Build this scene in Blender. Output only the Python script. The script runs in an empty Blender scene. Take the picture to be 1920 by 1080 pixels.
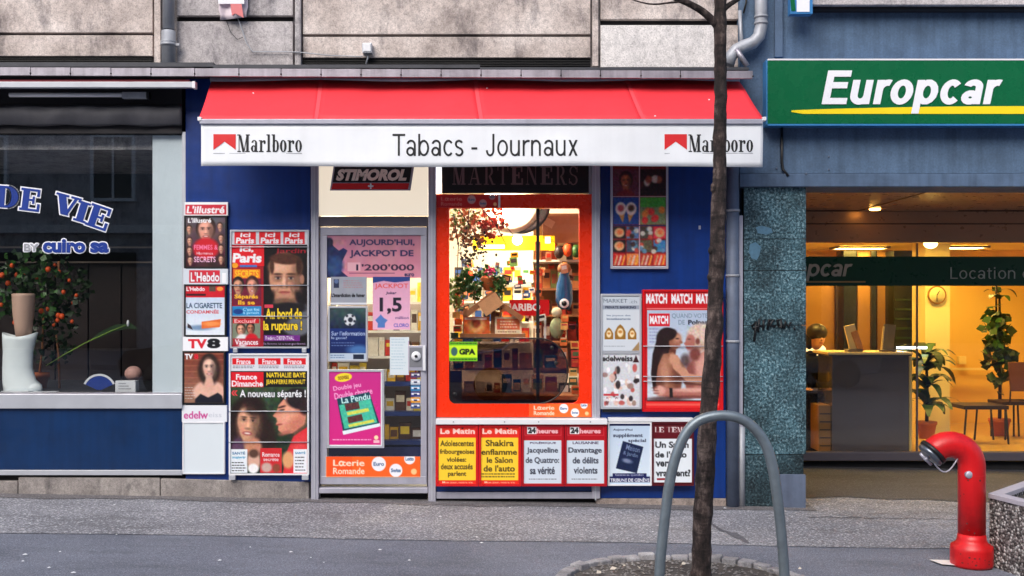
import bpy, bmesh, math, random
import numpy as np
from mathutils import Vector, Matrix

random.seed(7)
rng = np.random.RandomState(11)
SC = bpy.context.scene
C = SC.collection
R = math.radians

# ---------------------------------------------------------------- camera
S0, D, H, HY = 230.0, 8.5, 1.6, 575.0      # px per metre on the facade plane, camera distance, eye height, horizon row
cam_d = bpy.data.cameras.new('camera')
cam = bpy.data.objects.new('camera', cam_d)
C.objects.link(cam)
cam.location = (0, -D, H)
cam.rotation_euler = (R(90), 0, 0)
cam_d.sensor_width = 36
cam_d.lens = S0 * D / 1920 * 36
cam_d.shift_y = (HY - 540) / 1920
cam_d.clip_start = 0.05
cam_d.clip_end = 400
SC.camera = cam

# ---------------------------------------------------------------- sky, sun, exposure
SUN_EL, SUN_AZ = 42.0, 205.0               # azimuth clockwise from +Y (north): behind the camera, to its left
world = bpy.data.worlds.new('World')
SC.world = world
world.use_nodes = True
nt = world.node_tree
nt.nodes.clear()
sky = nt.nodes.new('ShaderNodeTexSky')
sky.sky_type = 'NISHITA'
sky.sun_disc = False
sky.sun_elevation = R(SUN_EL)
sky.sun_rotation = R(SUN_AZ)
sky.dust_density = 3.0
sky.air_density = 1.0
bg = nt.nodes.new('ShaderNodeBackground')
bg.inputs['Strength'].default_value = 0.125
wo = nt.nodes.new('ShaderNodeOutputWorld')
nt.links.new(sky.outputs[0], bg.inputs[0])
nt.links.new(bg.outputs[0], wo.inputs[0])
sl = bpy.data.lights.new('sun', 'SUN')
sl.energy = 1.7
sl.angle = R(45)
sl.color = (1.0, 0.95, 0.9)
so = bpy.data.objects.new('sun', sl)
C.objects.link(so)
d = Vector((math.sin(R(SUN_AZ)) * math.cos(R(SUN_EL)), math.cos(R(SUN_AZ)) * math.cos(R(SUN_EL)), math.sin(R(SUN_EL))))
so.rotation_euler = d.to_track_quat('Z', 'Y').to_euler()
so.location = d * 30
SC.view_settings.view_transform = 'Standard'
SC.view_settings.look = 'None'
SC.view_settings.exposure = 0.74
SC.view_settings.gamma = 1
SC.view_settings.use_curve_mapping = False
SC.cycles.use_denoising = True
SC.cycles.max_bounces = 10
SC.cycles.diffuse_bounces = 6
SC.cycles.transparent_max_bounces = 24
SC.cycles.sample_clamp_indirect = 6.0

# ---------------------------------------------------------------- helpers
def sc_(y): return S0 * D / (D + y)
def W(px, py, y=0.0):
    s = sc_(y)
    return Vector(((px - 960) / s, y, H + (HY - py) / s))
def gz(x, y=0): return -0.0175 * x
WL = {}
def lin(c):
    return tuple(((v / 255) / 12.92 if v / 255 <= 0.04045 else ((v / 255 + 0.055) / 1.055) ** 2.4) for v in c)

def thing(name, label, cat, loc=(0, 0, 0), group=None):
    o = bpy.data.objects.new(name, None)
    C.objects.link(o)
    o.empty_display_size = 0.1
    o.location = loc
    WL[o.name] = Vector(loc)
    o['label'] = label
    o['category'] = cat
    if group: o['group'] = group
    return o
def tag(o, label, cat, group=None):
    o['label'] = label; o['category'] = cat
    if group: o['group'] = group
    return o
def struct(o, label=None):
    o['kind'] = 'structure'
    if label: o['label'] = label
    return o

class MB:
    def __init__(s): s.v = []; s.f = []; s.m = []; s.sm = []
    def add(s, vs, fs, m=0, smooth=False):
        b = len(s.v)
        s.v += [tuple(p) for p in vs]
        for f in fs:
            s.f.append(tuple(i + b for i in f)); s.m.append(m); s.sm.append(smooth)
        return s
    def box(s, x0, y0, z0, x1, y1, z1, m=0):
        x0, x1 = min(x0, x1), max(x0, x1); y0, y1 = min(y0, y1), max(y0, y1); z0, z1 = min(z0, z1), max(z0, z1)
        v = [(x0,y0,z0),(x1,y0,z0),(x1,y1,z0),(x0,y1,z0),(x0,y0,z1),(x1,y0,z1),(x1,y1,z1),(x0,y1,z1)]
        return s.add(v, [(0,3,2,1),(4,5,6,7),(0,1,5,4),(1,2,6,5),(2,3,7,6),(3,0,4,7)], m)
    def pbox(s, px0, py0, px1, py1, yf, yb, m=0):
        a = W(px0, py0, yf); b = W(px1, py1, yf)
        return s.box(a.x, yf, b.z, b.x, yb, a.z, m)
    def obox(s, c, ax, m=0):          # oriented box: centre, three half-axis vectors
        c = Vector(c); ax = [Vector(a) for a in ax]
        v = [c + ax[0]*i + ax[1]*j + ax[2]*k for k in (-1,1) for i, j in ((-1,-1),(1,-1),(1,1),(-1,1))]
        return s.add(v, [(0,3,2,1),(4,5,6,7),(0,1,5,4),(1,2,6,5),(2,3,7,6),(3,0,4,7)], m)
    def tube(s, pts, r, n=10, m=0, caps=True):
        pts = [Vector(p) for p in pts]
        rs = r if isinstance(r, (list, tuple)) else [r] * len(pts)
        vs = []; prev = None
        for i, p in enumerate(pts):
            t = (pts[min(i+1, len(pts)-1)] - pts[max(i-1, 0)]).normalized()
            if prev is None:
                u = t.orthogonal().normalized()
            else:
                u = (prev - t * prev.dot(t)).normalized()
            prev = u
            w = t.cross(u)
            for k in range(n):
                a = 2 * math.pi * k / n
                vs.append(p + (u * math.cos(a) + w * math.sin(a)) * rs[i])
        fs = []
        for i in range(len(pts) - 1):
            for k in range(n):
                fs.append((i*n+k, i*n+(k+1) % n, (i+1)*n+(k+1) % n, (i+1)*n+k))
        s.add(vs, fs, m, True)
        if caps:
            b = len(s.v) - len(vs)
            s.f.append(tuple(b + k for k in reversed(range(n)))); s.m.append(m); s.sm.append(False)
            e = b + (len(pts)-1)*n
            s.f.append(tuple(e + k for k in range(n))); s.m.append(m); s.sm.append(False)
        return s
    def lathe(s, c, prof, n=24, m=0, axis='z', smooth=True):
        c = Vector(c); vs = []
        for (r, h) in prof:
            for k in range(n):
                a = 2*math.pi*k/n
                if axis == 'z': vs.append(c + Vector((r*math.cos(a), r*math.sin(a), h)))
                elif axis == 'y': vs.append(c + Vector((r*math.cos(a), h, r*math.sin(a))))
                else: vs.append(c + Vector((h, r*math.cos(a), r*math.sin(a))))
        fs = [(i*n+k, i*n+(k+1) % n, (i+1)*n+(k+1) % n, (i+1)*n+k) for i in range(len(prof)-1) for k in range(n)]
        fs.append(tuple(reversed(range(n)))); fs.append(tuple((len(prof)-1)*n+k for k in range(n)))
        return s.add(vs, fs, m, smooth)
    def ball(s, c, rx, ry=None, rz=None, n=12, k=8, m=0):
        ry = ry or rx; rz = rz or rx; c = Vector(c); vs = []
        for i in range(k+1):
            t = math.pi*i/k
            for j in range(n):
                a = 2*math.pi*j/n
                vs.append(c + Vector((rx*math.sin(t)*math.cos(a), ry*math.sin(t)*math.sin(a), rz*math.cos(t))))
        fs = [(i*n+j, (i+1)*n+j, (i+1)*n+(j+1) % n, i*n+(j+1) % n) for i in range(k) for j in range(n)]
        return s.add(vs, fs, m, True)
    def prism(s, poly, y0, y1, m=0):   # poly: (x,z) points, front at y0
        n = len(poly)
        vs = [(x, y0, z) for x, z in poly] + [(x, y1, z) for x, z in poly]
        fs = [tuple(range(n)), tuple(reversed(range(n, 2*n)))] + [(i, i+n, (i+1) % n + n, (i+1) % n) for i in range(n)]
        return s.add(vs, fs, m)
    def build(s, name, mats, parent=None, bev=0.0, origin=None):
        me = bpy.data.meshes.new(name)
        v = np.array([tuple(p) for p in s.v], dtype=float)
        c = Vector(tuple((v.min(0) + v.max(0)) / 2)) if origin is None else Vector(origin)
        me.from_pydata([tuple(p) for p in (v - np.array(c))], [], s.f)
        if not isinstance(mats, (list, tuple)): mats = [mats]
        for mt in mats: me.materials.append(mt)
        me.polygons.foreach_set('material_index', s.m)
        me.polygons.foreach_set('use_smooth', s.sm)
        bm = bmesh.new(); bm.from_mesh(me)
        bmesh.ops.remove_doubles(bm, verts=bm.verts, dist=1e-6)
        bmesh.ops.recalc_face_normals(bm, faces=bm.faces)
        bm.to_mesh(me); bm.free()
        me.update()
        o = bpy.data.objects.new(name, me)
        C.objects.link(o)
        return place(o, c, parent, bev)
def place(o, c, parent, bev=0):
    if parent is not None:
        o.parent = parent
        o.location = Vector(c) - WL[parent.name]
    else:
        o.location = c
    WL[o.name] = Vector(c)
    if bev:
        b = o.modifiers.new('bevel', 'BEVEL'); b.width = bev; b.segments = 2; b.limit_method = 'ANGLE'
    return o
def pb(name, mt, parent, px0, py0, px1, py1, yf, yb, bev=0.0):
    return MB().pbox(px0, py0, px1, py1, yf, yb).build(name, mt, parent, bev)

def copy_tree(o, loc=None, parent=None):
    c = o.copy(); C.objects.link(c)
    WL[c.name] = WL[o.name].copy()
    if parent is not None: c.parent = parent
    for ch in list(o.children): copy_tree(ch, None, c)
    if loc is not None:
        c.location = loc; WL[c.name] = Vector(loc)
    return c

# ---------------------------------------------------------------- materials
def nodes(name):
    m = bpy.data.materials.new(name); m.use_nodes = True
    t = m.node_tree
    return m, t, t.nodes['Principled BSDF']
def N(t, kind, **kw):
    n = t.nodes.new(kind)
    for k, v in kw.items():
        if k in n.inputs: n.inputs[k].default_value = v
        else: setattr(n, k, v)
    return n
def coords(t, scale=(1, 1, 1)):
    g = t.nodes.new('ShaderNodeNewGeometry')
    mp = t.nodes.new('ShaderNodeMapping'); mp.inputs['Scale'].default_value = scale
    t.links.new(g.outputs['Position'], mp.inputs[0])
    return mp.outputs[0]
def ramp(t, fac, stops):
    r = t.nodes.new('ShaderNodeValToRGB')
    e = r.color_ramp.elements
    while len(e) > 1: e.remove(e[-1])
    e[0].position = stops[0][0]; e[0].color = (*stops[0][1], 1)
    for p, c in stops[1:]:
        x = e.new(p); x.color = (*c, 1)
    t.links.new(fac, r.inputs[0])
    return r.outputs[0]
def mixc(t, fac, a, b, mode='MIX'):
    m = t.nodes.new('ShaderNodeMix'); m.data_type = 'RGBA'; m.blend_type = mode
    for sock, v in ((m.inputs[0], fac), (m.inputs[6], a), (m.inputs[7], b)):
        if hasattr(v, 'is_linked'): t.links.new(v, sock)
        elif isinstance(v, (int, float)): sock.default_value = v
        else: sock.default_value = (*v, 1) if len(v) == 3 else v
    return m.outputs[2]
def noise(t, vec, scale, detail=4, rough=0.55):
    n = N(t, 'ShaderNodeTexNoise', Scale=scale, Detail=detail, Roughness=rough)
    t.links.new(vec, n.inputs['Vector'])
    return n.outputs['Fac']
def bump(t, bsdf, h, strength=0.3, dist=0.005):
    b = N(t, 'ShaderNodeBump', Strength=strength, Distance=dist)
    t.links.new(h, b.inputs['Height']); t.links.new(b.outputs[0], bsdf.inputs['Normal'])

def pm(name, rgb, rough=0.5, metal=0.0, var=0.12, vs=6.0, bmp=0.0, bs=80.0, dirt=0.0, streak=0.0, spec=None, srgb=True, fine=0.0, fs=200.0):
    """painted / plain material with large mottling, dirt spots, vertical streaks and fine bump"""
    m, t, b = nodes(name)
    c = lin(rgb) if srgb else rgb
    v = coords(t)
    f = noise(t, v, vs)
    col = mixc(t, f, tuple(x * (1 - var) for x in c), tuple(min(1, x * (1 + var)) for x in c))
    if fine:
        n2 = noise(t, v, fs, 2, 0.7)
        r2 = ramp(t, n2, [(0.35, (1-fine,)*3), (0.65, (1+fine,)*3)])
        col = mixc(t, 1.0, col, r2, 'MULTIPLY')
    if dirt:
        n3 = noise(t, v, 3.3, 8, 0.7)
        r3 = ramp(t, n3, [(0.45, (1, 1, 1)), (0.72, (1-dirt,)*3)])
        col = mixc(t, 1.0, col, r3, 'MULTIPLY')
    if streak:
        v2 = coords(t, (14, 14, 0.8))
        n4 = noise(t, v2, 1.0, 5, 0.6)
        r4 = ramp(t, n4, [(0.42, (1, 1, 1)), (0.7, (1-streak,)*3)])
        col = mixc(t, 1.0, col, r4, 'MULTIPLY')
    t.links.new(col, b.inputs['Base Color'])
    b.inputs['Metallic'].default_value = metal
    if rough > 0.08:
        rn = noise(t, v, 11.0, 5)
        rr = N(t, 'ShaderNodeMapRange'); rr.inputs['To Min'].default_value = max(0, rough - 0.1); rr.inputs['To Max'].default_value = min(1, rough + 0.1)
        t.links.new(rn, rr.inputs['Value']); t.links.new(rr.outputs[0], b.inputs['Roughness'])
    else: b.inputs['Roughness'].default_value = rough
    if spec is not None: b.inputs['Specular IOR Level'].default_value = spec
    if bmp: bump(t, b, noise(t, v, bs, 5, 0.65), bmp)
    return m
def emit(name, rgb, strength, base=None):
    m, t, b = nodes(name)
    b.inputs['Base Color'].default_value = (*lin(base or rgb), 1)
    b.inputs['Emission Color'].default_value = (*lin(rgb), 1)
    b.inputs['Emission Strength'].default_value = strength
    return m
def glass(name, tint=(1, 1, 1), refl=1.0, rough=0.0):
    m = bpy.data.materials.new(name); m.use_nodes = True
    t = m.node_tree; t.nodes.clear()
    o = t.nodes.new('ShaderNodeOutputMaterial')
    tr = t.nodes.new('ShaderNodeBsdfTransparent'); tr.inputs[0].default_value = (*tint, 1)
    gl = t.nodes.new('ShaderNodeBsdfGlossy'); gl.inputs['Roughness'].default_value = rough
    fr = N(t, 'ShaderNodeFresnel', IOR=1.5)
    ge = t.nodes.new('ShaderNodeNewGeometry'); mr = t.nodes.new('ShaderNodeMapRange')   # both faces of the pane reflect alike
    mr.inputs['To Min'].default_value = 1.5; mr.inputs['To Max'].default_value = 1/1.5
    t.links.new(ge.outputs['Backfacing'], mr.inputs['Value']); t.links.new(mr.outputs[0], fr.inputs['IOR'])
    mu = t.nodes.new('ShaderNodeMath'); mu.operation = 'MULTIPLY'; mu.inputs[1].default_value = refl
    mx = t.nodes.new('ShaderNodeMixShader')
    t.links.new(fr.outputs[0], mu.inputs[0]); t.links.new(mu.outputs[0], mx.inputs[0])
    t.links.new(tr.outputs[0], mx.inputs[1]); t.links.new(gl.outputs[0], mx.inputs[2])
    t.links.new(mx.outputs[0], o.inputs[0])
    return m

def stone_mat(name, a, b_, c_, dirt=0.55, sc=1.0):
    m, t, b = nodes(name)
    v = coords(t)
    n1 = noise(t, v, 2.2*sc, 8, 0.65)
    col = ramp(t, n1, [(0.3, a), (0.5, b_), (0.7, c_)])
    n2 = noise(t, v, 95*sc, 3, 0.7)
    col = mixc(t, 1.0, col, ramp(t, n2, [(0.3, (0.62,)*3), (0.5, (1, 1, 1)), (0.72, (1.18,)*3)]), 'MULTIPLY')
    n5 = noise(t, v, 28*sc, 4, 0.6)
    col = mixc(t, 1.0, col, ramp(t, n5, [(0.3, (0.8,)*3), (0.6, (1.08,)*3)]), 'MULTIPLY')
    n3 = noise(t, coords(t, (3, 3, 1.3)), 2.0, 9, 0.72)
    col = mixc(t, 1.0, col, ramp(t, n3, [(0.5, (1, 1, 1)), (0.68, (1-dirt, 1-dirt, 1-dirt*0.95))]), 'MULTIPLY')
    vo = N(t, 'ShaderNodeTexVoronoi', Scale=32*sc); t.links.new(v, vo.inputs['Vector'])
    col = mixc(t, 1.0, col, ramp(t, vo.outputs['Distance'], [(0.0, (0.5,)*3), (0.07, (0.55,)*3), (0.12, (1, 1, 1))]), 'MULTIPLY')
    t.links.new(col, b.inputs['Base Color'])
    b.inputs['Roughness'].default_value = 0.85
    bump(t, b, n2, 0.5, 0.006)
    return m

M = {}
M['stone'] = stone_mat('warm_stone', (0.3, 0.25, 0.23), (0.56, 0.485, 0.45), (0.74, 0.665, 0.625), .6)
M['stone_grey'] = stone_mat('grey_stone', (0.27, 0.25, 0.26), (0.46, 0.43, 0.435), (0.6, 0.565, 0.57), .6)
M['stone_pale'] = stone_mat('pale_stone', (0.55, 0.52, 0.52), (0.72, 0.69, 0.68), (0.8, 0.77, 0.75), 0.3)
M['plinth'] = stone_mat('plinth_concrete', (0.2, 0.18, 0.17), (0.3, 0.27, 0.255), (0.4, 0.365, 0.34), 0.6, 1.4)
M['plinth_tan'] = stone_mat('plinth_tan', (0.2, 0.16, 0.14), (0.34, 0.28, 0.25), (0.42, 0.36, 0.32), 0.5, 1.4)
M['blue_wall'] = pm('blue_painted_panel', (2, 50, 126), 0.38, 0, 0.18, 1.6, 0.12, 40, 0.3, 0.22)
M['blue_low'] = pm('blue_lower_panel', (4, 46, 92), 0.33, 0, 0.12, 2, 0.05, 30, 0.3, 0.2)
M['render_blue'] = pm('bluegrey_render', (86, 110, 138), 0.85, 0, 0.26, 1.8, 0.6, 120, 0.35, 0.28, fine=0.12, fs=60)
M['render_dark'] = pm('bluegrey_render_trim', (84, 106, 134), 0.8, 0, 0.25, 4, 0.6, 120, 0.4, 0.3, fine=0.1)
M['zinc'] = pm('zinc_sheet', (176, 172, 182), 0.42, 0.55, 0.22, 9, 0.15, 30, 0.35, 0.3)
M['zinc_dark'] = pm('dark_zinc', (70, 72, 78), 0.55, 0.4, 0.3, 8, 0.2, 40, 0.3)
M['alu'] = pm('anodised_aluminium', (182, 182, 196), 0.4, 0.3, 0.07, 4, 0.0, 30, 0.14, 0.12)
M['alu_light'] = pm('pale_aluminium', (196, 200, 208), 0.38, 0.4, 0.06, 4, 0, 30, 0.1)
M['galv'] = pm('galvanised_steel', (128, 140, 148), 0.45, 0.6, 0.2, 22, 0.12, 60, 0.25)
M['pipe'] = pm('grey_downpipe', (170, 174, 182), 0.5, 0.25, 0.18, 7, 0.15, 40, 0.35, 0.2)
M['pipe_blue'] = pm('bluegrey_pipe', (98, 110, 132), 0.55, 0.1, 0.2, 7, 0.15, 40, 0.35, 0.2)
M['black'] = pm('black_plastic', (18, 18, 20), 0.45, 0, 0.2)
M['dark'] = pm('dark_recess', (26, 25, 27), 0.9, 0, 0.2)
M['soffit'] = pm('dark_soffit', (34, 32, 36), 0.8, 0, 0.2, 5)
M['corr'] = pm('charcoal_shutter_box', (78, 78, 84), 0.55, 0.3, 0.2, 6, 0.2, 30, 0.3)
M['white'] = pm('white_paint', (226, 228, 232), 0.4, 0, 0.04, 4, 0, 30, 0.06)
M['white_sheet'] = pm('white_valance_vinyl', (234, 238, 243), 0.45, 0, 0.03, 2.5, 0.04, 6, 0.05, 0.03)
M['red_fabric'] = pm('red_awning_fabric', (238, 50, 62), 0.65, 0, 0.05, 1.4, 0.1, 300, 0.08)
M['red_seam'] = pm('red_awning_seam', (240, 74, 84), 0.65, 0, 0.05, 1.4)
M['red_frame'] = pm('orange_red_window_paint', (242, 50, 8), 0.28, 0, 0.05, 2, 0.03, 20, 0.06)
M['red_bright'] = pm('bright_red_paint', (206, 20, 26), 0.3, 0, 0.07, 5, 0.03, 30, 0.08)
M['red_hydrant'] = pm('red_hydrant_enamel', (212, 18, 24), 0.38, 0, 0.16, 7, 0.12, 60, 0.4, 0.25)
M['ink'] = pm('black_print', (14, 16, 22), 0.5, 0, 0.1)
M['logo_red'] = pm('red_print', (212, 28, 34), 0.5, 0, 0.06)
M['green_sign'] = pm('green_sign_vinyl', (6, 98, 58), 0.28, 0, 0.06, 1.4, 0, 30, 0.08, 0.05)
M['sign_white'] = pm('sign_white', (236, 238, 244), 0.3, 0, 0.02)
M['sign_yellow'] = pm('sign_yellow', (244, 216, 28), 0.35, 0, 0.05)
M['sign_blue_edge'] = pm('blue_sign_edge', (60, 130, 190), 0.35, 0.1, 0.1)
M['glass'] = glass('window_glass', (0.975, 0.985, 0.98), .9)
M['glass_dark'] = glass('display_glass', (0.97, 0.98, 0.975), 2.0)
M['smoke'] = glass('smoked_plexiglass', (0.55, 0.48, 0.45), 3.2, 0.01)
M['wood'] = pm('warm_wood', (150, 96, 58), 0.55, 0, 0.25, 12, 0.2, 60)
M['wood_dark'] = pm('dark_brown_wood', (36, 17, 14), 0.5, 0, 0.3, 8, 0.15, 60)
M['room_white'] = pm('kiosk_room_wall', (226, 220, 205), 0.8, 0, 0.05, 3)
M['room_floor'] = pm('kiosk_floor', (90, 80, 72), 0.6, 0, 0.1, 3)
M['terracotta'] = pm('terracotta', (196, 104, 52), 0.7, 0, 0.15, 20, 0.2)
M['leaf'] = pm('green_leaf', (50, 92, 34), 0.45, 0, 0.5, 14)
M['leaf_dark'] = pm('dark_leaf', (32, 56, 26), 0.45, 0, 0.4, 14)
M['leaf_light'] = pm('light_leaf', (110, 140, 50), 0.5, 0, 0.4, 14)
M['orange'] = pm('orange_fruit', (226, 84, 26), 0.5, 0, 0.2, 20)
M['pink'] = pm('pink_petal', (222, 50, 120), 0.5, 0, 0.2, 20)
M['beige'] = pm('beige_plastic', (206, 170, 150), 0.5, 0, 0.08, 8)
M['white_leather'] = pm('white_leather', (234, 242, 244), 0.42, 0, 0.06, 12, 0.2, 60)
M['bark'] = None
def bark():
    m, t, b = nodes('grey_brown_bark')
    v = coords(t, (1, 1, 0.45))
    n1 = noise(t, v, 16, 8, 0.7)
    col = ramp(t, n1, [(0.38, (0.008, 0.005, 0.005)), (0.52, (0.04, 0.026, 0.024)), (0.68, (0.18, 0.135, 0.12))])
    n2 = noise(t, coords(t, (1, 1, 3.5)), 9, 5, 0.6)
    col = mixc(t, 1.0, col, ramp(t, n2, [(0.38, (0.35,)*3), (0.52, (1, 1, 1))]), 'MULTIPLY')
    t.links.new(col, b.inputs['Base Color']); b.inputs['Roughness'].default_value = 0.9
    bump(t, b, n1, 0.9, 0.02)
    return m
M['bark'] = bark()
def asphalt(name, a, b_, speck, sp_col, sc=1.0, bs=0.8, speckscale=170):
    m, t, b = nodes(name)
    v = coords(t)
    n1 = noise(t, v, 0.9, 8, 0.6)
    col = ramp(t, n1, [(0.3, a), (0.7, b_)])
    vo = N(t, 'ShaderNodeTexVoronoi', Scale=speckscale*sc); t.links.new(v, vo.inputs['Vector'])
    n2 = noise(t, v, 120*sc, 3, 0.75)
    col = mixc(t, 1.0, col, ramp(t, n2, [(0.36, (1-speck,)*3), (0.5, (1, 1, 1)), (0.62, (1+speck*1.6,)*3)]), 'MULTIPLY')
    g = t.nodes.new('ShaderNodeSeparateColor'); t.links.new(vo.outputs['Color'], g.inputs[0])
    msk = ramp(t, g.outputs[0], [(0.0, (0, 0, 0)), (0.86, (0, 0, 0)), (0.9, (1, 1, 1))])
    sp = mixc(t, msk, col, sp_col)
    col = mixc(t, 0.5, col, sp)
    n4 = noise(t, coords(t, (0.7, 2.2, 1)), 1.3, 7, 0.7)
    col = mixc(t, 1.0, col, ramp(t, n4, [(0.38, (1.1,)*3), (0.52, (1, 1, 1)), (0.68, (0.72,)*3)]), 'MULTIPLY')
    t.links.new(col, b.inputs['Base Color']); b.inputs['Roughness'].default_value = 0.8
    bump(t, b, n2, bs, 0.004)
    return m
M['asphalt_light'] = asphalt('worn_pale_asphalt', (0.135, 0.139, 0.157), (0.21, 0.213, 0.236), 0.5, (0.72, 0.72, 0.75), 0.6, 1.0, 150)
M['asphalt_dark'] = asphalt('dark_smooth_asphalt', (0.1, 0.112, 0.146), (0.15, 0.165, 0.205), 0.34, (0.34, 0.34, 0.4), 1.0, 0.4)
M['patch'] = asphalt('tar_patch', (0.07, 0.07, 0.085), (0.1, 0.1, 0.115), 0.2, (0.18, 0.18, 0.2), 1.0, 0.5)
M['recess'] = asphalt('recess_shade_tone', (0.032, 0.033, 0.04), (0.06, 0.06, 0.07), 0.35, (0.16, 0.16, 0.18), .8, .6, 150)  # dark tone holds the shade of roof and storefront in its colour
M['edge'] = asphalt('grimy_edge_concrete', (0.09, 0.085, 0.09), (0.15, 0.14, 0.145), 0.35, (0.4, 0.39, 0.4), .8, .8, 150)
def aggregate():
    m, t, b = nodes('exposed_aggregate_concrete')
    v = coords(t)
    vo = N(t, 'ShaderNodeTexVoronoi', Scale=62); t.links.new(v, vo.inputs['Vector'])
    g = t.nodes.new('ShaderNodeSeparateColor'); t.links.new(vo.outputs['Color'], g.inputs[0])
    col = ramp(t, g.outputs[0], [(0.0, (0.05, 0.045, 0.045)), (0.35, (0.14, 0.12, 0.115)), (0.6, (0.3, 0.27, 0.26)), (0.85, (0.62, 0.6, 0.58))])
    col = mixc(t, 1.0, col, ramp(t, vo.outputs['Distance'], [(0.35, (1, 1, 1)), (0.7, (0.3,)*3)]), 'MULTIPLY')
    t.links.new(col, b.inputs['Base Color']); b.inputs['Roughness'].default_value = 0.75
    inv = t.nodes.new('ShaderNodeMath'); inv.operation = 'SUBTRACT'; inv.inputs[0].default_value = 1
    t.links.new(vo.outputs['Distance'], inv.inputs[1])
    bump(t, b, inv.outputs[0], 1.0, 0.01)
    return m
M['aggregate'] = aggregate()
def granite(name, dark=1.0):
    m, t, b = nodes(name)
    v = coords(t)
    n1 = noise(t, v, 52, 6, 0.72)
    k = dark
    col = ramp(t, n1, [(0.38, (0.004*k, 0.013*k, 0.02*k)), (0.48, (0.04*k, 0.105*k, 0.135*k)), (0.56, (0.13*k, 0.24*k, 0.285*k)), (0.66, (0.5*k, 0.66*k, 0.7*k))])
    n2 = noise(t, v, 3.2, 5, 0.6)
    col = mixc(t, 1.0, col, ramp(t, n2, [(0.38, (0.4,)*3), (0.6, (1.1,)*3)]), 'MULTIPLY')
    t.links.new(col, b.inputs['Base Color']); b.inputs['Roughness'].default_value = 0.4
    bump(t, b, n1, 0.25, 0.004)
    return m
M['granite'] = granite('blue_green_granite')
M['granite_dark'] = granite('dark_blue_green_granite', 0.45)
M['bronze'] = pm('bronze_metal_sheet', (170, 128, 100), 0.3, 0.35, 0.15, 1.5, 0.25, 7)
M['office_wall'] = pm('warm_yellow_wall', (236, 200, 112), 0.7, 0, 0.06, 2)
M['office_pale'] = pm('pale_yellow_column', (240, 222, 160), 0.7, 0, 0.04, 2)
M['office_wood'] = pm('office_wood', (150, 108, 50), 0.5, 0, 0.2, 6)
M['office_dark'] = pm('dark_green_cabinet', (14, 22, 18), 0.35, 0, 0.2, 6)
M['counter'] = pm('dark_glossy_counter', (84, 80, 86), 0.1, 0, 0.1, 3)
M['floor_warm'] = pm('warm_floor', (196, 160, 92), 0.35, 0, 0.1, 4)
M['frame_grey'] = pm('brown_grey_frame', (98, 92, 100), 0.4, 0.4, 0.1, 5)
M['skin'] = pm('skin', (206, 150, 120), 0.55, 0, 0.08, 20)
M['hair'] = pm('dark_hair', (30, 20, 16), 0.5, 0, 0.3, 60)
M['cloth_dark'] = pm('dark_cloth', (28, 28, 36), 0.85, 0, 0.2, 30)
M['soil'] = stone_mat('gritty_soil', (0.045, 0.038, 0.035), (0.085, 0.075, 0.07), (0.15, 0.137, 0.128), 0.4, 1.0)
M['cobble'] = stone_mat('cobble_stone', (0.2, 0.195, 0.2), (0.32, 0.31, 0.32), (0.5, 0.49, 0.5), 0.4, 1.6)

# print: colours come from the flat artwork stored on the mesh
def print_mat():
    m, t, b = nodes('printed_paper')
    a = t.nodes.new('ShaderNodeVertexColor'); a.layer_name = 'Col'
    t.links.new(a.outputs[0], b.inputs['Base Color'])
    b.inputs['Roughness'].default_value = 0.38
    return m
M['print'] = print_mat()

# ---------------------------------------------------------------- lettering outlines
_tc = bpy.data.curves.new('lettering', 'FONT')
_to = bpy.data.objects.new('lettering_source', _tc)
C.objects.link(_to)
_cache = {}
def text_geo(s, bold=0.0):
    """outline of a line of text, scaled to the unit square: (verts, faces, aspect)"""
    k = (s, bold)
    if k in _cache: return _cache[k]
    _tc.body = s; _tc.offset = bold; _tc.resolution_u = 3
    dg = bpy.context.evaluated_depsgraph_get(); dg.update()
    me = bpy.data.meshes.new_from_object(_to.evaluated_get(dg))
    v = np.array([p.co[:2] for p in me.vertices]); f = [tuple(p.vertices) for p in me.polygons]
    bpy.data.meshes.remove(me)
    a, b = v.min(0), v.max(0); sz = np.maximum(b - a, 1e-6)
    _cache[k] = ((v - a) / sz, f, sz[0] / sz[1])
    return _cache[k]

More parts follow.
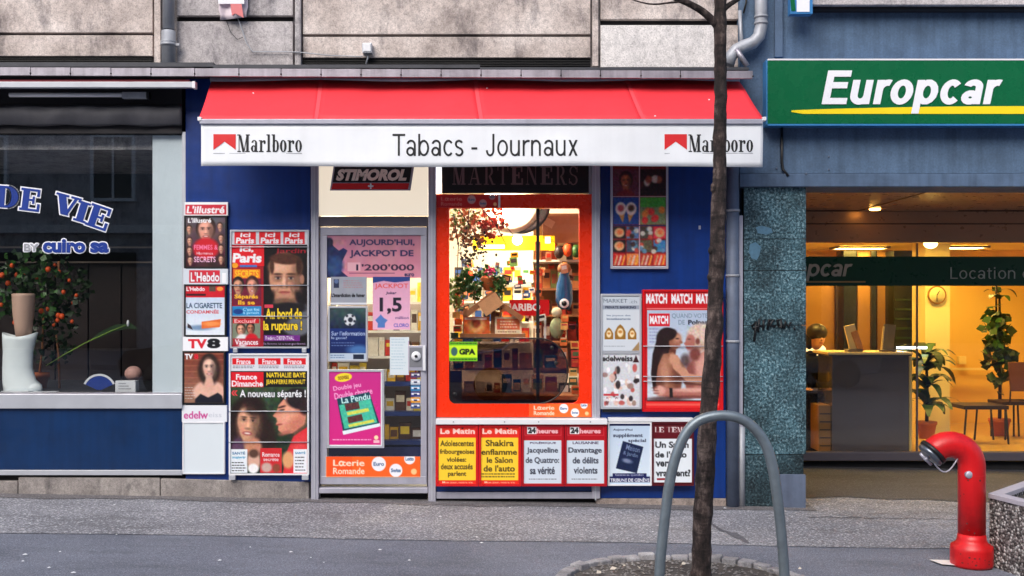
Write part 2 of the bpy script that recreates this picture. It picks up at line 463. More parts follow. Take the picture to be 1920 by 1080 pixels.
def ring(cx, cy, rx, ry, tx, ty, a0=0, a1=360, n=14):
    q = []; 
    P = lambda a, k: (cx + (rx - tx*k)*math.cos(a), cy + (ry - ty*k)*math.sin(a))
    for i in range(n):
        a = R(a0 + (a1-a0)*i/n); b = R(a0 + (a1-a0)*(i+1)/n)
        q.append([P(a, 0), P(b, 0), P(b, 1), P(a, 1)])
    return q
def rc(x0, y0, x1, y1): return [(x0, y0), (x1, y0), (x1, y1), (x0, y1)]
def dg_(x0, y0, x1, y1, w): return [(x0-w/2, y0), (x0+w/2, y0), (x1+w/2, y1), (x1-w/2, y1)]
SLAB = {   # condensed high-contrast slab
 'M': ([rc(0,0,.26,.06), rc(.1,.06,.15,.94), rc(0,.94,.22,1), dg_(.46,0,.2,.94,.17), dg_(.5,0,.7,.94,.06), rc(.66,.06,.84,.94), rc(.58,0,.92,.06), rc(.62,.94,.92,1)], .98),
 'a': ([*ring(.21,.19,.21,.19,.15,.05), rc(.31,.0,.46,.5), *ring(.25,.5,.21,.18,.14,.05,0,170), rc(.46,0,.54,.06)], .58),
 'r': ([rc(.08,.06,.24,.61), rc(0,0,.34,.06), rc(0,.61,.24,.67), *ring(.38,.5,.16,.17,.05,.08,40,170), *ring(.42,.54,.08,.09,.079,.089)], .54),
 'l': ([rc(.08,.06,.24,.94), rc(0,0,.32,.06), rc(0,.94,.24,1)], .36),
 'b': ([rc(.08,.0,.24,.94), rc(0,.94,.24,1), *ring(.3,.34,.24,.35,.16,.06)], .58),
 'o': ([*ring(.25,.34,.25,.35,.17,.05)], .55),
 'D': ([rc(.1,.09,.36,.91), rc(0,0,.48,.09), rc(0,.91,.48,1), *ring(.45,.5,.47,.5,.27,.09,-90,90)], 1.0),
 'E': ([rc(.1,.09,.36,.91), rc(0,.91,.8,1), rc(0,0,.84,.09), rc(.36,.46,.6,.54), rc(.7,.68,.8,.91), rc(.74,.09,.84,.34), rc(.52,.34,.6,.46), rc(.52,.54,.6,.66)], .92),
 'V': ([rc(0,.91,.5,1), rc(.6,.91,1.0,1), dg_(.5,0,.24,.91,.3), dg_(.55,0,.8,.91,.1)], 1.02),
 'I': ([rc(.1,.09,.36,.91), rc(0,0,.46,.09), rc(0,.91,.46,1)], .54),
 'A': ([rc(0,0,.3,.05), rc(.5,0,.92,.05), dg_(.15,.05,.44,1,.05), dg_(.72,.05,.47,1,.14), rc(.24,.3,.62,.36)], .98),
 'R': ([rc(.1,.05,.24,.95), rc(0,0,.34,.05), rc(0,.95,.4,1), *ring(.36,.73,.26,.27,.14,.05,-90,90), dg_(.62,0,.38,.46,.14), rc(.54,0,.78,.05)], .82),
 'T': ([rc(.3,.05,.44,.95), rc(.2,0,.54,.05), rc(0,.95,.74,1), rc(0,.75,.05,.95), rc(.69,.75,.74,.95)], .8),
 'N': ([rc(0,0,.24,.05), rc(.1,.05,.14,.95), rc(0,.95,.2,1), dg_(.68,0,.2,.95,.16), rc(.66,.05,.7,.95), rc(.58,.95,.82,1)], .9),
 'S': ([*ring(.3,.74,.27,.26,.1,.06,20,270), *ring(.3,.25,.29,.27,.12,.06,-160,90), rc(.53,.66,.58,.95), rc(.0,.05,.05,.34)], .66),
 'L': ([rc(.1,.05,.24,.95), rc(0,0,.62,.05), rc(0,.95,.34,1), rc(.57,.05,.62,.3)], .7),
 'P': ([rc(.1,.05,.24,.95), rc(0,0,.34,.05), rc(0,.95,.4,1), *ring(.36,.72,.28,.28,.14,.05,-90,90)], .72),
 'e': ([*ring(.25,.34,.25,.35,.17,.05,20,330), rc(.1,.34,.46,.4)], .55),
 ' ': ([], .4),
}
def sans(w, h=None):
    """plain sans glyphs of stroke width w; x-height .72, capitals 1"""
    h = h or w*.86
    return {
 'a': ([*ring(.235,.2,.235,.215,w,h), rc(.52-w,.0,.52,.5), *ring(.27,.5,.25,.235,w,h,0,165)], .62),
 'b': ([rc(0,0,w,1), *ring(.3,.36,.29,.375,w,h)], .67),
 'd': ([rc(.59-w,0,.59,1), *ring(.29,.36,.29,.375,w,h)], .69),
 'c': ([*ring(.28,.36,.28,.375,w,h,42,318,20)], .58),
 'e': ([*ring(.28,.36,.28,.375,w,h,0,318,20), rc(w*.6,.33,.56,.33+h*.85)], .64),
 's': ([*ring(.235,.535,.225,.2,w,h,25,270), *ring(.235,.19,.235,.21,w,h,-155,90)], .54),
 'o': ([*ring(.29,.36,.29,.375,w,h,0,360,24)], .66),
 'u': ([rc(0,.27,w,.72), *ring(.265,.27,.265,.285,w,h,180,360), rc(.53-w,.0,.53,.72)], .65),
 'n': ([rc(0,0,w,.72), *ring(.265,.45,.265,.285,w,h,0,180), rc(.53-w,.0,.53,.45)], .65),
 'r': ([rc(0,0,w,.72), *ring(.3,.42,.3,.31,w,h,72,180)], .42),
 'p': ([rc(0,-.28,w,.72), *ring(.3,.36,.29,.375,w,h)], .67),
 'i': ([rc(0,0,w,.72), rc(0,.86,w,1)], .25),
 't': ([rc(.1,.12,.1+w,.92), rc(0,.72-h,.36,.72), *ring(.1+.17,.13,.17,.14,w,h,180,280)], .44),
 'v': ([dg_(.26,0,.0+w/2,.72,w*1.05), dg_(.26,0,.52-w/2,.72,w*1.05)], .6),
 'x': ([dg_(w*.6,0,.5-w*.6,.72,w*1.15), dg_(.5-w*.6,0,w*.6,.72,w*1.15)], .56),
 'T': ([rc(.34-w/2,0,.34+w/2,1-h), rc(0,1-h,.68,1)], .7),
 'J': ([rc(.46-w,.26,.46,1), *ring(.23,.26,.23,.28,w,h,180,360)], .58),
 'E': ([rc(0,0,w,1), rc(w,1-h,.62,1), rc(w,.47,.58,.47+h), rc(w,0,.64,h)], .72),
 'L': ([rc(0,0,w,1), rc(w,0,.54,h)], .6),
 '-': ([rc(0,.3,.32,.3+h)], .42), ' ': ([], .3)}
def slab_quads(s, kern=0.02, font=None):
    out = []; x = 0
    for ch in s:
        q, w = (font or SLAB)[ch]
        out += [[(a + x, b) for a, b in p] for p in q]
        x += w + kern
    xs = [a for p in out for a, _ in p]; ys = [b for p in out for _, b in p]
    x0, x1 = min(xs), max(xs); y0, y1 = min(ys), max(ys)
    return [[((a-x0)/(x1-x0), (b-y0)/(y1-y0)) for a, b in p] for p in out]
def grow(p, e):
    n = len(p); area = sum(p[i][0]*p[(i+1) % n][1] - p[(i+1) % n][0]*p[i][1] for i in range(n))
    if area < 0: p = p[::-1]
    out = []
    for i in range(n):
        a, b, c = (Vector(p[(i-1) % n]), Vector(p[i]), Vector(p[(i+1) % n]))
        d1 = (b-a); d2 = (c-b)
        if d1.length < 1e-9 or d2.length < 1e-9: out.append(tuple(b)); continue
        d1.normalize(); d2.normalize()
        n1 = Vector((d1.y, -d1.x)); n2 = Vector((d2.y, -d2.x))
        m = n1 + n2
        m = m / max(0.35, m.length_squared) * 2 if m.length > 1e-6 else n1
        out.append((b.x + m.x*e, b.y + m.y*e))
    return out

def letters(name, mt, parent, s, px0, py0, px1, py1, yf, bold=0.0, shear=0.0, t=0.002, rot=0.0):
    """raised or printed lettering filling the given rectangle of the facade plane at depth yf"""
    v, f, _ = text_geo(s, bold)
    mb = MB(); vs = []
    cx, cy = (px0+px1)/2, (py0+py1)/2
    for (a, b) in v:
        px = px0 + a*(px1-px0) + shear*(b-0.5)*(py1-py0); py = py1 - b*(py1-py0)
        if rot:
            dx, dy = px-cx, py-cy
            px, py = cx + dx*math.cos(rot) - dy*math.sin(rot), cy + dx*math.sin(rot) + dy*math.cos(rot)
        vs.append(W(px, py, yf))
    n = len(vs)
    mb.add(vs, f)
    # side walls on the outline
    from collections import Counter
    ed = Counter(); dirn = {}
    for p in f:
        for i in range(len(p)):
            a, b = p[i], p[(i+1) % len(p)]
            ed[frozenset((a, b))] += 1; dirn[frozenset((a, b))] = (a, b)
    back = [Vector((p.x, p.y + t, p.z)) for p in vs]
    b0 = len(mb.v); mb.v += [tuple(p) for p in back]
    for e, k in ed.items():
        if k == 1:
            a, b = dirn[e]
            mb.f.append((a, b, b + b0, a + b0)); mb.m.append(0); mb.sm.append(False)
    o = mb.build(name, mt, parent)
    return o
def slab_letters(name, mt, parent, s, px0, py0, px1, py1, yf, e=0.0, fn=None, kern=0.02, font=None):
    mb = MB(); k_ = 0; prev = None
    for i, q in enumerate(slab_quads(s, kern, font)):
        if prev is None or abs(prev[1][0]-q[0][0]) + abs(prev[1][1]-q[0][1]) > 1e-6: k_ += 1
        prev = q
        pp = [(px0 + a*(px1-px0), py1 - b*(py1-py0)) for a, b in q]
        if fn: pp = [fn(*p) for p in pp]
        if e: pp = grow(pp, e)
        yy = yf - 0.00018*(k_ % 5)
        vs = [W(a, b, yy) for a, b in pp]
        vb = [Vector((p.x, yf + 0.0012, p.z)) for p in vs]
        n = len(vs)
        mb.add(vs + vb, [tuple(range(n))] + [(k, (k+1) % n, (k+1) % n + n, k + n) for k in range(n)])
    return mb.build(name, mt, parent)

# ---------------------------------------------------------------- flat artwork (posters, covers): painted in numpy, kept as colours on a fine mesh
SS = 3
class Art:
    def __init__(s, px0, py0, px1, py1, bgc=(255, 255, 255)):
        s.r = (px0, py0, px1, py1); s.w = int(round(px1-px0)); s.h = int(round(py1-py0))
        s.a = np.zeros((s.h*SS, s.w*SS, 3), np.float32); s.a[:] = bgc
        yy, xx = np.mgrid[0:s.h*SS, 0:s.w*SS]
        s.X = (xx+0.5)/SS + px0; s.Y = (yy+0.5)/SS + py0
    def _mix(s, m, c, al=1.0):
        m = (m*al)[..., None]
        s.a = s.a*(1-m) + np.array(c, np.float32)*m
        return s
    def rect(s, x0, y0, x1, y1, c, al=1.0):
        return s._mix(((s.X >= x0) & (s.X < x1) & (s.Y >= y0) & (s.Y < y1)).astype(np.float32), c, al)
    def gradv(s, x0, y0, x1, y1, c0, c1):
        m = ((s.X >= x0) & (s.X < x1) & (s.Y >= y0) & (s.Y < y1))
        t = np.clip((s.Y-y0)/(y1-y0), 0, 1)[..., None]
        col = np.array(c0)*(1-t) + np.array(c1)*t
        s.a[m] = col[m]; return s
    def ell(s, cx, cy, rx, ry, c, soft=0.15, al=1.0, rot=0.0):
        dx, dy = s.X-cx, s.Y-cy
        if rot:
            k = R(rot); dx, dy = dx*math.cos(k)+dy*math.sin(k), -dx*math.sin(k)+dy*math.cos(k)
        d = np.sqrt((dx/rx)**2 + (dy/ry)**2)
        return s._mix(np.clip((1+soft/2-d)/max(soft, 1e-3), 0, 1), c, al)
    def poly(s, pts, c, al=1.0):
        inside = np.zeros(s.X.shape, bool); n = len(pts)
        for i in range(n):
            (x1, y1), (x2, y2) = pts[i], pts[(i+1) % n]
            if y1 == y2: continue
            cond = ((s.Y < y1) != (s.Y < y2)) & (s.X < (x2-x1)*(s.Y-y1)/(y2-y1)+x1)
            inside ^= cond
        return s._mix(inside.astype(np.float32), c, al)
    def tri(s, p, mask):
        (x0, y0), (x1, y1), (x2, y2) = p
        ax, bx = min(x0, x1, x2), max(x0, x1, x2); ay, by = min(y0, y1, y2), max(y0, y1, y2)
        i0 = max(0, int((ay-s.r[1])*SS-0.5)); i1 = min(s.a.shape[0], int((by-s.r[1])*SS+1.5))
        j0 = max(0, int((ax-s.r[0])*SS-0.5)); j1 = min(s.a.shape[1], int((bx-s.r[0])*SS+1.5))
        if i1 <= i0 or j1 <= j0: return
        X = s.X[i0:i1, j0:j1]; Y = s.Y[i0:i1, j0:j1]
        dd = (y1-y2)*(x0-x2)+(x2-x1)*(y0-y2)
        if abs(dd) < 1e-9: return
        a = ((y1-y2)*(X-x2)+(x2-x1)*(Y-y2))/dd; b = ((y2-y0)*(X-x2)+(x0-x2)*(Y-y2))/dd
        mask[i0:i1, j0:j1] |= (a >= 0) & (b >= 0) & (a+b <= 1)
    def text(s, st, x0, y0, x1, y1, c, bold=0.02, shear=0.0, rot=0.0, al=1.0, slab=False, outline=None):
        if slab:
            polys = slab_quads(st)
            g = [np.array(p) for p in polys]
        else:
            v, f, _ = text_geo(st, bold)
            g = [v[list(p)] for p in f]
        mask = np.zeros(s.X.shape, bool); cx, cy = (x0+x1)/2, (y0+y1)/2; k = R(rot)
        for p in g:
            q = []
            for a, b in p:
                x = x0+a*(x1-x0)+shear*(b-.5)*(y1-y0); y = y1-b*(y1-y0)
                if rot: dx, dy = x-cx, y-cy; x, y = cx+dx*math.cos(k)-dy*math.sin(k), cy+dx*math.sin(k)+dy*math.cos(k)
                q.append((x, y))
            for i in range(1, len(q)-1): s.tri((q[0], q[i], q[i+1]), mask)
        if outline is not None:
            mo = mask.copy()
            for dy in (-2, 0, 2):
                for dx in (-2, 0, 2): mo |= np.roll(np.roll(mask, dy, 0), dx, 1)
            s._mix(mo.astype(np.float32), outline)
        return s._mix(mask.astype(np.float32), c, al)
    def grain(s, amt, cell=1.0, box=None):
        gh, gw = int(s.h/cell)+2, int(s.w/cell)+2
        n = rng.rand(gh, gw, 3)*0.5 + rng.rand(gh, gw, 1)*0.5
        iy = np.clip(((s.Y-s.r[1])/cell), 0, gh-1.01); ix = np.clip(((s.X-s.r[0])/cell), 0, gw-1.01)
        i, j = iy.astype(int), ix.astype(int)
        fy = (iy-i)[..., None]; fx = (ix-j)[..., None]
        v = (n[i, j]*(1-fx)+n[i, j+1]*fx)*(1-fy)+(n[i+1, j]*(1-fx)+n[i+1, j+1]*fx)*fy
        dlt = (v-0.5)*2*amt
        if box:
            m = ((s.X >= box[0]) & (s.X < box[2]) & (s.Y >= box[1]) & (s.Y < box[3]))[..., None]
            dlt = dlt*m
        s.a = np.clip(s.a+dlt, 0, 255); return s
    def blur(s, box, r=1.0, it=2):
        m = ((s.X >= box[0]) & (s.X < box[2]) & (s.Y >= box[1]) & (s.Y < box[3]))[..., None]
        b = s.a.copy(); k = max(1, int(r*SS))
        for _ in range(it):
            for ax in (0, 1):
                acc = np.zeros_like(b)
                for d in range(-k, k+1): acc += np.roll(b, d, ax)
                b = acc/(2*k+1)
        s.a = np.where(m, b, s.a); return s
    def lines(s, x0, y0, x1, n, dy, c, th=1.2, ragged=0.3, al=0.8):
        for i in range(n):
            xe = x1 - random.random()*ragged*(x1-x0)
            x = x0
            while x < xe:
                w = random.uniform(2, 6); s.rect(x, y0+i*dy, min(x+w, xe), y0+i*dy+th, c, al); x += w+1.1
        return s
    def face(s, cx, cy, w, h, skin=(214, 160, 132), hair=(50, 30, 22), tilt=0, longhair=False, smile=True):
        sk = np.array(skin)
        if longhair: s.ell(cx, cy+h*.12, w*.82, h*.85, hair, .3, 1, tilt)
        s.ell(cx, cy-h*.12, w*.62, h*.66, hair, .15, 1, tilt)
        s.ell(cx, cy+h*.6, w*.26, h*.3, sk*.78, .3)
        s.ell(cx, cy-h*.06, w*.46, h*.42, sk*.8, .12, 1, tilt)
        s.ell(cx, cy+h*.16, w*.37, h*.42, sk*.8, .12, 1, tilt)
        s.ell(cx-w*.06, cy, w*.36, h*.46, sk, .9, 1, tilt)
        s.ell(cx-w*.08, cy-h*.26, w*.26, h*.14, np.minimum(255, sk*1.12), 1.2, .8, tilt)
        s.ell(cx+w*.34, cy+h*.1, w*.2, h*.4, sk*.5, 1.2, .85, tilt)
        k = R(tilt)
        def P(a, b): return cx + a*w*math.cos(k) - b*h*math.sin(k), cy + a*w*math.sin(k) + b*h*math.cos(k)
        for sx in (-.2, .18):
            x, y = P(sx, -.06); s.ell(x, y-h*.01, w*.14, h*.065, sk*.62, 1.1, .7, tilt)
            s.ell(x, y, w*.08, h*.016, sk*.4+np.array((100, 96, 94)), .8, .5, tilt)
            s.ell(x, y-h*.004, w*.04, h*.03, (30, 24, 26), .4, 1, tilt); s.ell(x, y-h*.03, w*.1, h*.012, (40, 26, 24), .6, .8, tilt)
            x, y = P(sx, -.15); s.ell(x, y, w*.14, h*.025, np.array(hair)*.8+20, .8, .8, tilt)
        x, y = P(-.01, .1); s.ell(x, y, w*.045, h*.13, np.minimum(255, sk*1.15), 1, .8, tilt)
        x, y = P(0, .19); s.ell(x, y, w*.12, h*.035, sk*.55, 1, .8, tilt)
        x, y = P(0, .33)
        s.ell(x, y, w*.2, h*.06, (150, 60, 60), .6, .9, tilt)
        if smile: s.ell(x, y, w*.13, h*.025, (240, 232, 226), .5, 1, tilt)
        x, y = P(-.24, .2); s.ell(x, y, w*.1, h*.09, (226, 130, 112), 1.4, .4)
        return s
    def build(s, name, parent, yf, label=None, rotz=0.0):
        a = s.a.reshape(s.h, SS, s.w, SS, 3).mean((1, 3)) / 255.0
        a = np.where(a <= 0.04045, a/12.92, ((np.clip(a, 0, 1)+0.055)/1.055)**2.4)
        h, w = s.h, s.w
        p0 = W(s.r[0], s.r[1], yf); p1 = W(s.r[2], s.r[3], yf)
        xs = np.linspace(p0.x, p1.x, w); zs = np.linspace(p0.z, p1.z, h)
        X, Z = np.meshgrid(xs, zs)
        c = Vector(((p0.x+p1.x)/2, yf, (p0.z+p1.z)/2))
        co = np.stack([X-c.x, np.zeros_like(X), Z-c.z], -1).reshape(-1, 3)
        idx = np.arange(h*w).reshape(h, w)
        q = np.stack([idx[:-1, :-1], idx[1:, :-1], idx[1:, 1:], idx[:-1, 1:]], -1).reshape(-1, 4)
        me = bpy.data.meshes.new(name)
        me.vertices.add(len(co)); me.vertices.foreach_set('co', co.ravel())
        me.loops.add(q.size); me.loops.foreach_set('vertex_index', q.ravel())
        me.polygons.add(len(q)); me.polygons.foreach_set('loop_start', np.arange(0, q.size, 4))
        me.update(calc_edges=True)
        ca = me.color_attributes.new('Col', 'FLOAT_COLOR', 'POINT')
        ca.data.foreach_set('color', np.concatenate([a.reshape(-1, 3), np.ones((h*w, 1))], 1).ravel())
        me.materials.append(M['print'])
        o = bpy.data.objects.new(name, me); C.objects.link(o)
        place(o, c, parent)
        if label: o['label'] = label
        return o
def sticker(name, label, cat, art, yf, group=None):
    """a thing that is one printed sheet with a real backing"""
    t = thing(name, label, cat, W((art.r[0]+art.r[2])/2, art.r[3], yf), group)
    pb('backing', M['white'], t, *art.r, yf+0.001, yf+0.003)
    art.build('printed_face', t, yf)
    return t
def rim(mb, px0, py0, px1, py1, w, yf, yb):
    """rectangular rim, bars butted end to end (w in px)"""
    mb.pbox(px0, py0, px1, py0+w, yf, yb); mb.pbox(px0, py1-w, px1, py1, yf, yb)
    mb.pbox(px0, py0+w, px0+w, py1-w, yf, yb); mb.pbox(px1-w, py0+w, px1, py1-w, yf, yb)
    return mb

# ================================================================ GROUND
def sheet(name, x0, y0, x1, y1, z, mt, nx=2, ny=2, edge=None):
    vs = []; fs = []
    for j in range(ny+1):
        for i in range(nx+1):
            x = x0 + (x1-x0)*i/nx; y = y0 + (y1-y0)*j/ny
            if edge and j == 0: y += edge(x)
            vs.append((x, y, gz(x) + z))
    for j in range(ny):
        for i in range(nx):
            a = j*(nx+1)+i; fs.append((a, a+1, a+nx+2, a+nx+1))
    return struct(MB().add(vs, fs).build(name, mt))
sheet('road', -150, -150, 150, 120, -0.13, M['asphalt_dark'])
pv = MB()
z = lambda x, o: gz(x) + o
for (ya, yb_) in ((-6.2, 6.0),):
    v = [(-60, ya, z(-60, -.3)), (60, ya, z(60, -.3)), (60, yb_, z(60, -.3)), (-60, yb_, z(-60, -.3)), (-60, ya, z(-60, 0)), (60, ya, z(60, 0)), (60, yb_, z(60, 0)), (-60, yb_, z(-60, 0))]
    pv.add(v, [(0,3,2,1),(4,5,6,7),(0,1,5,4),(1,2,6,5),(2,3,7,6),(3,0,4,7)])
struct(pv.build('pavement', M['asphalt_dark']))
sheet('worn_pavement_strip', -40, -1.40, 40, 2.6, 0.004, M['asphalt_light'], 400, 1, lambda x: 0.018*math.sin(x*2.1)+0.006*math.sin(x*17)+0.012*x/4)
op = MB(); 
v = [(-60, -26, z(-60, -.3)), (60, -26, z(60, -.3)), (60, -17, z(60, -.3)), (-60, -17, z(-60, -.3)), (-60, -26, z(-60, 0)), (60, -26, z(60, 0)), (60, -17, z(60, 0)), (-60, -17, z(-60, 0))]
op.add(v, [(0,3,2,1),(4,5,6,7),(0,1,5,4),(1,2,6,5),(2,3,7,6),(3,0,4,7)])
struct(op.build('pavement', M['asphalt_dark']))
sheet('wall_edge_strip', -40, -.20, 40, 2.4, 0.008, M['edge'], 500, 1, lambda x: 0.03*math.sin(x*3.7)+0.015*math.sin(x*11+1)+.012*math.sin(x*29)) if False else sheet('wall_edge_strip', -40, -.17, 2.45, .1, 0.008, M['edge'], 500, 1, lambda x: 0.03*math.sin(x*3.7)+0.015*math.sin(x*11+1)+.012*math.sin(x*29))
sheet('recess_shade_sheet', 2.36, .42, 8.0, 2.35, 0.0085, M['recess'], 80, 1, lambda x: 0.05*math.sin(x*2.7)+0.03*math.sin(x*9+1))  # dark sheet added over the ground to paint the shade inside the recess
sheet('recess_shade_sheet', 1.9, .6, 2.36, 2.35, 0.0085, M['recess'], 8, 1)
# diagonal tar-filled crack beside the trunk
def on_ground(px, py, up=0.0):
    # point of the ground plane seen at that pixel
    a = (px-960)/(S0*D); b = (HY-py)/(S0*D)
    t = (-H + up) / (b + 0.0175*a)
    return Vector((a*t, -D + t, gz(a*t) + up))
cr = MB()
pts = [(1330, 978, 2), (1337, 984, 3), (1345, 989, 2.5), (1352, 994, 4), (1361, 996, 3), (1369, 1000, 4.5), (1376, 1001, 8), (1383, 1006, 7), (1391, 1009, 5), (1397, 1014, 5), (1404, 1018, 2)]
vs = []
for (a, b, w) in pts:
    vs += [on_ground(a-w*.7, b+w*.35, .007), on_ground(a+w*.7, b-w*.35, .007)]
cr.add(vs, [(2*i, 2*i+1, 2*i+3, 2*i+2) for i in range(len(pts)-1)])
struct(cr.build('tar_patch', M['patch']))
lt = MB()
vs = [on_ground(a, b, .012) for a, b in ((1742, 1049), (1786, 1050), (1792, 1060), (1766, 1058))]
lt.add(vs, [(0, 1, 2, 3)])
struct(lt.build('painted_mark', M['white']))

# ================================================================ UPPER FACADE OF THE OLD BUILDING
bld = thing('apartment_building', 'old stone facade with block courses and dark vents above the kiosk', 'building', (-1.0, 0.3, 0))
XL, XR = -900, 1386
MB().box(W(XL, 0).x, .13, 2.9, W(XR, 0).x, 6.0, 9.5).build('wall', M['stone_grey'], bld)
def blk(px0, py0, px1, py1, mt, y=0.06, bev=.004):
    return pb('stone_block', M[mt], bld, px0, py0, px1, py1, y, .129, bev)
for k in range(-3, 1):
    pass
blk(-380, -400, 286, -60, 'stone'); blk(-380, -57, 286, 61, 'stone'); blk(-380, 66, 286, 105, 'stone', .07)
blk(-900, -400, -384, 105, 'stone')
blk(289, -400, 301, 118, 'stone', .035)
blk(332, -400, 549, -40, 'stone_grey'); blk(332, -37, 549, 29, 'stone_grey'); blk(332, 40, 549, 122, 'stone_grey')
blk(553, -400, 564, 122, 'stone_grey', .035)
blk(568, -400, 1107, -60, 'stone'); blk(568, -57, 1107, 64, 'stone'); blk(568, 69, 1107, 108, 'stone', .07)
blk(1111, -400, 1122, 124, 'stone', .035)
blk(1126, -400, 1384, -50, 'stone'); blk(1126, -47, 1384, 36, 'stone'); blk(1126, 47, 1340, 126, 'stone_pale', .055); blk(1342, 47, 1384, 126, 'stone', .057)
for (a, b, c_, d_) in ((332, 29, 549, 40), (1126, 36, 1384, 47)):
    pb('joint_bar', M['dark'], bld, a, b+3, c_, d_-1, .11, .129)
for (a, c_, yy) in ((-380, 286, 105), (568, 1107, 108)):
    g = thing
    pb('vent_recess', M['dark'], bld, a, yy+1, c_, yy+17, .11, .129)
    mb = MB()
    for i in range(5): mb.pbox(a, yy+2+i*3, c_, yy+3.1+i*3, .085, .105)
    n = int((c_-a)/6)
    for i in range(n): mb.pbox(a+i*6, yy+1, a+i*6+.8, yy+16, .095, .104)
    o = mb.build('vent_grille', M['black'], bld); o['kind'] = 'stuff'

# downpipe on the stone
dp = thing('drainpipe', 'grey metal downpipe running down the stone between two blocks', 'drainpipe', W(316, 118, -.02))
c = W(316, 60, .0)
MB().tube([W(316, -400, .0), W(316, 55, .0)], .047, 16).build('upper_pipe', M['pipe'], dp)
MB().lathe(W(316, 121, .0), [(.055, 0), (.055, .16), (.058, .162), (.058, .17), (.062, .172), (.062, .19), (.056, .192), (.056, .272), (.05, .275)], 20).build('socket', M['pipe'], dp)
cl = MB(); a = W(316, 84, .0)
cl.lathe(a, [(.064, -.012), (.066, 0), (.064, .012)], 20); cl.obox(a + Vector((.075, 0, 0)), [(.018, 0, 0), (0, .015, 0), (0, 0, .01)])
cl.build('clamp', M['pipe'], dp)

# metal ledge over both shops: cladding strips with fixings
ld = thing('metal_ledge', 'long thin zinc gutter ledge running under the stone facade', 'ledge', W(500, 140, -.3))
def ly(px): return 124 + (px/1412)*7, 141 + (px/1412)*6
edges = [-900, -600, -300, -100, 57, 132, 208, 283, 365, 448, 527, 602, 677, 752, 827, 902, 977, 1052, 1126, 1202, 1276, 1345, 1412]
for i in range(len(edges)-1):
    a, b = edges[i]+.7, edges[i+1]-.7
    t0, b0 = ly((a+b)/2)
    if a < -50: t0, b0 = 124, 141
    yf = -.30
    mb = MB()
    mb.prism([(W(a, 0, yf).x, W(0, t0+2, yf).z), (W(b, 0, yf).x, W(0, t0+2, yf).z), (W(b, 0, yf).x, W(0, b0, yf).z), (W(a, 0, yf).x, W(0, b0, yf).z)], yf, yf+.03)
    o = mb.build('metal_strip', M['zinc'], ld)
    f = MB(); q = W(b+.5, b0-4, yf-.002); f.ball(q, .007, .005, .007, 8, 5); f.build('fixing', M['black'], o)
for (a, b, t0, b0) in ((-900, 400, 117, 124), (400, 900, 121, 126.5), (900, 1404, 126, 130)):
    pb('top_flashing', M['zinc_dark'], ld, a, t0, b, b0+1, -.29, .12)
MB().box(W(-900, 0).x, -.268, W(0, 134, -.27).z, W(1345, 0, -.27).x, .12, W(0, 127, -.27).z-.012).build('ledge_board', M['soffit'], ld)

# junction box, cable, hanging bag on the stone
jb = thing('junction_box', 'small pale square junction box on the stone above the awning', 'electrical box', W(687, 100, .05))
pb('housing', M['alu_light'], jb, 679, 80, 697, 99, -.01, .069, .006)
pb('lid', M['white'], jb, 681, 82, 695, 96, -.016, -.0105, .003)
MB().tube([W(688, 99, .03), W(690, 108, .03), W(686, 120, .03)], .007, 8).build('cable_gland', M['pipe'], jb)
tag(MB().tube([W(440, 20, .04), W(452, 50, .035), W(462, 80, .035), W(474, 97, .04), W(530, 97, .04), W(560, 98, .02), W(620, 104, .03), W(676, 106, .03), W(688, 103, .02)], .0045, 6).build('cable', M['pipe'], None), 'thin grey cable sagging along the stone to the junction box', 'cable')
tag(MB().tube([W(425, 40, .04), W(432, 60, .035), W(445, 74, .035), W(455, 70, .04)], .0025, 5).build('wire', M['black'], None), 'thin loose black wire curling under the hanging bag', 'wire')
hb = thing('hanging_bag', 'torn white and pink plastic bag hanging on the stone', 'bag', W(438, 40, .0))
mb = MB(); vs = []; nx, nz = 10, 10
for j in range(nz+1):
    for i in range(nx+1):
        u, v_ = i/nx, j/nz
        px = 410 + 55*u + (6 if v_ > .8 else 0)*(0.5-u); py = -60 + 98*v_ - (6*u*v_)
        vs.append(W(px, py, .02 - .018*math.sin(u*9+v_*3) - .01*math.cos(v_*7)))
mb.add(vs, [(j*(nx+1)+i, j*(nx+1)+i+1, (j+1)*(nx+1)+i+1, (j+1)*(nx+1)+i) for j in range(nz) for i in range(nx)], 0, True)
o = mb.build('bag_sheet', pm('pale_pink_plastic', (214, 200, 208), .35, 0, .15, 25, .2, 30), hb)
o.modifiers.new('thick', 'SOLIDIFY').thickness = .002
MB().prism([(W(431, 0, -.025).x, W(0, 8, 0).z), (W(452, 0, -.025).x, W(0, 8, 0).z), (W(456, 0, -.025).x, W(0, 34, 0).z), (W(440, 0, -.025).x, W(0, 26, 0).z), (W(434, 0, -.025).x, W(0, 30, 0).z)], -.012, -.008).build('red_print', pm('faded_red', (214, 118, 120), .5), hb)
pb('white_top', M['white'], hb, 409, -20, 458, 7, -.012, -.006)

# ================================================================ LEFT SHOP (leather shop window)
ls = thing('leather_shop_front', 'leather shop display window with dark interior and blue panel below', 'shop front', W(0, 930, 0))
LX = -620
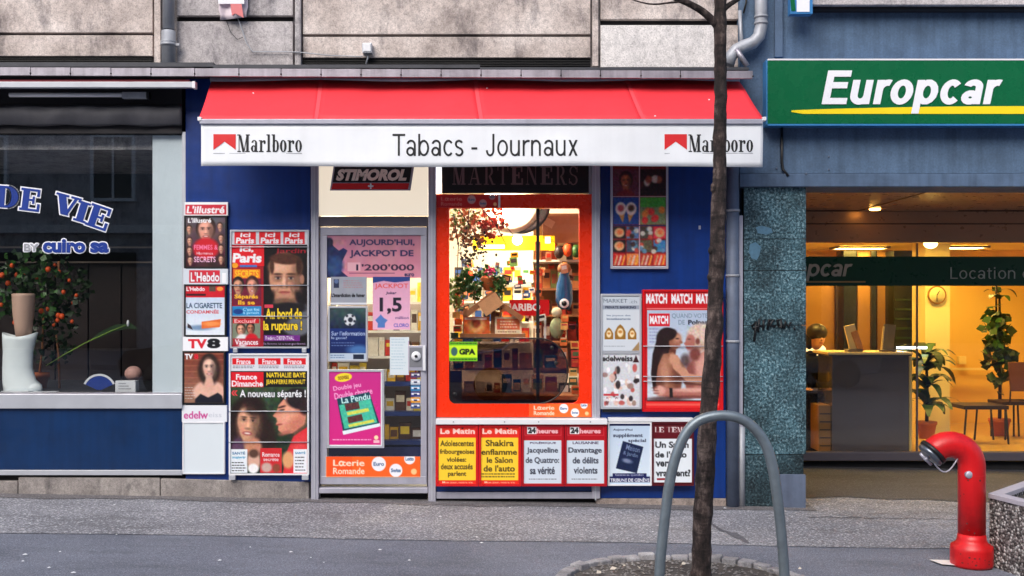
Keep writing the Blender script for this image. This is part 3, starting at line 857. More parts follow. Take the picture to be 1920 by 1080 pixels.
# room
room = MB()
x0, x1 = W(LX, 0).x, W(344, 0).x
room.box(x0, 2.4, .3, x1, 2.5, 3.2); room.box(x0-.1, .06, .3, x0, 2.4, 3.2); room.box(x1-.02, .10, .3, x1+.02, 2.4, 3.2)
room.build('room_wall', pm('dark_room_wall', (40, 28, 28), .8, 0, .2, 2), ls)
MB().box(x0, .06, 3.2, x1, 2.5, 3.3).build('room_ceiling', M['dark'], ls)
MB().box(x0, .05, .5, x1, 2.4, W(0, 738, .05).z).build('display_floor', pm('display_floor_dark', (40, 44, 52), .35), ls)
for i in range(14):
    a = -330 + i*62
    pb('panel_board', M['wood_dark'], ls, a+1, 495, a+60, 800, 1.62, 1.66)
for yy in (462, 490):
    pb('display_rail', pm('rail_brass', (150, 130, 115), .4, .4), ls, -330, yy, 520, yy+3, 1.55, 1.58)
pb('upper_back_panel', pm('slate_panel', (26, 27, 32), .7, 0, .3, 2), ls, -330, 255, 520, 460, 1.7, 1.74)
# glazing + frame
pb('window_pane', M['glass_dark'], ls, LX, 250, 341, 739, .028, .034)
pb('side_panel', pm('pale_side_panel', (214, 226, 234), .5, 0, .03), ls, 286, 254, 341, 738, .05, .09)
pb('window_jamb', M['alu_light'], ls, 341, 247, 348, 765, .0, .06, .002)
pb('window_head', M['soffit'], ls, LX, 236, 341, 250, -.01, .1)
pb('window_sill', M['alu_light'], ls, LX, 739, 341, 766, -.05, .05, .003)
pb('sill_shelf_top', M['zinc'], ls, LX, 737.4, 341, 739, -.04, .06)
pb('blue_panel', M['blue_low'], ls, LX, 766, 341, 881, -.02, .1, .002)
pb('bottom_trim', M['alu_light'], ls, LX, 881.5, 341, 891, -.03, .1, .002)
MB().box(W(LX, 0).x, .03, -.4, W(583, 0).x, .3, W(0, 894).z).build('recessed_base', M['dark'], ls)
# shutter box with corrugated sheet
MB().box(W(LX, 0).x, .0, W(0, 236).z, W(341, 0).x, .12, W(0, 150).z).build('head_board', M['soffit'], ls)
mb = MB(); vs = []; n = 150
for i in range(n+1):
    u = i/n; px = LX + (341-LX)*u
    wv = .004*math.sin(px*.11)+.003*math.sin(px*.043)
    for py in (197, 202, 232, 236): vs.append(W(px, py+math.sin(px*.06+py)*1.2, -.06 + wv + (0 if py in (202, 232) else .02)))
mb.add(vs, [(4*i+k, 4*i+4+k, 4*i+5+k, 4*i+1+k) for i in range(n) for k in range(3)], 0, True)
o = mb.build('shutter_box', M['corr'], ls); o.modifiers.new('thick', 'SOLIDIFY').thickness = .004
# concrete plinth under the left shop and blue panel, slightly uneven
def plinth_piece(a, b, t0, t1, mt, y=.0, name='plinth_stone', par=None):
    mb = MB()
    za, zb = W(0, t0, y).z, W(0, t1, y).z
    xa, xb = W(a, 0, y).x, W(b, 0, y).x
    mb.prism([(xa, -.4), (xb, -.4), (xb, zb), (xa, za)], y, y+.2)
    return mb.build(name, M[mt], par, .008)
for (a, b, t0, t1) in ((-620, -200, 897, 897), (-199, 33, 902, 902), (34, 300, 895, 896), (301, 579, 897, 904)):
    plinth_piece(a, b, t0, t1, 'plinth', -.012, par=ls)
# awning cassette + tube lamp
cs = thing('awning_cassette', 'retracted awning cassette with pale front bar over the leather shop', 'awning', W(100, 160, -.2))
pb('front_bar', M['alu_light'], cs, LX, 153, 364, 164, -.27, -.22, .004)
pb('rolled_fabric', pm('faded_red_fabric', (150, 60, 70), .8), cs, LX, 149.5, 355, 153, -.26, -.2)
pb('end_cap', M['white'], cs, 360, 152, 366, 165, -.275, -.215, .003)
fl = thing('tube_lamp', 'unlit fluorescent tube lamp under the left awning cassette', 'lamp', W(150, 178, -.1))
MB().tube([W(18, 178, -.12), W(230, 178, -.12)], .018, 12).build('tube', M['white'], fl)
pb('lamp_holder', M['pipe'], fl, 228, 172, 274, 184, -.14, -.09, .004)
pb('end_clip', M['black'], fl, 274, 171, 279, 185, -.145, -.085, .003)

# lettering on the glass
dv = thing('window_lettering', 'blue and white arched letters DE VIE on the shop glass', 'lettering', W(100, 400, .02))
def arc(px, py):
    x = px
    dy = 0.00075*max(0, x-10)**2 * .9 + .03*(x-10)
    return px, py + dy
def word(s, a, b, t, btm, ang=0):
    def fn(x, y):
        cx, cy = (a+b)/2, (t+btm)/2; k = R(ang)
        return cx + (x-cx)*math.cos(k) - (y-cy)*math.sin(k), cy + (x-cx)*math.sin(k) + (y-cy)*math.cos(k)
    slab_letters('letter_outline', M['sign_white'], dv, s, a, t, b, btm, .022, 2.6, fn)
    slab_letters('letter', pm('deep_blue_print', (14, 52, 140), .4, 0, .05) if 'lb' not in M else M['lb'], dv, s, a, t, b, btm, .018, 0.3, fn)
M['lb'] = pm('deep_blue_letter', (14, 52, 140), .4, 0, .05)
word('D', -8, 34, 349, 389, 4); word('E', 38, 75, 354, 395, 7)
word('V', 101, 149, 366, 403, 15); word('I', 142, 165, 378, 416, 17); word('E', 165, 205, 386, 428, 19)
cs2 = thing('window_lettering', 'small white and blue words BY cuiro sa below the arched letters', 'lettering', W(130, 465, .02))
for st, a, b, t_, bt, bd, mt in (('BY', 45, 72, 457, 471, .03, 'pipe'), ('cuiro', 80, 160, 448, 474, .05, 'lb'), ('sa', 169, 204, 454, 474, .05, 'lb')):
    for k, (ox, oy) in enumerate(((-2, 0), (2, 0), (0, -2), (0, 2), (-1.5, -1.5), (1.5, 1.5), (1.5, -1.5), (-1.5, 1.5))): letters('letter_halo', M['sign_white'], cs2, st, a+ox, t_+oy, b+ox, bt+oy, .0225+.0002*k, bd, 0, .0001)
    letters('letters', M[mt], cs2, st, a, t_, b, bt, .019, bd)

# things in the display
def leafy(name, mt, parent, cx, cy, rx, ry, y, dy, n, size=(.02, .045), seedv=1, up=0.0):
    r = random.Random(seedv); mb = MB()
    for i in range(n):
        while True:
            u, v_, w_ = r.uniform(-1, 1), r.uniform(-1, 1), r.uniform(-1, 1)
            if u*u+v_*v_+w_*w_ < 1 and r.random() < .35+.65*(math.sin(u*7+v_*5+seedv)+1)/2: break
        p = W(cx+rx*u, cy+ry*v_, y) + Vector((0, dy*w_, 0))
        s = r.uniform(*size)
        d1 = Vector((r.gauss(0, 1), r.gauss(0, 1), r.gauss(up, .8))).normalized()*s
        d2 = d1.cross(Vector((r.gauss(0, 1), r.gauss(0, 1), r.gauss(0, 1)))).normalized()*s*.42
        mid = p + d1*.5
        mb.add([p, mid+d2+Vector((0, 0, -s*.1)), p+d1, mid-d2+Vector((0, 0, -s*.1))], [(0, 1, 2), (0, 2, 3)], 0)
    return mb.build(name, mt, parent)
pl = thing('orange_shrub', 'dark leafy shrub with orange fruits behind the left shop glass', 'plant', W(95, 735, .6))
leafy('foliage', M['leaf_dark'], pl, 80, 540, 90, 75, .65, .28, 420, (.04, .09), 3)
leafy('foliage', M['leaf'], pl, 60, 540, 80, 80, .5, .2, 150, (.035, .08), 4)
leafy('foliage', M['leaf_dark'], pl, 90, 640, 60, 50, .6, .2, 130, (.04, .08), 6)
r_ = random.Random(5)
for i in range(26):
    a = r_.uniform(2, 145); b = r_.uniform(490, 610)
    q = W(a, b, r_.uniform(.38, .6)); s = r_.uniform(.014, .024)
    MB().ball(q, s, s, s*1.1, 8, 6).build('fruit', M['orange'], pl)
for (a, b, c_, d_) in ((112, 735, 102, 600), (70, 735, 82, 580), (110, 490, 104, 520)):
    MB().tube([W(a, b, .6), W((a+c_)/2+3, (b+d_)/2, .6), W(c_, d_, .6)], [.012, .009, .006], 8).build('stem', M['wood'], pl)
MB().lathe(W(68, 742, .62), [(.07, 0), (.1, .16), (.11, .16), (.11, .2)], 20).build('pot', M['terracotta'], pl)
bt = thing('boot_display', 'white leather boot over a beige mannequin leg at the left window edge', 'boot', W(40, 738, .2))
prof = [(-1, 0)]
mb = MB(); vs = []; n = 20
rings = [(736, 44, 36, .09), (722, 42, 36, .085), (712, 36, 31, .075), (690, 33, 28, .07), (660, 34, 28, .07), (638, 36, 31, .075), (627, 38, 33, .08)]
for (py, cx, hw, dep) in rings:
    for k in range(n):
        a = 2*math.pi*k/n
        q = W(cx + hw*math.cos(a), py - (4*math.cos(2*a) if py < 630 else 0), .22); vs.append((q.x, .22+dep*math.sin(a), q.z))
fs = [(i*n+k, i*n+(k+1) % n, (i+1)*n+(k+1) % n, (i+1)*n+k) for i in range(len(rings)-1) for k in range(n)] + [tuple(range(n))]
mb.add(vs, fs, 0, True); o = mb.build('boot_shaft', M['white_leather'], bt); o.modifiers.new('thick', 'SOLIDIFY').thickness = .006
mb = MB(); mb.ball(W(62, 727, .2) , .075, .055, .042, 16, 10); mb.build('boot_toe', M['white_leather'], bt)
mb = MB(); q = W(44, 640, .22)
mb.lathe((q.x, .22, W(0, 640, .22).z), [(.055, 0), (.07, .12), (.085, .25), (.09, .38), (.09, .395), (.08, .4)], 24); mb.build('mannequin_leg', M['beige'], bt)
cf = thing('calla_flower', 'white flower on a long curved green leaf stalk in the shop window', 'flower', W(85, 690, .3))
pts = [W(86, 686, .35), (W(120, 665, .33)), W(160, 643, .3), W(205, 622, .28), W(235, 610, .25)]
MB().tube(pts, [.004, .005, .006, .005, .003], 6).build('stalk', M['leaf_light'], cf)
mb = MB()
L = [W(165, 641, .3), W(185, 624, .29), W(215, 609, .27), W(245, 606, .25), W(262, 618, .24), W(240, 616, .255), W(212, 622, .28), W(188, 634, .29)]
mb.add(L, [(0, 1, 7), (1, 2, 6, 7), (2, 3, 5, 6), (3, 4, 5)]); mb.build('leaf', M['leaf_dark'], cf)
mb = MB(); mb.ball(W(240, 606, .24), .012, .012, .028, 8, 6); mb.build('blossom', M['white'], cf)
# blue fan-shaped card, small white box, pinkish shell, paper
fc = thing('fan_card', 'blue fan shaped card with white scalloped rim on the window ledge', 'display card', W(186, 735, .15))
def fan(r0, r1, px, py, y, t, name, mt, squash=1.0):
    mb = MB(); c0 = W(px, py, y); n = 18; vs = []
    for i in range(n+1):
        a = R(155 - 130*i/n)
        for r in (r0, r1): vs.append((c0.x + r*math.cos(a), y, c0.z + r*math.sin(a)*squash))
    vb = [(a, y+t, c_) for a, _, c_ in vs]
    m_ = len(vs)
    fs = [(2*i, 2*i+1, 2*i+3, 2*i+2) for i in range(n)] + [(m_+2*i, m_+2*i+2, m_+2*i+3, m_+2*i+1) for i in range(n)]
    fs += [(2*i+1, m_+2*i+1, m_+2*i+3, 2*i+3) for i in range(n)] + [(2*i, 2*i+2, m_+2*i+2, m_+2*i) for i in range(n)]
    mb.add(vs+vb, fs); return mb.build(name, mt, fc)
fan(.01, .125, 186, 733, .149, .004, 'blue_field', M['lb'], 1.0)
fan(.125, .142, 186, 733, .147, .006, 'white_rim', M['white'], 1.0)
wb = thing('card_box', 'small white printed box beside the blue fan card', 'box', W(235, 735, .14))
pb('carton', M['white'], wb, 216, 714, 254, 735, .12, .2, .002)
for k in range(3): pb('print_line', M['pipe'], wb, 222, 718+k*5, 236+k*5, 720+k*5, .1185, .1198)
sh = tag(MB().ball(W(250, 700, .3), .072, .06, .062, 14, 10).build('stone_shell', pm('pink_grey_shell', (196, 150, 140), .6, 0, .3, 24, .5, 30), None), 'rounded pinkish shell in the lower right of the leather shop window', 'shell')
pp = thing('paper_sheets', 'flat white papers lying on the display floor beside the boot', 'paper', W(60, 736, .1))
q = W(65, 736.5, .12)
MB().obox((q.x, .14, W(0, 738, .05).z+.006), [(.17, .02, 0), (-.005, .05, 0), (0, 0, .003)]).build('sheet', M['white'], pp)
MB().obox((q.x-.15, .13, W(0, 738, .05).z+.014), [(.12, -.02, 0), (.005, .04, 0), (0, 0, .003)]).build('sheet', M['white'], pp)

# ================================================================ KIOSK
def tilt(name, mt, par, cx, cy, w, h, ang, y, t=.012):
    q = W(cx, cy, y); s = sc_(y); k = R(-ang)
    return MB().obox(q, [(w/2/s*math.cos(k), 0, w/2/s*math.sin(k)), (0, t/2, 0), (-h/2/s*math.sin(k), 0, h/2/s*math.cos(k))]).build(name, mt, par)
ks = thing('newspaper_kiosk', 'blue newspaper kiosk front between the leather shop and granite pillar', 'kiosk', W(850, 940, 0))
kb = lambda name, mt, a, b, c_, d_, yf, yb_, bev=0: pb(name, M[mt] if isinstance(mt, str) else mt, ks, a, b, c_, d_, yf, yb_, bev)
kb('blue_panel', 'blue_wall', 348, 146, 582, 903, .0, .12, .002)
kb('blue_panel', 'blue_wall', 1126, 300, 1361, 560, .0, .12, .001)
kb('blue_panel', 'blue_wall', 1126, 561, 1361, 934, .0, .12, .001)
kb('blue_panel', 'blue_wall', 583, 146, 1361, 299, .0, .12, .001)
kb('blue_panel', 'blue_wall', 818, 783, 1109, 922, .0, .12, .001)
kb('bottom_trim', 'alu', 818, 923, 1124, 935, -.02, .1, .002)
kb('dark_base', 'dark', 818, 936, 1124, 980, .06, .12)
kb('dark_base', 'dark', 600, 926, 801, 980, .05, .12)
plinth_piece(1118, 1362, 935, 935, 'plinth_tan', -.01, par=ks)
plinth_piece(818, 1118, 951, 951, 'plinth', -.005, par=ks)
kb('panel_screw', 'alu', 1310, 423, 1314, 430, -.006, .0)
for (a, b) in ((583, 597), (803, 817), (1110, 1125)):
    mb = MB(); mb.pbox(a, 300, b, 950 if a < 1000 else 935, -.035, .1); mb.build('mullion_post', M['alu'], ks, .003)
    kb('post_bead', 'alu_light', a+5.5, 300, a+8, 938, -.0395, -.0352)
# transom light box
tb = thing('light_box', 'cream backlit panel above the kiosk door', 'light box', W(700, 404, 0))
mt_cream, t, b = nodes('cream_backlit_plastic')
b.inputs['Base Color'].default_value = (.74, .68, .58, 1); b.inputs['Roughness'].default_value = .35
b.inputs['Emission Color'].default_value = (1, .87, .68, 1)
b.inputs['Emission Strength'].default_value = .42
pb('diffuser_panel', mt_cream, tb, 597, 300, 802, 404, .0, .06)
sm_ = thing('chewing_gum_plaque', 'slanted black and red STIMOROL plaque on the cream panel', 'sign', W(697, 355, -.02))
def para(name, mt, par, a, b, c_, d_, sh, yf, yb_, bev=0):
    mb = MB(); p = [W(a+sh, b, yf), W(c_+sh, b, yf), W(c_-sh, d_, yf), W(a-sh, d_, yf)]
    mb.prism([(q.x, q.z) for q in p], yf, yb_); return mb.build(name, mt, par, bev)
para('silver_edge', M['alu'], sm_, 622, 311, 773, 357, 3.5, -.02, -.001)
para('black_field', M['ink'], sm_, 626, 313, 770, 342, 2.2, -.024, -.0205)
para('red_band', M['logo_red'], sm_, 622.5, 343.5, 766, 355, 1.2, -.024, -.0205)
letters('lettering', pm('cream_print', (246, 230, 214), .4), sm_, 'STIMOROL', 632, 317, 764, 339, -.028, .06, .28)
letters('mark', M['sign_white'], sm_, '+', 690, 344, 700, 354, -.028, .04)

# ---- door
dr = thing('kiosk_door', 'grey aluminium glass door plastered with lottery posters', 'door', W(700, 925, 0))
pb('door_head', M['frame_grey'], dr, 597, 406, 802, 424, -.012, .1, .002)
pb('top_rail', M['alu'], dr, 600, 426, 800, 441, .0, .045, .003)
pb('bottom_rail', M['alu'], dr, 600, 893, 800, 908, .0, .045, .003)
pb('side_stile', M['alu'], dr, 600, 441.3, 613, 892.7, .0, .045, .003)
pb('side_stile', M['alu'], dr, 789, 441.3, 800, 892.7, .0, .045, .003)
pb('pane', M['glass'], dr, 613, 441, 789, 893, .02, .026)
pb('jamb_liner', M['frame_grey'], dr, 597, 424.5, 599.6, 912, .012, .08)
pb('jamb_liner', M['frame_grey'], dr, 800.4, 424.5, 802.8, 912, .012, .08)
pb('threshold', M['alu'], dr, 598, 915, 802, 925, -.03, .05, .003)
hp = pb('lock_plate', M['alu'], dr, 766, 648, 797, 695, -.012, .0, .003)
pb('plate_front', pm('grey_plate', (120, 122, 128), .4), hp, 768, 652, 791, 688, -.015, -.0122)
MB().lathe(W(780, 668, -.03), [(.036, .016), (.04, .008), (.034, .0), (.012, -.004)], 20, 0, 'y').build('handle_rose', M['white'], hp)
MB().lathe(W(780, 668, -.036), [(.012, .004), (.012, -.004)], 12, 0, 'y').build('keyhole', M['black'], hp)
pb('edge_bar', M['white'], hp, 793, 648, 798, 695, -.03, .0, .002)

# ---- red window frame with rounded lower corners
rw = thing('red_shop_window', 'bright orange red framed kiosk window full of souvenirs', 'window', W(964, 783, 0))
def rring(mb, out, inn, rad, yf, yb_, ncorner=6):
    ox0, oy0, ox1, oy1 = out; ix0, iy0, ix1, iy1 = inn
    I = []; O = []
    for (cx, cy, a0, ex, ey, rr) in ((ix1, iy0, -90, ox1, oy0, rad[0]), (ix1, iy1, 0, ox1, oy1, rad[1]), (ix0, iy1, 90, ox0, oy1, rad[2]), (ix0, iy0, 180, ox0, oy0, rad[3])):
        sx = 1 if cx == ix1 else -1; sy = 1 if cy == iy1 else -1
        for k in range(ncorner+1):
            a = R(a0 + 90*k/ncorner)
            I.append((cx - sx*rr + rr*math.cos(a), cy - sy*rr + rr*math.sin(a)))
            O.append((ex, ey))
    n = len(I)
    # spread outer points a little so faces stay clean
    F = [W(a, b, yf) for a, b in O] + [W(a, b, yf) for a, b in I]
    B = [Vector((p.x, yb_, p.z)) for p in F]
    fs = []
    for i in range(n):
        j = (i+1) % n
        if O[i] == O[j]: fs.append((i, n+j, n+i)); fs.append((2*n+i, 3*n+i, 3*n+j))
        else:
            fs.append((i, j, n+j, n+i)); fs.append((2*n+i, 3*n+i, 3*n+j, 2*n+j)); fs.append((i, 2*n+i, 2*n+j, j))
        fs.append((n+i, n+j, 3*n+j, 3*n+i))
    mb.add(F+B, fs); return mb
rring(MB(), (818, 364, 1109.5, 782), (842, 390, 1086, 757), (3, 14, 12, 3), -.012, .05).build('window_frame', M['red_frame'], rw)
pb('pane', M['glass'], rw, 843, 391, 1010, 756, .028, .033)
pb('pane', M['glass'], rw, 1009, 391, 1085, 756, .036, .041)
pb('glass_edge_bar', M['black'], rw, 1005.5, 391, 1011.5, 756, .008, .0275)
# smoked service hatch insert
sk = thing('service_hatch', 'smoked plexiglass hatch with rounded right end in the red window', 'hatch', W(950, 756, 0))
def stadium(x0, y0, x1, y1, r, n=12):
    p = [(x0+8, y0), (x1-r, y0)]
    p += [(x1-r+r*math.sin(R(90*k/n)), y0+r-r*math.cos(R(90*k/n))) for k in range(1, n+1)]
    p += [(x1-r+r*math.cos(R(90*k/n)), y1-r+r*math.sin(R(90*k/n))) for k in range(0, n+1)]
    p += [(x0+10, y1), (x0, y1-10), (x0, y0+8)]
    return p
stp = stadium(843, 634, 1064, 757, 56)
ym = .004
MB().prism([(W(a, b, ym).x, W(a, b, ym).z) for a, b in stp], ym, ym+.006).build('smoked_sheet', M['smoke'], sk)
pts = [W(a, b, ym-.002) for a, b in stp]
MB().tube(pts + [pts[0]], .006, 6).build('rubber_rim', M['black'], sk)
for (a, b) in ((1035, 652), (853, 739), (1043, 681)):
    MB().lathe(W(a, b, ym-.008), [(.016, .008), (.016, 0), (.01, -.004)], 12, 0, 'y').build('bolt', M['black'], sk)
MB().pbox(843, 695, 866, 756, .012, .03).build('corner_plate', pm('brown_grey_metal', (96, 82, 80), .5, .3), sk)

# sign box above red window
mx = thing('name_board', 'black board with dim engraved capitals above the red window', 'sign', W(960, 363, 0))
pb('board', pm('near_black_board', (16, 12, 14), .35), mx, 829, 300, 1104, 362, -.01, .05)
slab_letters('lettering', pm('dull_bronze_letter', (122, 96, 98), .5, .2), mx, 'MARTENERS', 848, 311, 1083, 347, -.013, kern=.12)
pb('end_strip', M['pipe'], mx, 1104, 300, 1109, 364, -.008, .05)
tl = thing('tube_lamp', 'white vertical tube light left of the black name board', 'lamp', W(822, 363, 0))
MB().tube([W(823, 300, -.015), W(823, 362, -.015)], .022, 12).build('tube', emit('white_tube', (250, 250, 255), .9), tl)

# ---- kiosk interior
inn = thing('kiosk_room', 'bright cluttered kiosk interior with white walls behind the glass', 'room', (0, 1.5, 0))
xa, xb = W(600, 0).x, W(1108, 0).x
YB = 2.3
MB().box(xa-.1, YB, -.3, xb+1.2, YB+.1, 3.3).build('room_wall', M['room_white'], inn)
MB().box(xa-.12, .13, -.3, xa-.02, YB, 3.3).build('room_wall', M['room_white'], inn)
MB().box(xb+1.1, .13, -.3, xb+1.2, YB, 3.3).build('room_wall', M['room_white'], inn)
MB().box(xa-.02, .13, -.3, xb+1.1, YB, .02).build('room_floor', M['room_floor'], inn)
MB().box(xa-.02, .13, 2.62, xb+1.1, YB, 2.72).build('room_ceiling', M['room_white'], inn)
MB().box(W(806, 0).x, .13, .02, W(815, 0).x, 1.2, 2.62).build('partition', M['room_white'], inn)
for k, (x, y) in enumerate(((-.1, .55), (.35, 1.5), (-1.15, .8))):
    cl_ = thing('ceiling_lamp', ('glowing round ceiling lamp near the glass inside the kiosk', 'glowing round ceiling lamp at the back of the kiosk', 'glowing round ceiling lamp behind the kiosk door')[k], 'lamp', (x, y, 2.6))
    MB().lathe((x, y, 2.57), [(.12, 0), (.15, .02), (.15, .048)], 20).build('diffuser', emit('warm_white_diffuser', (255, 236, 208), 120), cl_)
# yellow lit sign and bulb
ys = thing('lit_sign', 'glowing yellow sign box hanging inside the kiosk', 'sign', W(960, 470, 1.0))
pb('sign_face', emit('yellow_glow', (255, 200, 20), 1.5), ys, 886, 442, 1040, 469, 1.0, 1.06)
pb('white_lettering_band', emit('white_glow', (255, 250, 225), 1.9), ys, 896, 459, 946, 466, .99, .999)
pb('white_lettering_band', emit('white_glow2', (255, 250, 225), 1.6), ys, 1022, 444, 1032, 456, .99, .999)
bl_ = tag(MB().ball(W(970, 450, .85), .045, .045, .045, 14, 10).build('light_bulb', emit('bulb_glow', (255, 250, 235), 9), None), 'round glowing white bulb in front of the yellow sign', 'lamp')
# convex mirror
cm = thing('convex_mirror', 'round convex mirror with black rim at the top of the kiosk window', 'mirror', W(975, 395, .7))
MB().lathe(W(974, 380, .78), [(.27, .03), (.28, .01), (.27, -.005), (.25, -.005)], 32, 0, 'y').build('rim', M['black'], cm)
MB().lathe(W(958, 380, .77), [(.27, .0), (.22, -.02), (.12, -.03), (.03, -.033)], 32, 0, 'y').build('mirror_dish', pm('dull_mirror', (226, 214, 192), .4, .0), cm)

# hanging dried flowers / twigs top-left
tw = thing('dried_garland', 'hanging garland of dried leaves, twigs and dark berries in the red window', 'decoration', W(890, 395, .3))
leafy('foliage', M['wood'], tw, 885, 425, 46, 42, .3, .12, 260, (.03, .06), 21)
leafy('foliage', M['leaf_light'], tw, 868, 412, 30, 34, .28, .1, 90, (.03, .055), 22)
leafy('foliage', pm('rust_leaf', (176, 66, 36), .6, 0, .3, 12), tw, 925, 418, 28, 36, .28, .1, 120, (.03, .06), 23)
leafy('foliage', M['wood_dark'], tw, 880, 470, 34, 40, .32, .1, 110, (.02, .045), 24)
for i in range(22):
    a, b = r_.uniform(846, 945), r_.uniform(392, 480)
    MB().ball(W(a, b, r_.uniform(.15, .3)), .011, .011, .014, 7, 5).build('berry', M['black'], tw)
for (p, q) in (((860, 392), (905, 470)), ((905, 392), (950, 462)), ((930, 395), (962, 440)), ((880, 392), (862, 470)), ((850, 400), (857, 520))):
    m_ = ((p[0]+q[0])/2 + r_.uniform(-8, 8), (p[1]+q[1])/2)
    MB().tube([W(*p, .25), W(*m_, .24), W(*q, .25)], [.006, .005, .003], 6).build('twig', M['wood_dark'], tw)

# flower pot
fp = thing('flower_pot', 'small terracotta basket with pink flower hanging in the red window', 'plant', W(917, 545, .3))
MB().lathe(W(918, 545, .35), [(.045, 0), (.075, .09), (.08, .11), (.072, .115)], 18).build('pot', M['terracotta'], fp)
leafy('foliage', M['leaf'], fp, 918, 514, 27, 14, .33, .09, 90, (.03, .055), 31, .4)
leafy('blossom', M['pink'], fp, 919, 508, 9, 6, .25, .03, 40, (.02, .035), 32)
for k, (cx, cy, sd) in enumerate(((855, 552, 41), (868, 530, 42), (936, 538, 43), (890, 540, 44))):
    g = thing('green_plant', ('bushy green plant at the left edge of the red window', 'upright green plant beside the hanging flower basket', 'trailing green plant right of the flower basket', 'small green plant just left of the flower basket')[k], 'plant', W(cx, cy+30, .3))
    leafy('foliage', M['leaf_light' if k == 0 else 'leaf'], g, cx, cy, 15, 32 if k < 1 else 22, .3, .09, 120, (.025, .06), sd, .6)
    MB().tube([W(cx, cy+30, .3), W(cx+2, cy-8, .3)], [.006, .004], 6).build('stem', M['wood'], g)

# bird house of boards
bh = thing('wooden_birdhouse', 'wooden house shaped bird feeder with tilted roof boards in the red window', 'bird house', W(920, 632, .3))
tilt('roof_board', M['wood'], bh, 900, 570, 66, 10, -38, .28, .2)
tilt('roof_board', M['wood'], bh, 950, 578, 72, 10, 34, .28, .2)
tilt('sign_board', pm('pale_wood', (196, 140, 96), .6, 0, .2, 30), bh, 920, 570, 40, 28, -35, .16)
for a in (868, 920): pb('post', M['wood'], bh, a, 578, a+9, 634, .3, .36)
pb('base_board', M['wood'], bh, 862, 626, 985, 634, .22, .5)
pic = Art(870, 594, 918, 630, (214, 96, 40)); pic.ell(893, 610, 16, 14, (244, 180, 110), .6); pic.ell(893, 606, 8, 8, (150, 60, 34), .6); pic.rect(872, 596, 912, 600, (250, 220, 200)); pic.grain(40, 4)
sticker('picture_card', 'orange picture card on the left side of the bird house', 'card', pic, .27)
pic = Art(928, 594, 978, 632, (240, 214, 180)); pic.rect(932, 598, 974, 618, (216, 100, 60)); pic.lines(934, 621, 972, 2, 5, (120, 60, 40), 2); pic.lines(938, 602, 970, 3, 5, (250, 226, 200), 2.4, .3); pic.grain(30, 4)
sticker('picture_card', 'cream and orange picture card on the right side of the bird house', 'card', pic, .25)

# Haribo stand
hr = thing('sweets_display', 'red candy display header with white letters beside the window bar', 'display', W(985, 592, .5))
pb('header', M['red_bright'], hr, 955, 562, 1030, 592, .5, .53)
letters('lettering', M['sign_white'], hr, 'HARIBO', 946, 569, 1013, 583, .495, .04)
pb('upright', M['white'], hr, 962, 592, 966, 640, .51, .53); pb('upright', M['white'], hr, 1020, 592, 1024, 640, .51, .53)
# shelves and goods. each pack its own object
ORD = ['first', 'second', 'third', 'fourth', 'fifth', 'sixth', 'seventh', 'eighth', 'ninth', 'tenth', 'eleventh', 'twelfth', 'thirteenth', 'fourteenth', 'fifteenth', 'sixteenth', 'seventeenth', 'eighteenth']
def colour_word(c):
    r, g, b = c
    if max(c) - min(c) < 32: return 'white' if min(c) > 190 else 'grey' if max(c) > 80 else 'black'
    if r > 180 and g > 150: return 'yellow' if b < 130 else 'cream'
    if r >= g and r >= b: return 'orange' if g > 95 and r > 180 else 'brown' if g > 70 or r < 140 else 'red'
    return 'green' if g >= b else 'blue'
def goods(kind, noun, cat, group, spots, colors, yr, depth=.05, place_='', row_word='shelf'):
    base = {}
    rows = sorted({round(b+h) for a, b, w, h in spots})
    count = {}
    for i, (a, b, w, h) in enumerate(spots):
        y = yr[0] + (yr[1]-yr[0])*random.random()
        c_ = random.choice(colors)
        if c_ not in base: base[c_] = pm(kind + '_colour', c_, .45, 0, .35, 22)
        c2 = random.choice(colors)
        if c2 not in base: base[c2] = pm(kind + '_colour', c2, .45, 0, .35, 22)
        rw_ = rows.index(round(b+h)) if len(rows) < 8 else 0
        k_ = count[rw_] = count.get(rw_, -1) + 1
        label = '%s %s, %s from the left on the %s %s %s' % (colour_word(c_), noun, ORD[min(k_, 17)], ORD[rw_], row_word, place_) if len(rows) < 8 else '%s %s, %s downward among those %s' % (colour_word(c_), noun, ORD[min(i, 17)], place_)
        t = thing(kind, label, cat, W(a+w/2, b+h, y), group)
        pb('pack', base[c_], t, a, b, a+w, b+h, y, y+depth)
        pb('pack_label', base[c2], t, a+w*.12, b+h*.2, a+w*.88, b+h*random.uniform(.4, .75), y-.002, y-.0003)
bright = [(196, 40, 36), (230, 180, 40), (40, 80, 150), (230, 226, 214), (60, 120, 60), (210, 110, 40), (30, 28, 34), (190, 170, 150)]
warmc = [(186, 120, 70), (214, 160, 100), (120, 60, 40), (232, 220, 200), (170, 60, 40), (90, 110, 60), (60, 40, 36)]
sh_t = thing('wall_shelf', 'brown and white shelf unit at the right side of the red window', 'shelf', W(1050, 660, 1.2))
for yy in (487, 540, 590, 640): pb('shelf_board', M['room_white'] if yy < 500 else M['wood'], sh_t, 1000, yy, 1120, yy+4, .9, 1.3)
pb('side_board', M['wood'], sh_t, 1120, 440, 1124, 700, .9, 1.3); pb('back_board', pm('brown_board', (140, 104, 76), .7), sh_t, 1000, 400, 1120, 700, 1.31, 1.33)
sp = []
for yy in (487, 540, 590, 640):
    a = 1003
    while a < 1114:
        w = random.uniform(8, 17); h = random.uniform(20, 38)
        sp.append((a, yy-h, w, h)); a += w + 1.5
goods('souvenir_box', 'souvenir box', 'box', 'souvenir boxes on the right hand kiosk shelf', sp, warmc, (.95, 1.1), .05, 'right of the window bar')
mr_t = thing('magazine_rack', 'white magazine rack on the back wall of the kiosk', 'rack', W(900, 640, 2.1))
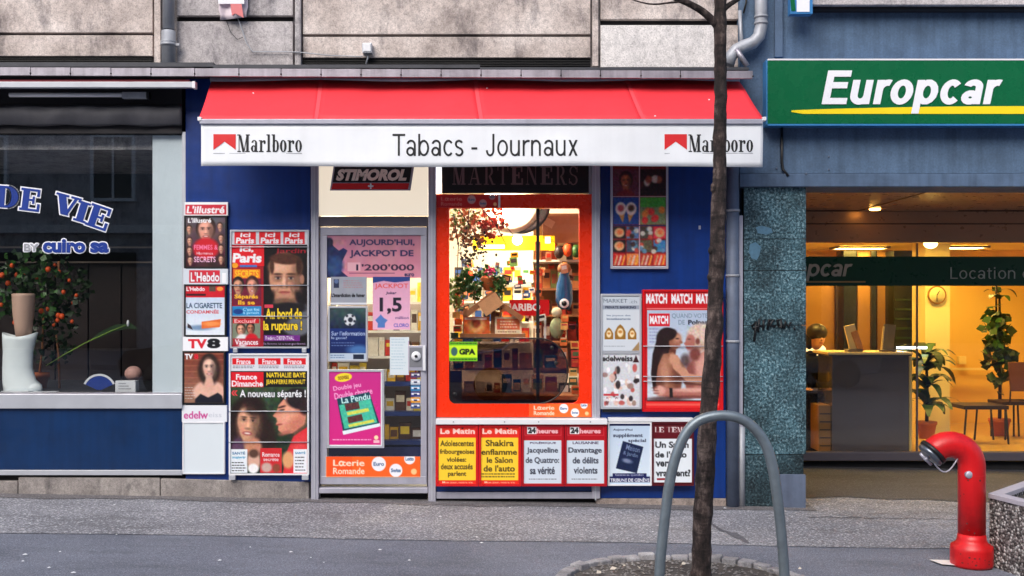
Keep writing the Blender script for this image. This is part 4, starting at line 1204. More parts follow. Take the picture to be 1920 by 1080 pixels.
for yy in (527, 565, 603, 641): pb('rack_shelf', M['white'], mr_t, 850, yy, 1000, yy+3, 2.0, 2.25)
sp = []
for yy in (527, 565, 603, 641):
    a = 852
    while a < 992:
        w = random.uniform(13, 19); sp.append((a, yy-26, w, 26)); a += w + 2
goods('magazine', 'magazine', 'magazine', 'magazines in the rack behind the red window', sp, bright, (2.05, 2.1), .02, 'at the kiosk back', 'rack')
# packets pinned near the glass: left and right edges + lower counter
sp = [(845+random.random()*8, 585+i*13, 14, 11) for i in range(4)] + [(1066+random.random()*6, 640+i*17, 15, 14) for i in range(6)] + [(1044+random.random()*14, 590+i*15, 13, 13) for i in range(4)]
goods('trinket', 'trinket', 'souvenir', 'trinkets hanging by the kiosk window glass', sp, [(214, 110, 50), (190, 60, 40), (220, 170, 90), (60, 90, 50)], (.2, .4), .03, 'hanging by the glass')
cols9 = [(214, 60, 40), (240, 236, 226), (230, 180, 60), (60, 80, 120), (120, 70, 50), (200, 150, 110), (30, 26, 26), (90, 130, 60), (236, 120, 60)]
cm9 = [pm('card_colour', c_, .5, 0, .35, 30) for c_ in cols9]
for i in range(76):
    a, b = random.uniform(846, 1070), random.uniform(472, 612); w, h = random.uniform(6, 15), random.uniform(7, 18)
    y = random.uniform(.3, 1.5); k1 = random.randrange(9); k2 = (k1 + random.randrange(1, 9)) % 9
    t = thing('hanging_card', '%s card with %s print hanging %s column from the window\'s left, %s row' % (colour_word(cols9[k1]), colour_word(cols9[k2]), ORD[int((a-846)/14)], ORD[int((b-472)/10)]), 'card', W(a+w/2, b+h, y), 'cards and packets hanging in the red window')
    an = random.uniform(-14, 14)
    tilt('card_sheet', cm9[k1], t, a+w/2, b+h/2, w, h, an, y, .006); tilt('card_print', cm9[k2], t, a+w/2, b+h/2-h*.12, w*.7, h*.4, an, y-.005, .003)
ct = thing('kiosk_counter', 'low wooden kiosk counter behind the smoked hatch', 'counter', W(950, 900, .5))
pb('counter_top', M['wood'], ct, 815, 742, 1109, 750, .15, 1.0); pb('counter_front', M['wood_dark'], ct, 815, 750, 1109, 960, .2, .24)
pb('shelf_board', M['wood'], ct, 850, 690, 1060, 694, .5, .9)
sp = []
for (yy, x0_, x1_) in ((690, 850, 1050), (741, 870, 1090)):
    a = x0_
    while a < x1_:
        w = random.uniform(10, 24); h = random.uniform(18, 40); sp.append((a, yy-h, w, h)); a += w + 3
goods('counter_pack', 'pack', 'box', 'packs behind the smoked hatch', sp, warmc + [(40, 80, 120), (200, 190, 180)], (.45, .6), .05, 'behind the hatch')
# cap figure, jacket-like souvenir, round badge
vs_ = thing('blue_vase', 'tall blue and white souvenir vase right of the window bar', 'souvenir', W(1058, 575, .4))
MB().lathe(W(1058, 580, .45), [(.05, 0), (.075, .08), (.07, .2), (.04, .3), (.045, .33)], 18).build('vase_body', pm('blue_glaze', (36, 84, 130), .2, 0, .4, 18), vs_)
MB().lathe(W(1058, 580, .45), [(.046, .32), (.06, .34), (.05, .38), (.01, .4)], 18).build('vase_lid', M['wood'], vs_)
kr = thing('key_ring_badge', 'white ring with black centre hanging in the red window', 'souvenir', W(1058, 568, .25))
MB().lathe(W(1058, 569, .25), [(.03, .01), (.04, .005), (.04, 0), (.03, -.005)], 18, 0, 'y').build('ring', M['white'], kr)
MB().lathe(W(1058, 569, .24), [(.022, .005), (.022, -.003)], 14, 0, 'y').build('centre', M['black'], kr)
pl2 = thing('plush_toy', 'grey green plush figure hanging right of the window bar', 'toy', W(1046, 640, .35))
MB().ball(W(1044, 615, .35), .06, .05, .09, 14, 10).build('body', pm('sage_plush', (132, 138, 104), .9, 0, .2, 40, .5, 90), pl2)
MB().ball(W(1044, 586, .35), .045, .045, .045, 14, 10).build('head', pm('cream_plush', (198, 190, 160), .9, 0, .2, 40, .5, 90), pl2)
tp = thing('top_box', 'brown cardboard box at the top right of the red window', 'box', W(1055, 440, 1.0))
pb('carton', M['wood'], tp, 1018, 405, 1098, 455, 1.0, 1.2); tilt('tag_card', pm('tan_card', (190, 150, 120), .7), tp, 1030, 418, 18, 14, 30, .9)
for i, (a, b, mt) in enumerate(((1048, 470, 'wood_dark'), (1064, 466, 'orange'), (1080, 468, 'leaf'))):
    MB
    tag(MB().ball(W(a, b+3, .85), .045, .045, .06, 12, 8).build('round_ornament', M[mt], None), ('dark brown round ornament on the top right shelf', 'orange round ornament on the top right shelf', 'green round ornament on the top right shelf')[i], 'ornament')

# goods behind the door
ds = thing('door_side_shelf', 'blue edged display shelf seen through the kiosk door', 'shelf', W(740, 880, .6))
for yy in (716, 772, 826): pb('shelf_edge', pm('shelf_blue', (34, 56, 120), .4), ds, 618, yy, 815, yy+8, .5, .9)
pb('back_board', pm('grey_back', (150, 140, 140), .7), ds, 600, 560, 830, 900, 1.0, 1.03)
pb('base_box', pm('deep_blue_box', (22, 40, 100), .5), ds, 600, 838, 815, 862, .5, .9); pb('lower_box', M['room_white'], ds, 600, 862, 815, 930, .5, .9)
for yy in (566, 620, 668): pb('shelf_edge', M['white'], ds, 618, yy, 815, yy+4, .5, .9)
sp = []
for yy in (566, 620, 668, 716, 772, 826):
    a = 622
    while a < 800:
        w = random.uniform(9, 22); h = random.uniform(22, 40); sp.append((a, yy-h, w, h)); a += w + 1.5
goods('shelf_pack', 'pack', 'pack', 'packs on the shelves behind the kiosk door', sp, [(236, 200, 60), (230, 180, 50), (226, 216, 196), (190, 50, 40), (120, 80, 50), (240, 236, 226), (90, 60, 50)], (.55, .62), .05, 'behind the door')

# ================================================================ AWNING
aw = thing('kiosk_awning', 'bright red kiosk awning with white valance reading Tabacs Journaux', 'awning', W(900, 300, -.5))
yb_, yf_ = -.10, -.56
def aw_pt(u, v_):   # u 0..1 across, v 0..1 back to front
    pbk = W(396 + (1386-396)*u, 150, yb_); pf = W(372.5 + (1432-372.5)*u, 223, yf_)
    p = pbk.lerp(pf, v_)
    p.z -= .016*math.sin(math.pi*v_)*(1+.5*math.sin(u*23)) + .004*math.sin(u*61+v_*4)*v_*(1-v_)*4 + (.014*max(0, 1-v_*5)*(1+math.sin(u*19+1))*.5)
    return p
us = [0, .208, .5, .787, 1]
for k in range(4):
    mb = MB(); n, m_ = 24, 8; vs = []
    for j in range(m_+1):
        for i in range(n+1):
            u = us[k] + (us[k+1]-us[k])*i/n; vs.append(aw_pt(u, j/m_))
    mb.add(vs, [(j*(n+1)+i, j*(n+1)+i+1, (j+1)*(n+1)+i+1, (j+1)*(n+1)+i) for j in range(m_) for i in range(n)], 0, True)
    o = mb.build('fabric_panel', M['red_fabric'], aw); o.modifiers.new('thick', 'SOLIDIFY').thickness = .0015
for u in us[1:4]:
    mb = MB(); vs = []
    for j in range(9):
        for du in (-.0035, .0035):
            p = aw_pt(u+du, j/8); p.z += .003; p.y -= .001; vs.append(p)
    mb.add(vs, [(2*j, 2*j+1, 2*j+3, 2*j+2) for j in range(8)], 0, True); mb.build('seam', M['red_seam'], aw)
pb('front_bar', M['alu'], aw, 374, 223, 1431, 232, -.585, -.545, .004)
for a in (370, 1430): pb('end_cap', M['white'], aw, a, 219, a+7, 226, -.59, -.54, .003)
MB().tube([W(396, 149, -.06), W(1386, 149, -.06)], .035, 14).build('roller', M['alu'], aw)
for a in (470, 1290):
    e = W(a, 226, -.55); s_ = W(a, 190, -.02); mid = Vector((s_.x + (.35 if a < 900 else -.35), -.3, e.z+.0))
    MB().tube([s_, mid], .02, 8).build('arm', M['alu'], aw); MB().tube([mid, e], .018, 8).build('arm', M['alu'], aw)
mb = MB(); n, m_ = 160, 8; vs = []
def val_y(px, v_): return -.565 + .0045*math.sin(px*.021+v_*2.3)*v_ + .003*math.sin(px*.057+1)*v_ + .0035*math.sin((px-1000)*.03-v_*5)*(px > 1000)*v_ + (.004*v_ if px < 420 else 0)
for j in range(m_+1):
    for i in range(n+1):
        px = 377 + (1430.5-377)*i/n; v_ = j/m_
        p = W(px, 232 + 80*v_ + (1.2*math.sin(px*.01)*v_), -.565); p.y = val_y(px, v_); vs.append(p)
mb.add(vs, [(j*(n+1)+i, j*(n+1)+i+1, (j+1)*(n+1)+i+1, (j+1)*(n+1)+i) for j in range(m_) for i in range(n)], 0, True)
val = mb.build('valance', M['white_sheet'], aw); val.modifiers.new('thick', 'SOLIDIFY').thickness = .0015
YT = -.5672
slab_letters('lettering', M['ink'], val, 'Tabacs - Journaux', 736, 251, 1083, 293, YT, 0, None, .03, sans(.108))
for a in (400, 1246):
    slab_letters('brand_lettering', M['ink'], val, 'Marlboro', a+45, 252, a+166, 285, YT)
    mb = MB(); P = lambda x, y: (W(x, y, YT).x, W(x, y, YT).z)
    mb.prism([P(a, 251.5), P(a+42, 251.5), P(a+42, 281), P(a+21, 265.5), P(a, 281)], YT, YT+.001); mb.build('roof_logo', M['logo_red'], val)
    pb('small_print_line', M['pipe'], val, a, 287, a+166, 288, YT, YT+.001)
for ch in val.children:      # the print follows the cloth
    me = ch.data; o_ = WL[ch.name]; s_ = sc_(-.565)
    for v_ in me.vertices:
        px = 960 + (v_.co.x + o_.x)*s_; t_ = max(0, min(1, (HY - (v_.co.z + o_.z - H)*s_ - 232)/80))
        v_.co.y += val_y(px, t_) + .565
for (a, b, u, v_) in ((474, 172, .085, .3), (1311, 182, .925, .45), (1225, 219, .81, .93), (905, 168, .52, .2)):
    p = aw_pt(u, v_); MB().ball(p + Vector((0, -.002, .003)), .008, .004, .006, 8, 5).build('dropping', M['white'], aw)

# ================================================================ POSTERS, left blue wall
def rack(name, label, cat, rect, yf, group=None):
    return thing(name, label, cat, W((rect[0]+rect[2])/2, rect[3], yf), group)
def snap(t, rect, yf, yb_, w, mt, back=True):
    rim(MB(), *rect, w, yf, yb_).build('frame', mt, t, .001)
    if back: pb('backing', M['white'], t, rect[0]+w, rect[1]+w, rect[2]-w, rect[3]-w, yf+.006, yb_)

RED = (206, 22, 40); WHT = (238, 240, 244); NAVY = (18, 26, 84); YEL = (250, 214, 44); BLK = (18, 18, 24)
# L'illustre header + cover
t = rack('magazine_header', 'white header card reading L\'illustre at the top of the narrow column', 'sign', (346, 379, 427, 403), -.03)
a = Art(346, 379, 427, 404, WHT); a.rect(348, 384, 424, 402, (200, 40, 60)); a.text("L'illustré", 351, 386, 421, 400, WHT, .03, .15)
pb('backing', M['white'], t, 346, 379, 427, 404, -.028, .0); a.build('printed_face', t, -.0285)
t = rack('magazine_cover', 'framed magazine cover with dark haired woman in red', 'magazine', (345, 404, 425, 503), -.03)
a = Art(348, 407, 422, 500, (90, 30, 40)); a.gradv(348, 407, 422, 500, (92, 86, 96), (60, 20, 30)); a.grain(26, 8)
a.face(386, 432, 30, 34, (224, 160, 140), (40, 24, 22)); a.ell(386, 466, 24, 20, (198, 26, 40), .3)
for (x, y) in ((355, 430), (356, 452), (356, 470), (357, 488), (414, 447), (414, 466), (414, 486), (412, 425)): a.face(x, y, 9, 11, (220, 165, 140), (60, 40, 34), smile=False)
a.blur((348, 419, 422, 500), .6); a.text("L'illustré", 353, 409, 396, 418, WHT, .03, .1); a.text('FEMMES &', 364, 459, 408, 468, (236, 120, 160), .02); a.text('SECRETS', 364, 481, 404, 491, (240, 190, 220), .02); a.rect(366, 471, 402, 478, (196, 20, 40)); a.text('Hommes', 369, 472, 399, 477, WHT, .0)
snap(t, (345, 404, 425, 503), -.03, 0, 3, M['black']); a.build('printed_face', t, -.0255)
# L'Hebdo
t = rack('magazine_header', 'red and white header card reading L\'Hebdo', 'sign', (344, 504, 427, 533), -.03)
a = Art(344, 504, 427, 533, (206, 214, 224)); a.rect(355, 507, 412, 530, (206, 40, 60)); a.text("L'Hebdo", 358, 510, 411, 528, WHT, .03, outline=(150, 20, 40)); a.rect(416, 512, 423, 530, WHT)
pb('backing', M['white'], t, 344, 504, 427, 533, -.028, 0); a.build('printed_face', t, -.0285)
t = rack('magazine_cover', 'framed magazine cover with crushed orange cigarette on pale blue', 'magazine', (345, 533, 424, 631), -.03)
a = Art(348, 536, 421, 628, (206, 220, 234)); a.gradv(348, 558, 421, 628, (196, 212, 232), (226, 234, 242)); a.rect(348, 536, 421, 558, (200, 24, 40)); a.text("L'Hebdo", 350, 538, 384, 546, WHT, .03); a.rect(392, 537, 404, 547, (90, 70, 60)); a.ell(412, 542, 6, 4, (240, 150, 60))
a.text('LA CIGARETTE', 350, 568, 416, 578, (34, 60, 90), .02); a.text('CONDAMNÉE', 350, 580, 410, 588, (200, 60, 70), .02)
a.ell(376, 614, 24, 5, (120, 150, 180), .8); a.poly([(378, 603), (414, 598), (412, 613), (378, 616)], (224, 108, 48)); a.ell(396, 607, 15, 4, (245, 150, 80), .8); a.poly([(352, 606), (358, 610), (362, 618), (352, 614)], (50, 40, 44)); a.rect(350, 551, 386, 555, (60, 20, 30)); a.grain(8, 3)
snap(t, (345, 533, 424, 631), -.03, 0, 3, M['black']); a.build('printed_face', t, -.0255)
# TV8
t = rack('magazine_header', 'white header card reading TV8', 'sign', (343, 632, 427, 658), -.03)
a = Art(343, 632, 427, 658, WHT); a.text('TV', 353, 636, 388, 653, (214, 30, 50), .05); a.text('8', 388, 635, 413, 653, BLK, .06)
pb('backing', M['white'], t, 343, 632, 427, 658, -.028, 0); a.build('printed_face', t, -.0285)
t = rack('magazine_cover', 'framed TV magazine cover with smiling long haired woman', 'magazine', (342, 658, 422, 758), -.03)
a = Art(345, 661, 419, 755, (150, 80, 50)); a.gradv(345, 661, 419, 755, (120, 50, 36), (150, 110, 90))
for i in range(8): a.rect(345, 663+i*11, 419, 665+i*11, (186, 120, 90), .5)
a.ell(400, 700, 26, 26, (100, 60, 50), .8, .5)
a.ell(392, 735, 30, 22, (226, 178, 158), .2); a.face(392, 690, 25, 34, (232, 186, 166), (44, 28, 24), longhair=True); a.ell(392, 722, 9, 14, (220, 170, 150), .4); a.poly([(366, 748), (376, 738), (390, 745), (408, 736), (416, 742), (418, 755), (366, 755)], (20, 22, 34)); a.blur((345, 675, 419, 755), .7); a.text('TV', 347, 664, 362, 674, WHT, .05); a.text('8', 364, 664, 372, 674, (214, 30, 50), .05); a.lines(347, 726, 366, 5, 5, (220, 220, 220), 1); a.grain(10, 3)
snap(t, (342, 658, 422, 758), -.03, 0, 3, M['black']); a.build('printed_face', t, -.0255)
# edelweiss header + blank pane
t = rack('magazine_header', 'white header card with pink lowercase edelweiss lettering', 'sign', (341, 760, 425, 791), -.03)
a = Art(341, 760, 425, 791, (226, 230, 236)); a.text('edelw', 345, 771, 390, 785, (196, 60, 140), .02); a.text('eiss', 391, 774, 415, 782, (190, 196, 206), .0)
pb('backing', M['white'], t, 341, 760, 425, 791, -.028, 0); a.build('printed_face', t, -.0285)
t = rack('poster_frame', 'empty white poster frame at the foot of the narrow column', 'frame', (342, 791, 421, 889), -.03)
rim(MB(), 342, 791, 421, 889, 2.5, -.03, 0).build('frame', M['white'], t, .001); pb('blank_sheet', pm('blank_paper', (212, 222, 228), .5, 0, .03), t, 344.5, 793.5, 418.5, 886.5, -.024, 0)

# Ici Paris board
def wire(t, px0, px1, py, y):
    MB().tube([W(px0, py, y), W(px1, py, y)], .0035, 6).build('wire', M['alu_light'], t)
t = rack('magazine_board', 'large magazine board with a man\'s face and red Ici Paris headers', 'magazine', (431, 431, 579, 662), -.05)
a = Art(434, 434, 576, 650, BLK)
a.rect(434, 434, 576, 459, (206, 210, 218))
for x in (440, 486, 531):
    a.rect(x, 435, x+40, 458, (216, 22, 34)); a.text('ici', x+11, 437, x+30, 445, WHT, .03, .1); a.text('Paris', x+3, 446, x+37, 457, WHT, .04, .1)
a.rect(434, 460, 494, 650, (150, 20, 34)); a.rect(434, 461, 496, 499, (220, 24, 36))
a.text('ici,', 450, 462, 476, 474, WHT, .04, .1); a.text('Paris', 437, 475, 491, 493, WHT, .045, .1)
a.rect(450, 497, 482, 501, (60, 110, 180)); a.ell(441, 498, 6, 5, (240, 160, 30)); a.rect(438, 505, 488, 522, (232, 120, 30)); a.text('SECRETS', 441, 507, 485, 520, (250, 200, 40), .02)
a.rect(437, 522, 490, 572, (110, 24, 50)); a.face(447, 537, 18, 24, (210, 150, 120), (26, 18, 18), smile=False); a.face(473, 537, 20, 26, (220, 150, 126), (60, 30, 28))
a.text('Séparés', 440, 552, 484, 562, (245, 190, 40), .03); a.text('Ils se', 447, 563, 478, 571, (245, 190, 40), .03)
a.rect(436, 574, 490, 592, (30, 130, 190)); a.text("C'est fini", 456, 577, 486, 583, (190, 230, 250), .01); a.ell(447, 584, 9, 5, (20, 60, 130)); a.text('à jamais', 456, 584, 486, 590, (190, 230, 250), .01)
a.rect(436, 596, 488, 646, (120, 130, 110)); a.face(452, 618, 15, 18, (220, 160, 130), (60, 40, 30)); a.face(470, 616, 13, 17, (190, 120, 90), (20, 18, 20), smile=False); a.ell(455, 638, 13, 12, (226, 226, 226), .3); a.ell(472, 637, 12, 12, (206, 20, 36), .3); a.rect(437, 597, 486, 606, (196, 20, 34)); a.text('Exclusif', 440, 598, 480, 605, (240, 200, 200), .01)
a.rect(437, 634, 488, 647, (170, 20, 40), .8); a.text('Vacances', 441, 636, 484, 646, WHT, .02)
# the man
a.rect(495, 460, 576, 650, (16, 10, 12)); a.text('Jardin', 516, 466, 573, 478, (150, 16, 34), .02, .1)
a.ell(556, 598, 34, 32, (96, 100, 108), .2); a.ell(520, 590, 24, 24, (30, 28, 32), .3)
a.grain(18, 2, (530, 560, 576, 600))
mk = np.array((206, 148, 118))
a.ell(536, 500, 32, 26, (74, 42, 30), .12); a.ell(535, 548, 24, 30, mk*.7, .2); a.ell(534, 522, 29, 44, mk*.88, .08); a.ell(531, 516, 23, 36, mk, .7); a.ell(524, 500, 17, 11, (228, 178, 148), 1.1, .9); a.ell(557, 526, 9, 34, mk*.55, 1.2, .8); a.ell(566, 524, 4, 9, mk*.8, .3)
a.ell(534, 486, 29, 10, (78, 44, 32), .3, 1, 4); a.ell(510, 500, 4, 14, (70, 40, 30), .5); a.ell(560, 500, 5, 16, (60, 34, 26), .5)
for ex in (521, 545):
    a.ell(ex, 521, 9, 6, mk*.6, 1.1, .8); a.ell(ex, 522, 5, 1.6, (190, 176, 168), .5); a.ell(ex+.3, 521.7, 2.6, 2.4, (40, 34, 36), .3); a.ell(ex, 514, 8.5, 1.9, (60, 36, 28), .6, .9, 0); a.ell(ex, 519.3, 6.5, .9, (50, 30, 28), .5, .8); a.ell(ex, 527, 7, 2, mk*.74, 1, .6)
a.ell(532, 528, 3, 11, (232, 184, 156), .9, .9); a.ell(532, 538, 7, 3.2, mk*.7, .8, .9); a.ell(533, 537, 4, 3, (222, 166, 138), .7); a.ell(537.5, 531, 2, 8, mk*.66, 1, .7)
a.ell(533, 548, 11, 2.2, (140, 66, 60), .5); a.ell(533, 551, 9, 2, (190, 116, 100), .8, .8); a.ell(520, 544, 2, 8, mk*.74, 1, .6, 20); a.ell(547, 544, 2, 8, mk*.6, 1, .7, -20); a.ell(533, 559, 15, 7, mk*.82, 1, .6); a.ell(533, 566, 22, 7, mk*.5, .6, .8)
a.ell(540, 578, 34, 11, (22, 20, 24), .3)
a.ell(506, 560, 7, 16, (18, 12, 14), .6, .9, 25); a.ell(562, 560, 7, 16, (18, 12, 14), .6, .9, -25); a.grain(12, 3, (500, 480, 570, 570)); a.blur((495, 479, 576, 600), .7)
a.rect(496, 571, 512, 577, (210, 60, 80)); a.text('Au bord de', 498, 578, 566, 598, YEL, .03, 0, outline=BLK); a.text('la rupture !', 494, 601, 566, 624, YEL, .03, 0, outline=BLK)
a.rect(495, 628, 562, 639, (110, 40, 130)); a.text('Frédéric DIEFENTHAL', 498, 630, 551, 637, WHT, .01); a.text('Sa femme lui a tout pardonné', 494, 642, 572, 647, (200, 170, 220), .01)
a.grain(10, 1.6)
rim(MB(), 431, 431, 579, 653, 3, -.05, -.0).build('frame', M['alu_light'], t, .001); pb('backing', M['white'], t, 434, 434, 576, 650, -.035, 0); a.build('printed_face', t, -.041)
for yy in (463, 535, 593): wire(t, 431, 579, yy, -.052)
for xx in (441, 570): pb('bottom_hook', M['alu_light'], t, xx-4, 653.2, xx+4, 661, -.05, -.03, .002)
# France Dimanche board
t = rack('magazine_board', 'large magazine board with a couple and France Dimanche headers', 'magazine', (429, 663, 579, 900), -.05)
a = Art(432, 666, 576, 888, (40, 60, 40))
a.rect(432, 666, 576, 696, (214, 218, 226))
for x in (436, 484, 531):
    a.rect(x, 672, x+42, 684, (214, 22, 36)); a.text('France', x+8, 673.5, x+34, 683, WHT, .03); a.lines(x+1, 686, x+41, 2, 3, (60, 60, 80), 1.2, .1)
a.rect(432, 696, 576, 726, BLK); a.rect(433, 698, 494, 727, (214, 22, 36)); a.text('France', 443, 702, 482, 712, WHT, .03); a.text('Dimanche', 435, 714, 493, 725, WHT, .03)
a.text('NATHALIE BAYE', 500, 699, 572, 708, YEL, .03); a.text('JEAN-PIERRE PERNAUT', 499, 712, 572, 723, YEL, .03)
a.gradv(432, 726, 576, 888, (50, 70, 46), (26, 44, 30)); a.grain(22, 6, (432, 726, 576, 888))
# woman left
a.ell(464, 800, 38, 58, (34, 20, 18), .25); a.ell(500, 830, 18, 50, (40, 24, 20), .4)
a.face(466, 792, 44, 62, (222, 164, 132), (36, 20, 18), smile=True, tilt=6); a.ell(478, 762, 18, 20, (34, 20, 18), .5, .8, 30); a.ell(476, 838, 15, 18, (196, 132, 104), .4); a.ell(446, 842, 12, 22, (90, 60, 90), .5)
# man right, three-quarter profile leaning in
a.ell(556, 752, 30, 24, (30, 22, 26), .15); a.poly([(536, 744), (522, 760), (519, 770), (511, 780), (518, 784), (520, 790), (517, 795), (522, 799), (521, 806), (530, 814), (548, 812), (570, 796), (576, 770), (576, 744)], (218, 142, 116))
a.ell(540, 776, 16, 22, (234, 166, 138), 1, .9, 20); a.ell(556, 794, 20, 12, (196, 116, 96), .9, .8, -30); a.ell(566, 770, 7, 10, (206, 124, 102), .4); a.ell(566, 770, 3, 5, (150, 80, 66), .8); a.ell(562, 752, 26, 16, (34, 24, 28), .3, 1, 10); a.ell(572, 762, 10, 16, (44, 30, 32), .5)
a.ell(528, 769, 6, 1.6, (50, 30, 28), .5, 1, -14); a.ell(528, 763, 8, 1.8, (60, 36, 32), .6, 1, -16); a.ell(523, 796, 7, 1.4, (150, 64, 60), .5, 1, -8); a.ell(534, 812, 12, 4, (170, 98, 82), .9, .8, -14)
a.poly([(530, 888), (536, 850), (550, 818), (576, 800), (576, 888)], (216, 44, 52)); a.ell(562, 846, 14, 30, (232, 76, 78), 1, .8)
a.blur((432, 752, 576, 888), .9); a.grain(12, 2.5, (432, 752, 576, 888))
a.text('«', 434, 732, 446, 742, (224, 60, 70), .02); a.text('A nouveau séparés !', 450, 731, 573, 749, WHT, .025, outline=BLK)
a.rect(433, 842, 464, 886, (226, 234, 240)); a.text('SANTÉ', 436, 846, 460, 852, (30, 90, 140), .02); a.text('maigrir', 436, 855, 461, 861, (20, 130, 180), .02); a.lines(435, 866, 462, 4, 5, BLK, 2, .2)
a.ell(476, 864, 12, 20, (216, 170, 150), .4); a.ell(476, 850, 9, 8, (90, 60, 50), .5); a.ell(475, 878, 10, 9, (240, 240, 240), .4)
a.rect(488, 840, 528, 886, (204, 40, 46)); a.text('Romance', 492, 848, 524, 856, WHT, .02); a.text('secrète', 494, 858, 522, 864, WHT, .01); a.ell(500, 876, 10, 9, (200, 170, 160), .5); a.ell(518, 877, 7, 8, (140, 70, 50), .5)
a.ell(540, 862, 11, 16, (222, 160, 110), .4); a.rect(550, 842, 575, 886, (230, 234, 240)); a.text('SANTÉ', 553, 846, 572, 851, (30, 110, 160), .02); a.lines(553, 856, 572, 5, 6, BLK, 2, .2)
a.grain(10, 1.6)
rim(MB(), 429, 663, 579, 891, 3, -.05, 0).build('frame', M['white'], t, .001); pb('backing', M['white'], t, 432, 666, 576, 888, -.035, 0); a.build('printed_face', t, -.041)
for yy in (771, 829): wire(t, 429, 579, yy, -.053)
for xx in (435, 572): pb('bottom_hook', M['alu_light'], t, xx-6, 891.2, xx+6, 900, -.05, -.02, .002)

# ================================================================ POSTERS on the door
YD = .012
a = Art(613, 441, 789, 521, (206, 132, 152)); a.gradv(613, 441, 789, 521, (176, 116, 134), (214, 142, 160)); a.grain(10, 10)
a.poly([(613, 521), (613, 452), (618, 450), (626, 462), (636, 470), (644, 465), (652, 470), (642, 490), (640, 508), (656, 521)], (30, 42, 84)); a.ell(618, 455, 7, 9, (24, 30, 60), .4); a.ell(628, 498, 16, 18, (44, 70, 120), .5); a.grain(20, 5, (613, 450, 650, 521))
a.text("AUJOURD'HUI,", 655, 449, 777, 463, (34, 36, 84), .03); a.text('JACKPOT DE', 656, 469, 775, 484, (34, 36, 84), .03)
a.rect(652, 492, 676, 508, (220, 168, 180)); a.text("1'200'000", 668, 495, 776, 507, (40, 30, 60), .02); a.rect(655, 511, 740, 512.5, (110, 60, 100)); a.text('euro', 758, 512, 776, 518, (34, 36, 84), .03)
sticker('lottery_poster', 'wide pink poster announcing the jackpot at the top of the door', 'poster', a, YD)
a = Art(620, 519, 688, 572, (150, 156, 168)); a.grain(6, 8); a.rect(626, 524, 636, 540, (40, 50, 80)); a.ell(631, 528, 4, 4, (90, 110, 150)); a.lines(644, 526, 680, 4, 4, (190, 90, 90), 1.2, .3, .5); a.text("L'interdiction de fumer", 622, 550, 684, 557, BLK, .04); a.rect(620, 567, 688, 570, (210, 214, 220))
t = sticker('notice', 'grey notice with one bold black line on the door', 'notice', a, YD-.002)
a = Art(618, 578, 686, 674, (24, 40, 90)); a.gradv(618, 578, 686, 616, (60, 84, 80), (20, 34, 60)); a.grain(20, 5, (618, 578, 686, 616)); a.gradv(618, 616, 686, 674, (20, 44, 110), (14, 30, 80))
a.ell(656, 600, 11, 11, (206, 210, 216), .15); a.ell(657, 600, 4.5, 4.5, (30, 36, 50), .3)
for k in range(5): a.ell(656+9*math.cos(k*1.257+.3), 600+9*math.sin(k*1.257+.3), 2.4, 2.4, (40, 46, 60), .5)
a.text('Sur l\'information', 622, 621, 684, 629, (190, 206, 236), .01); a.text('le genie!', 622, 631, 650, 637, (190, 206, 236), .01); a.ell(672, 656, 20, 9, (80, 130, 190), .8, .8); a.lines(622, 642, 672, 2, 5, (120, 140, 190), 1.5, .3); a.rect(618, 662, 686, 674, (180, 196, 214)); a.rect(662, 664, 682, 673, (30, 40, 60)); a.lines(620, 665, 656, 2, 4, (40, 80, 130), 1.4)
t = rack('football_poster', 'dark blue football poster in a grey frame on the door', 'poster', (615, 572, 689, 679), YD)
snap(t, (615, 574, 689, 678), -.008, .018, 3.2, M['alu_light']); a.build('printed_face', t, -.0035)
a = Art(699, 519, 769, 618, (222, 168, 196)); a.gradv(699, 519, 769, 618, (214, 156, 184), (228, 176, 204)); a.poly([(699, 519), (769, 519), (769, 527), (740, 530), (720, 527), (699, 531)], (38, 62, 130)); a.text('JACKPOT', 703, 532, 765, 543, (220, 70, 60), .01); a.text('Joker', 724, 547, 743, 553, (30, 26, 60), .02, .2)
a.text('1,5', 712, 558, 753, 589, (28, 24, 40), .03); a.text('million', 741, 593, 766, 598, (80, 60, 110), .01); a.poly([(704, 600), (712, 592), (714, 589), (720, 596), (727, 600), (722, 606), (722, 614), (708, 614), (709, 606)], (80, 120, 186)); a.text('CLORO', 738, 606, 766, 613, (100, 90, 180), .03); a.grain(5, 3)
sticker('jackpot_poster', 'pink poster with large 1,5 figure and blue cap', 'poster', a, YD-.002)
a = Art(731, 632, 767, 703, (210, 222, 228)); a.lines(734, 636, 764, 11, 5.4, (130, 170, 190), 1.2, .35, .6); a.rect(765, 640, 767, 700, (190, 160, 190))
sticker('notice', 'pale handwritten notice sheet beside the lock plate', 'notice', a, YD-.0035)
for i, (y, c_) in enumerate(((698, (90, 70, 110)), (711, (190, 200, 210)), (723, (50, 130, 180)), (734, (60, 60, 130)), (745, (220, 150, 40)), (756, (70, 90, 140)))):
    a = Art(770, y, 788, y+10, c_); a.rect(772, y+3, 786, y+6, (230, 230, 236)); a.rect(776, y+4, 782, y+7, (40, 50, 90))
    sticker('payment_sticker', ('violet', 'pale grey', 'light blue', 'navy', 'yellow', 'slate blue')[i] + ' payment card sticker in the column on the door glass', 'sticker', a, YD-.001)
a = Art(617, 697, 714, 834, (206, 40, 134)); a.gradv(617, 697, 714, 834, (196, 44, 134), (214, 36, 130))
a.ell(644, 708, 16, 8, (240, 216, 50), .1, 1, -8); a.text('nouveau', 634, 705, 654, 712, (120, 80, 20), .02, 0, -8)
a.text('Double jeu', 625, 721, 677, 732, (244, 170, 214), .02, 0, -9); a.text('Double chance', 627, 732, 698, 744, (244, 170, 214), .02, 0, -9)
